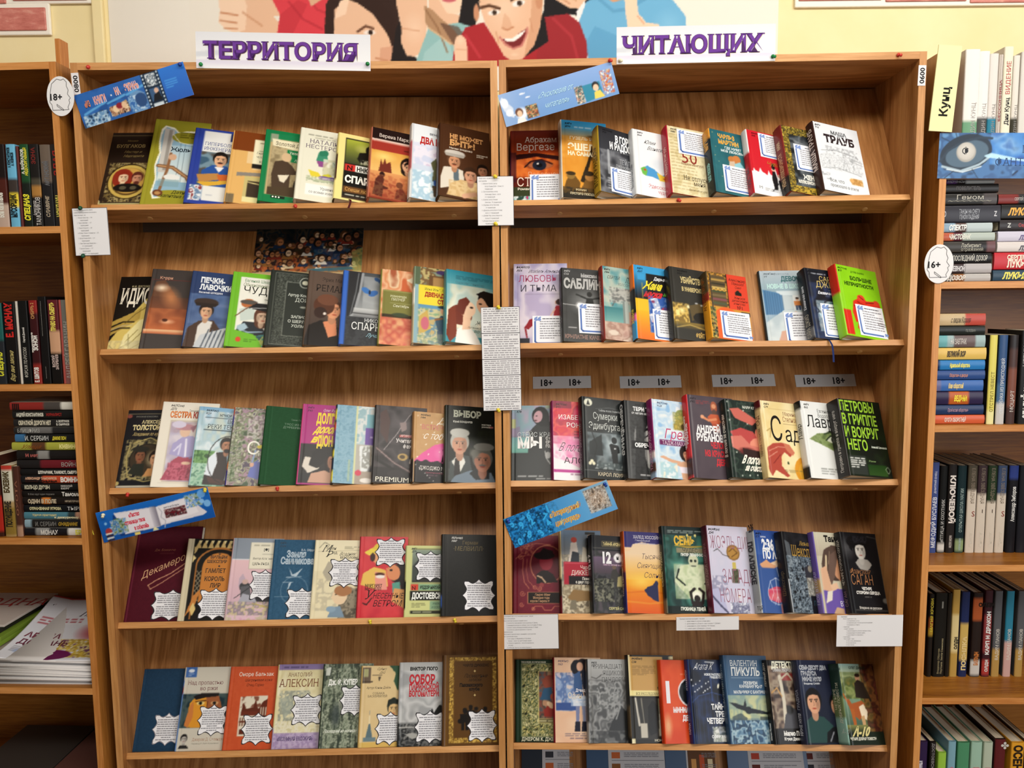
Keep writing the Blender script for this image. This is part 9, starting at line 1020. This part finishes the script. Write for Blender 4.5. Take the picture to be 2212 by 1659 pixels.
FS = [G(0,0,1,1,'#3a5a80','#3a6cac','h'),N(0,0,1,1,['#2c4668','#4a78ac','#3a5f90','#6a9ccc'],.12,5,.8),N(.45,0,1,.7,['#2a62c0','#4a90dc','#88b8e8','#2a58a8'],.14,8,.7,1),E(.24,.45,.23,.16,'#23303e',0,1,-16),E(.25,.46,.19,.11,'#5a7488',0,.8,-16),L([.02,.62,.08,.4,.2,.2,.36,.1,.46,.12],.02,'#2a3a4a'),L([.04,.74,.2,.84,.36,.7,.46,.5],.02,'#a8bcc8'),L([.08,.8,.22,.86,.38,.74],.01,'#d8e4ea'),E(.24,.42,.085,.085,'#a8a49c'),E(.24,.4,.07,.075,'#d4d0c8',.5),E(.24,.4,.075,.075,'#c4c0b8',0,.7),P([.4,.5,.46,.44,.7,.56,1,.64,1,.68,.66,.6,.42,.54],'#bfe4f4',.9),L([.1,.2,.02,.1],.006,'#1c2c40'),L([.16,.15,.14,0],.006,'#1c2c40'),L([.3,.1,.34,0],.006,'#1c2c40'),L([.14,.84,.06,1],.006,'#1c2c40'),L([.3,.8,.36,1],.006,'#1c2c40'),L([.66,.92,.7,.84],.014,'#1c3050'),T('Ф',.205,.475,.16,'#15181c','s'),T('МИР',.73,.44,.17,'#23406c','s', k=.9),T('ФАНТАСТИКИ',.5,.72,.17,'#20406c','s', k=.95)]
sheet(CR, (2030,287),(2278,287),(2032,385),'shelf_sign','blue metallic eye sign with dark capitals hanging on the top shelf edge','sign',-.0015,'#3a5a80',FS, None, PRINT, .0016)
def pilebooks(items, X, sh, ys, group, wh, dd=.016):
    zz = sh
    for k in range(len(items)-1,-1,-1):
        base, sp, st, lb, px0, px1 = items[k]; z0 = onp(CR, (px0+px1)/2, ys[k+1], dd).z; z1 = onp(CR, (px0+px1)/2, ys[k], dd).z; t = z1-z0-.0008
        x0, x1 = onp(CR, px0,(ys[k]+ys[k+1])/2, dd).x, onp(CR, px1,(ys[k]+ys[k+1])/2, dd).x; x0 = max(x0,.0162)
        flat(CR, x0, x1-x0, zz, t, base, sp, st, lb+wh, d=dd+.003*rng.random(), group=group, hard=base not in ('#b8bcb8','#c8ccc6')); zz += t+.0008
pilebooks([('#b8bcb8',['#b8bcbc',(.55,.75,'#2c2426'),(.75,1,'#5a3a70')],[W_('НОЧНОЙ',.1,.6,'#8a8c8c','i',.36)],'pale spine with violet end, topmost',2020,2150),('#1d1a19',None, [W_('ПОВЕЛИТЕЛЬ',.24,.4,'#4a4442','b',.44)],'plain black spine',2020,2157),('#23211f',['#23211f',(0,.2,'#4a4444')],[W_('Геном',.26,.4,'#b8b4a8','s',.5,.34),W_('~~~~~~~',.1,.5,'#8a8678','I',.8,.6)],'black spine with scribbled cream vines',2020,2154),('#2c2b33',None, [W_('ТАНЦЫ НА СНЕГУ',.3,.26,'#b8bcc4','',.34,.36),W_('ГЕНОМ ПАДЕНИЯ',.31,.26,'#b8bcc4','',.32,.68),W_('Z',.88,.3,'#c8c8cc','b',.05),W_('О',.04,.3,'#c8c8cc','b',.04)],'thick starry charcoal spine',2018,2163),('#b8c4c4',['#b4c0c2',(.5,.72,'#5a4440'),(.72,1,'#8aa4b8')],[W_('СПЕКТР',.16,.56,'#e8e8e4','Bi',.34)],'silver blue spine with comic panels',2016,2144),('#b8bcb4',['#b0bab2',(.6,.78,'#5a2434'),(.78,1,'#b8583c')],[W_('ЧИСТОВИК',.16,.56,'#d8d8cc','Bi',.4)],'silver green spine with orange panel',2016,2149),('#23201f',['#23201f',(0,.12,'#6a4a4c'),(.6,.9,'#3c3834')],[W_('Лабиринт',.38,.36,'#c8c4b4','s',.36,.36),W_('отражений',.38,.3,'#a8a494','s',.4,.7)],'black spine with pale brushed letters',2014,2150),('#191818',None, [W_('ПОСЛЕДНИЙ ДОЗОР',.26,.5,'#e0dcd0','s',.66)],'black spine with white fantasy lettering',2012,2143),('#b4b0b0',['#b0acac',(.5,.78,'#3a2c2c'),(.78,1,'#8a9494')],[W_('ДНЕВНОЙ',.16,.5,'#c8c4c4','Bi',.34)],'grey spine with dark figure panel',2012,2143),('#b8b4b0',['#b4b0ac',(.52,.75,'#8a5a34'),(.75,1,'#5a5c5a')],[W_('ДОЗОР',.16,.56,'#d8d0c4','Bi',.36)],'grey spine with golden panel, at the bottom',2012,2140)],0, SHR[1],[386,396,416,442,480,501,520,545,568,590,608],'first pile of fantasy novels on the upper right shelf',', first fantasy pile')
pilebooks([('#2a2a2c',['#2a2a2c',(.7,1,'#7a2a26')],[W_('СЕРГЕЙ ЛУКЬЯНЕНКО',.26,.3,'#c8c4bc','s',.4)],'black spine with red claw mark, topmost',2157,2290),('#1a1815',None, [W_('ЛУКЬЯНЕНКО',.1,.46,'#e8a83c','Bi',.8)],'thick black spine with fiery orange name',2163,2300),('#2c2628',None, [W_('Z',.12,.4,'#c8c8c4','b',.06),W_('Сергей Лукьяненко',.3,.3,'#a83a3c','b',.6)],'dark spine with small red lines',2160,2295),('#c4c0d0',['#c8c4d4',(0,.1,'#d8dcd0'),(.12,.2,'#4a78b0')],[W_('ЛУКЬЯНЕНКО',.34,.42,'#5a4a7a','Bi',.6,.62)],'lilac white spine with blue diamond',2157,2290),('#d4ccc8',['#d4ccc8',(.1,.2,'#c8482c')],[W_('ЛУКЬЯНЕНКО',.34,.42,'#2c2438','Bi',.6,.62)],'white spine with orange diamond',2154,2290),('#c02630',None, [W_('СЕРГЕЙ',.2,.24,'#f0ddc8','B',.3,.28),W_('ЛУКЬЯНЕНКО',.2,.44,'#f0ddc8','B',.7,.64)],'thick scarlet spine with cream capitals',2148,2285),('#2c4456',None, [W_('ЛУКЬЯНЕНКО',.14,.56,'#e8dc5c','Bi',.76)],'slate blue spine with yellow slanting name, at the bottom',2146,2285)],0, SHR[1],[419,441,474,499,522,545,583,608],'second pile of fantasy novels on the upper right shelf',', second fantasy pile')
pilebooks([('#c8b890',['#c4ac84',(0,.4,'#b84a3c')],[W_('с лицом Короля',.3,.46,'#2c241c','sI',.4)],'cream and red spine with black gothic words, topmost',2000,2131),('#23241f',['#1f231f'],[W_('ПЕЛЕВИН',.6,.3,'#8a8c84','',.2)],'black spine with round white emblem',2000,2129),('#8aa8a8',['#9ab0b0',(.2,.6,'#6a5a58'),(.8,1,'#6aa8ac')],[W_('НА ЗАВТРАК',.3,.46,'#e8e0d8','s',.32)],'grey teal spine with round white emblem',1998,2130),('#d8b45c',['#dcb860'],[W_('ВЕЛИКИЙ ВОР',.24,.42,'#3a2c18','Bi',.36)],'golden yellow spine with dark oval',1998,2133),('#2a6aa8',['#2a78b8',(.9,1,'#1c2c54')],[W_('Идеальный оборотень',.3,.4,'#e8e070','Bi',.4)],'bright blue spine with yellow words',1998,2129),('#2c4a84',['#2c4a84'],[W_('Оборотень в дворце',.3,.34,'#c88a78','bi',.36)],'dull blue spine with pinkish words',1996,2129),('#3a66a8',['#3c68ac',(.88,1,'#6a6a94')],[W_('Клан оборотней',.3,.42,'#e8d08c','Bi',.3)],'shiny blue spine with cream words',1996,2126),('#2c2244',['#2c2244',(.3,.66,'#b85a24')],[W_('ВЕДЬМА',.42,.42,'#f0d840','Bi',.26)],'violet and orange spine with yellow capitals',1996,2125),('#23355c',['#23355c'],[W_('Профессия оборотень',.3,.34,'#a8889c','bi',.4)],'navy spine with dim lilac words',1994,2127),('#d0603c',['#d0603c'],[W_('ОХОТА ОБОРОТНЕЙ',.24,.44,'#f0e4d8','sb',.4)],'orange spine with white capitals, at the bottom',1994,2129)],0, SHR[2],[656,683,703,730,757,779,800,825,854,876,896],'pile of werewolf novels on the second right shelf',', werewolf novel pile')
g = 'upright novels beside the pile on the second right shelf'
for i, (x0, x1, yt, base, sp, st, lb) in enumerate([(2130.5,2147,724,'#d8cc5c',['#dcd068',(.88,1,'#e8e0a0')],[W_('ОТСТРЕЛ НЕВЕСТ',.14,.4,'#6a5c1c','s',.45)],'pale yellow spine beside the pile on the second right shelf'),(2150,2169,724,'#3a5a84',['#33507a',(.55,.8,'#4a6a8c'),(.8,1,'#c8c4c0')],[W_('СЕСТРЁНКА ИЗ ПРЕИСПОДНЕЙ',.12,.38,'#e0e4ea','s',.62)],'white topped blue spine on the second right shelf'),(2173,2192,724,'#4a3430',['#4a3430',(.4,.8,'#7a4a3c'),(0,.12,'#2a2424')],[W_('МОЦАРТ',.14,.42,'#d8d0c8','',.24)],'dark brown streaked spine on the second right shelf'),(2197,2240,714,'#191817',['#191817'],[W_('ЭТАЛИЙ ЗЫКОВ',.06,.5,'#d8d8d4','B',.5),W_('ИГЕНИЯ',.62,.4,'#8a8a88','b',.26,.3)],'thick black spine with white capitals at the edge of the second right shelf')]):
    upright(CR, i, SHR[2], x0, x1, yt, base, sp, st, lb, group=g, back='#1a1816')
g = 'upright fantasy novels on the third right shelf'
for i, (x0, x1, yt, base, sp, st, lb) in enumerate([(2005,2022,999,'#3c4a80',['#414f86'],[W_('МЕФОДИЙ БУСЛАЕВ',.06,.5,'#dce0ec','b',.56),W_('ДМИТРИЙ ЕМЕЦ',.66,.24,'#c8cce0','b',.24)],'lavender blue spine by the post on the third right shelf'),(2024,2040,1007,'#131414',['#131414',(.9,.96,'#d8d4cc')],[W_('#ПТИЦА И ОХОТНИК',.12,.42,'#c8c8c4','s',.5)],'black spine with white head band on the third right shelf'),(2042,2060,1004,'#211d1c',['#211d1c'],[W_('КЛЮЧЕВОЙ',.88,.6,'#e0d8d0','Bd',.54),W_('МАКСИМ ЗАБЕЛИН',.2,.3,'#c8c0b8','bd',.14)],'black spine with large white downward word on the third right shelf'),(2062,2081,1006,'#14282c',['#14282c',(.86,.94,'#8a9c70')],[W_('ОТКРЫТАЯ ШКОЛА МАГИИ',.24,.36,'#a8bcb8','s',.5),W_('ВАЛЕНТИНА САВЕНКО',.03,.24,'#a8bcb8','b',.14)],'dark teal spine with pale crown on the third right shelf')]+[(2084+21.3*k, 2104+21.3*k, 1006,'#d0c4b4',[['#d0c4b4',(0,.28,'#4a4438')],['#d0c4b4',(0,.3,'#3a2c30')],['#d0c4b4',(0,.38,'#23341f')],['#d0c4b4',(0,.3,'#3a4a68')]][k],[W_('ЕЛЕНА ЗВЁЗДНАЯ',.97,.38,'#8a7c6c','sd',.4),W_('S' if k in (0,3) else '♦',.42,.62,'#8a3a34','sh') if k in (0,3) else W_('—',.46,.5,'#4a3c34','b',.04),W_('Книга',.06,.34,'#d8d0c0','I',.18)],'cream spine fading to %s foot on the third right shelf' % ['a brown misty','a dark plum','a dark green','a blue grey'][k]) for k in range(4)]+[(2172,2192,1006,'#15151a',['#15151a',(0,.14,'#2c3c7c')],[W_('Александр Зиборов',.36,.4,'#d8d8d4','b',.4)],'black spine with silver sword on the third right shelf'),(2194,2218,1006,'#191a20',['#191a20'],(),'plain black spine at the edge of the third right shelf')]):
    upright(CR, i, SHR[3], x0, x1, yt, base, sp, st, lb, group=g, d=.085, dep=.15, back='#1a1a1a', cover=base)
g = 'upright novels on the fourth right shelf'
for i, (x0, x1, yt, base, sp, st, lb) in enumerate([(2001,2012,1284,'#1a1715',['#1d1815',(.3,.45,'#8a4a24'),(.45,.5,'#a8862c')],[W_('МАГИЯ КРОВИ',.55,.5,'#c8b83c','b',.4)],'black spine with yellow letters by the post on the fourth right shelf'),(2014,2040,1281,'#151411',['#151411'],[W_('Владимир Обручев',.04,.16,'#a89c74','',.3,.4),W_('Плутония. Земля Санникова',.04,.16,'#b8ac84','',.42,.66),W_('▬',.82,.3,'#8a8a84','',.08)],'broad plain black spine with small gold lines on the fourth right shelf'),(2041,2050,1282,'#221f1b',['#221f1b'],(),'narrow blackish spine on the fourth right shelf'),(2051,2067,1274,'#b08c3c',['#b8944a',(.3,.7,'#d8c48c')],[W_('ОЛДИ',.32,.4,'#23201c','B',.14,.6)],'gold patterned spine with cream middle on the fourth right shelf'),(2070,2088,1279,'#23305c',['#1f2a54',(.4,.8,'#c8a85c')],[W_('ПОСЫЛКА',.08,.5,'#e0c88c','B',.4)],'navy and gold spine on the fourth right shelf'),(2095,2116,1281,'#2a1c1a',['#241a18',(.1,.3,'#a8542c'),(.84,.96,'#c8c4bc')],[W_('ОЛДИ',.84,.4,'#15110f','Bh'),W_('БАЛЛАДЫ',.14,.4,'#c87a3c','B',.16)],'worn dark spine with white head label on the fourth right shelf'),(2120,2137,1276,'#4a1c24',['#3a1c24',(.3,.7,'#8a3a3c'),(.82,.95,'#a83a34')],[W_('КАРП И ДРАКОН',.26,.46,'#e0e0dc','B',.5),W_('ОЛДИ',.06,.36,'#d8d4d0','B',.14)],'purple red spine with white upward title on the fourth right shelf')]+[(2141+25*k, 2158+25*k, 1277,'#4a4a4a',[['#55565a',(.68,1,'#b08c4c')],['#2c7a94',(.62,1,'#c8a098')],['#55565a',(.68,1,'#b08c4c')]][k],[W_('ВАДИМ ПАНОВ',.2,.4,'#e0dcd0','s',.36)],'grey stone spine with %s arched head on the fourth right shelf' % ['gold','pink','second gold'][k] if k != 1 else 'turquoise spine with pink arched head on the fourth right shelf') for k in range(3)]):
    upright(CR, i, SHR[4], x0, x1, yt, base, sp, st, lb, group=g, d=.10, dep=.14, back=base, cover=base)
g = 'upright novels on the lowest right shelf'
for i, (x0, x1, yt, base, sp, st, lb) in enumerate([(1976,1999,1602,'#2c1c44',['#2c1c44'],[W_('КЛИНИЧЕСКИЙ',.7,.4,'#e8e4f0','Bd',.3,.3)],'violet spine with white letters on the lowest right shelf'),(2003,2017,1603,'#191617',['#191617'],[W_('ДОСТОЕВСКИЙ',.98,.4,'#a8a4a4','d',.5)],'black spine with grey downward letters on the lowest right shelf'),(2022,2040,1626,'#8ab83c',['#94c044'],(),'short lime green spine on the lowest right shelf'),(2043,2060,1602,'#6a94a8',['#7aa4b4',(.7,.95,'#33404c')],[W_('О',.5,.5,'#c86a7c','B',.1)],'pale blue spine with dark picture on the lowest right shelf'),(2063,2089,1604,'#3a7a54',['#4a8a64',(.72,.88,'#1d1c18')],(),'green spine with black band on the lowest right shelf'),(2092,2116,1603,'#8ab098',['#9abca8',(.72,.95,'#4a3430')],[W_('Н',.5,.5,'#c86a6c','B',.1)],'mint spine with brown picture on the lowest right shelf'),(2119,2139,1604,'#a8b8a0',['#b0bca8',(.72,.95,'#6a5a44')],[W_('М',.5,.5,'#c86a6c','B',.1)],'grey mint spine with tawny picture on the lowest right shelf'),(2143,2166,1597,'#2a1a18',['#241715',(0,.66,'#5a1c20')],[W_('✤',.86,.7,'#c8c4bc','h')],'dark maroon spine with silver crest on the lowest right shelf'),(2178,2206,1604,'#d89424',['#dc9c2c'],[W_('ОСЕНЬ',.96,.62,'#23180c','Bd',.5)],'bright orange spine with black downward capitals on the lowest right shelf'),(2207,2222,1600,'#3a2c24',['#3a2c24'],(),'brown spine at the edge of the lowest right shelf')]):
    upright(CR, i, SHR[5], x0, x1, yt, base, sp, st, lb, group=g, d=.06, dep=.17, back=base, cover=base)
# ---------------------------------------------------------------- folders below the fifth right shelf, painted print behind row two
for i, (xa, wv, lb) in enumerate(((.03,.205,'first'),(.195,.215,'second'),(.395,.21,'third'),(.55,.205,'fourth'),(.69,.2,'fifth'))):
    M = rowM(UR, 5) @ Matrix.Translation((xa, -.004-.012*(i % 2),.0004)) @ Matrix.Rotation(.07,4,'Z')
    b_ = thing('display_folder','%s dark blue folder with a printed pocket on the lowest shelf' % ['black edged, nearest the joint,','second from the joint, sky','middle, food picture','fourth from the joint, sky','last, small picture'][i],'folder', M, 'blue folders on the lowest display shelf')
    hh = .292; me = box_me('cover',(0,-.004,0),(wv, 0, hh),.0008); setcol(me, lin(['#2c3440','#3f5a7c','#3f5a7c','#46648a','#2f4358'][i])); link('cover', me, PRINT, b_)
    me = box_me('pocket_sheet',(wv*.26,-.0046,0),(wv*.95,-.004, hh-.03 if i else hh-.03)); setcol(me, lin('#c8c8cc')); link('pocket_sheet', me, PAPER, b_)
    q = Letters(); z = hh-.045
    for j in range(4):
        for k2 in range(3): q.lines(wv*.45, z-.004*k2, wv*.86, z-.004*k2-.004,1,'#8a8a90', rng)
        q.bar(wv*.3, z-.018, wv*.92, z-.019,'#6a6a70',.0002); q.bar(wv*.3, z-.014, wv*.4, z, ['#3a3c44','#c86a3c','#8a5a34','#b84a3c','#6a3430'][(i+j) % 5],.0002); z -= .026
    if i == 2: q.bar(wv*.28, hh-.1, wv*.93, hh-.034,'#6a4a34',.0003); [q.bar(wv*(.32+.1*j), hh-.09, wv*(.38+.1*j), hh-.06+.01*(j % 2),['#d8a060','#c85a3a','#e8d8b0','#7a8aa8','#4a6a3c','#e0b870'][j],.0004) for j in range(6)]
    o = printed('print', q, b_); o.location.y = -.0047
CR_OPS = [N(0,0,1,1,['#14181c','#3a2a1c','#6a3a20','#1c2c34','#8a5a34','#23201c'],.09,13,1),G(0,.78,1,1,'#c8783c','#e8d8a8','v',.55),G(0,0,1,.3,'#12262a','#14181c','v',.6),N(.55,.3,.9,.8,['#14243a','#2a4a7c','#3a6a8c','#1c2838'],.07,4,.6),N(0,.55,.5,.9,['#7a2c1c','#c8602c','#3a1c14','#e0a060'],.06,6,.6)]
_r = random.Random(5)
for i in range(60):
    x, y, r_ = _r.uniform(.03,.95), _r.uniform(.12,.8), _r.uniform(.018,.04); sk = _r.choice(['#d8a078','#b8784c','#e8c49c','#8a5638','#c88c64'])
    CR_OPS += [P([x-1.6*r_, y+3.6*r_, x-1.1*r_, y+1.6*r_, x+1.1*r_, y+1.6*r_, x+1.6*r_, y+3.6*r_], _r.choice(['#2c1c18','#7a2c20','#1f2f48','#c8b490','#3a3020','#8a5a2c','#e0d8c8'])),E(x, y, r_, r_*1.25, _r.choice(['#1c1410','#3a2418','#5a3a20','#15110f'])),E(x+.2*r_, y+.35*r_, r_*.7, r_*.9, sk),E(x, y+.2*r_, r_*.18, r_*.12,'#1c120c'),E(x+.45*r_, y+.2*r_, r_*.18, r_*.12,'#1c120c')]
CR_OPS += [P([0,.9,.3,.86,.6,.94,1,.88,1,1,0,1],'#d8c08c',.7),P([.5,.84,.9,.8,.95,.86,.55,.9],'#2a6a84',.7),P([.9,.5,1,.4,1,.9,.92,.9],'#a8b060',.6)]
sheet(rowM(UL, 1),(556,496),(786,493),(541,600),'picture_print','dark crowded painting print leaning behind the second shelf of the first bookcase','print',-.0006,'#1c1a18', CR_OPS, None, PRINT, .0016)
# ---------------------------------------------------------------- on the wall above
def wallquad(x0, y0, x1, y1):
    a, b = onp(WM, x0, y0), onp(WM, x1, y1); return a.x, a.z, b.x, b.z
PX0,PZ0,PX1,PZ1 = wallquad(230,-60,1677,190)
PW, PH = PX1-PX0,PZ0-PZ1
def pu(px, py): return ((px-230)/1447,(py+60)/250)
def PP(pts, c, al=1):
    q = []
    for i in range(0, len(pts),2): q += list(pu(pts[i], pts[i+1]))
    return P(q, c, al)
def PE(px, py, rx, ry, c, soft=0, al=1, rot=0): return E(*pu(px, py), rx/1447, ry/1447, c, soft, al, rot)
def PL(pts, wd, c, al=1):
    q = []
    for i in range(0, len(pts),2): q += list(pu(pts[i], pts[i+1]))
    return L(q, wd/1447, c, al)
SK, SKD, SKL = '#e6bc9c','#c88f6c','#f2d2b6'
POST = [R(0,0,1,1,'#ebe6da'),G(0,0,.12,1,'#e2dcd0','#ece8de','h',.6),
  # left arm with thumb and the red shirt
  PP([500,-60,700,-60,700,40,560,30,530,-10], SK),PP([490,10,520,-20,560,0,600,50,590,72,520,70,470,40], SK),PP([466,-30,490,-40,530,10,524,60,500,66,480,58,466,44,470,20], SKL),PL([470,40,505,46],4, SKD),PL([472,24,508,30],4, SKD),PL([478,56,506,58],3, SKD),PE(512,2,14,26, SKL, 0,1,-20),PL([520,24,560,52],5, SKD, .6),
  PP([560,-60,720,-60,720,150,590,150,592,70,600,30,585,0],'#d8424c'),PP([600,30,640,0,660,10,620,80,592,90],'#c23640',.7),PL([620,4,650,40,690,60],5,'#b02c38',.6),PL([650,-20,680,20,706,30],5,'#b8323c',.6),PP([640,-60,720,-60,700,-5,668,14],'#d9ab8a'),
  # woman with dark hair, half face
  PP([695,60,700,10,730,-40,800,-60,850,-20,860,60,842,132,700,132],'#35231d'),PP([715,70,718,20,745,0,790,16,830,60,845,120,838,132,720,132], SK),PP([716,40,730,4,752,-6,742,30], SKL),PP([745,-10,800,-10,850,40,848,110,830,70,800,30,765,6],'#33211b'),PL([766,66,784,55,800,60],5,'#6a4634'),PE(792,68,13,5,'#f0e4da'),PE(794,68,5,5,'#2c1c16'),PP([815,100,842,96,838,132,812,132],'#d8a486'),PL([804,120,830,126],4, SKD),
  # black sleeve and fist, teal shirt, fair hair
  PP([836,132,850,60,862,40,880,110,905,132],'#221c1c'),PP([850,-60,915,-60,920,40,915,70,905,110,888,118,872,116,860,90,862,60,852,10], SK),PE(890,62,30,40, SKL, .9,.6),PL([862,60,900,66],3, SKD, .6),PP([895,120,920,60,960,30,1000,40,1030,60,990,132,890,132],'#8fbcbc'),PP([910,110,960,70,975,132,905,132],'#a6cccc',.7),PP([918,-60,1010,-60,990,30,960,34,932,10], SKL),PP([922,-10,940,-4,960,30,990,34,985,50,920,60], SK),PE(966,2,16,7,'#c8646c'),PP([912,14,930,24,946,40,970,60,985,76,978,100,950,80,925,66,914,50],'#b08a68'),PL([916,24,940,60,960,110],4,'#8a6446',.7),PL([920,60,945,76,968,94],4,'#d8b890',.8),PP([945,50,985,58,1000,80,975,96],'#5a4034',.7),PP([980,-60,1050,-60,1030,30,1020,60,985,50,995,0],'#1d1a1b'),
  # young man with wide smile, red shirt
  PP([970,132,975,100,1000,60,1040,50,1060,80,1180,60,1250,50,1266,90,1262,140,970,140],'#a82a30'),PP([1170,36,1220,32,1256,60,1266,110,1260,140,1150,140],'#9a2a30'),PL([1000,76,1030,120],6,'#c8404a',.6),PL([1190,44,1230,80,1244,130],6,'#b83a42',.6),PP([1150,60,1170,30,1180,90,1130,120],'#1d1a1c'),
  PP([1024,-60,1175,-60,1168,20,1162,60,1148,100,1122,126,1100,130,1082,118,1060,80,1042,50,1026,0], SK),PE(1085,20,50,60, SKL, .9,.6),PP([1150,-60,1172,-60,1166,40,1150,96,1126,124,1140,60], SKD, .55),PP([1008,-60,1030,-60,1032,10,1022,0],'#1d1713'),PE(1024,30,6,18, SKD),PL([1034,20,1052,16,1074,22],6,'#5a3a28'),PL([1100,6,1118,-6,1138,-6],6,'#5a3a28'),PE(1062,30,13,5,'#f0ebe6',0,1,-8),PE(1063,30,5,5,'#3a281c'),PE(1116,12,14,6,'#f0ebe6',0,1,-14),PE(1118,12,5.5,5.5,'#3a281c'),PP([1084,30,1094,40,1102,58,1090,66,1078,60], SKD, .35),PL([1080,62,1090,66,1104,60],4, SKD),PP([1080,84,1100,84,1120,70,1132,64,1130,84,1118,98,1102,102,1088,94],'#7a2a2c'),PP([1082,83,1102,82,1122,70,1131,66,1122,78,1104,90,1090,90],'#f4f0ea'),PL([1074,80,1086,96,1104,104,1122,98,1134,72,1134,62],4,'#c87a70'),PL([1066,70,1072,92],3, SKD, .7),PL([1140,44,1146,70],3, SKD, .7),PE(1106,116,12,5, SKL, .8,.7),PE(1160,6,8,18, SKD),
  # raised thumb in front
  PP([976,132,974,96,980,78,990,74,1000,82,1004,104,1004,132],'#ecc4a6'),PE(988,86,10,12, SKL, .8,.8),PL([979,104,1001,106],2, SKD, .6),
  # fist, light blue shirt and thumb at the right
  PP([1168,40,1180,-60,1290,-60,1300,0,1262,60,1254,40,1220,34],'#1c1a1c'),PP([1180,-60,1270,-60,1268,0,1246,24,1224,22,1196,6], SK),PL([1200,-2,1226,14],3, SKD),PL([1212,-10,1240,8],3, SKD),PP([1240,30,1258,8,1262,20,1250,52,1242,50],'#eceaea'),PP([1246,50,1262,10,1286,0,1300,-10,1400,-20,1450,10,1476,40,1478,62,1480,140,1268,140,1262,90],'#6fb0d6'),PP([1280,60,1330,80,1330,140,1266,140,1262,90],'#5a9cc6',.7),PL([1290,6,1320,30,1350,26,1400,0],7,'#5a98c0',.7),PE(1440,60,40,40,'#8ac4e4',.9,.6),PP([1290,-60,1350,-60,1344,6,1320,12,1298,0],'#d09a78'),PP([1342,-20,1362,-30,1370,0,1374,36,1392,54,1420,58,1420,70,1352,70,1346,30], SKL),PL([1372,40,1386,56],3, SKD, .7),PE(1358,-4,9,18,'#f6dcc6',.8,.7)]
cv = Cv(PW, PH, '#ebe6da', px=.0016).run(POST)
t = thing('wall_poster','wide white poster of cheerful young people with raised thumbs behind the bookcase tops','poster', Matrix.Translation((PX0,WY-.0012,PZ1)))
nx, nz = int(PW/.0024), int(PH/.0024); xs, zs = np.linspace(0,PW, nx), np.linspace(0,PH, nz)
V = np.stack([np.broadcast_to(xs, (nz, nx)), np.full((nz, nx),-.0008), np.broadcast_to(zs[:, None],(nz, nx))],-1).reshape(-1,3)
i = np.arange(nx*nz).reshape(nz, nx); Q = np.stack([i[:-1, :-1], i[:-1,1:], i[1:, 1:], i[1:, :-1]],-1).reshape(-1,4)
link('poster_print', fastmesh('poster_print', V, Q, cv.sample(xs/PW, 1-zs/PH).reshape(-1,3)),PAPER, t)
me = box_me('poster_sheet',(0,-.0006,0),(PW, .0006,PH)); setcol(me, lin('#ebe6da')); link('poster_sheet', me, PAPER, t)
# soft brick panels
def panel(x0, y0, x1, y1, label):
    X0, Z0, X1, Z1 = wallquad(x0, y0, x1, y1)
    t = thing('brick_panel', label, 'wall panel', Matrix.Translation((X0,WY-.0095, Z1))); link('backing', box_me('backing',(0,0,0),(X1-X0,.009, Z0-Z1),.003),WHITE, t); return t, X0, Z1
def bricks(t, X0, Z1,L_):
    for x0, y0, x1, y1 in L_:
        a, b, c, d = wallquad(x0, y0, x1, y1); link('brick', box_me('brick',(a-X0,-.004, d-Z1),(c-X0,.0005, b-Z1),.0022),BRICK, t)
t, X0, Z1 = panel(-190,-42,203,10,'white edged pink brick panel, upper course at the top left of the wall'); bricks(t, X0, Z1,[(-170,-34,20,11.5),(31,-36,194,4)])
t, X0, Z1 = panel(-120,12,115,78,'white edged pink brick panel, lower course at the top left of the wall'); bricks(t, X0, Z1,[(-110,22,107,69)])
t, X0, Z1 = panel(1716,-46,2300,13,'white edged pink brick panel at the top right of the wall'); bricks(t, X0, Z1,[(1723,-40,1900,4),(1910,-40,2082,6),(2092,-40,2290,8)])
# wooden slats on the left bookcase top
a = onp(CL, 112,127,.06); b = onp(CL, 120,127,.06); c = onp(CL, 120,83,.06); e = onp(CL, 131,127,.06)
for k, (x0, x1, dz, y, lb, mt) in enumerate(((a.x, b.x, -.004,.075,'dark inner wooden strip standing on the left bookcase', HARD),(b.x+.0004, e.x, 0,.06,'light wooden strip standing on the left bookcase',EDGEC))):
    o = link('wood_strip', box_me('wood_strip',(x0, y, .0002),(x1, y+.03, c.z+dz),.0008), mt); o.matrix_world = CL; tag(o, lb, 'wood strip','strips on the left bookcase')
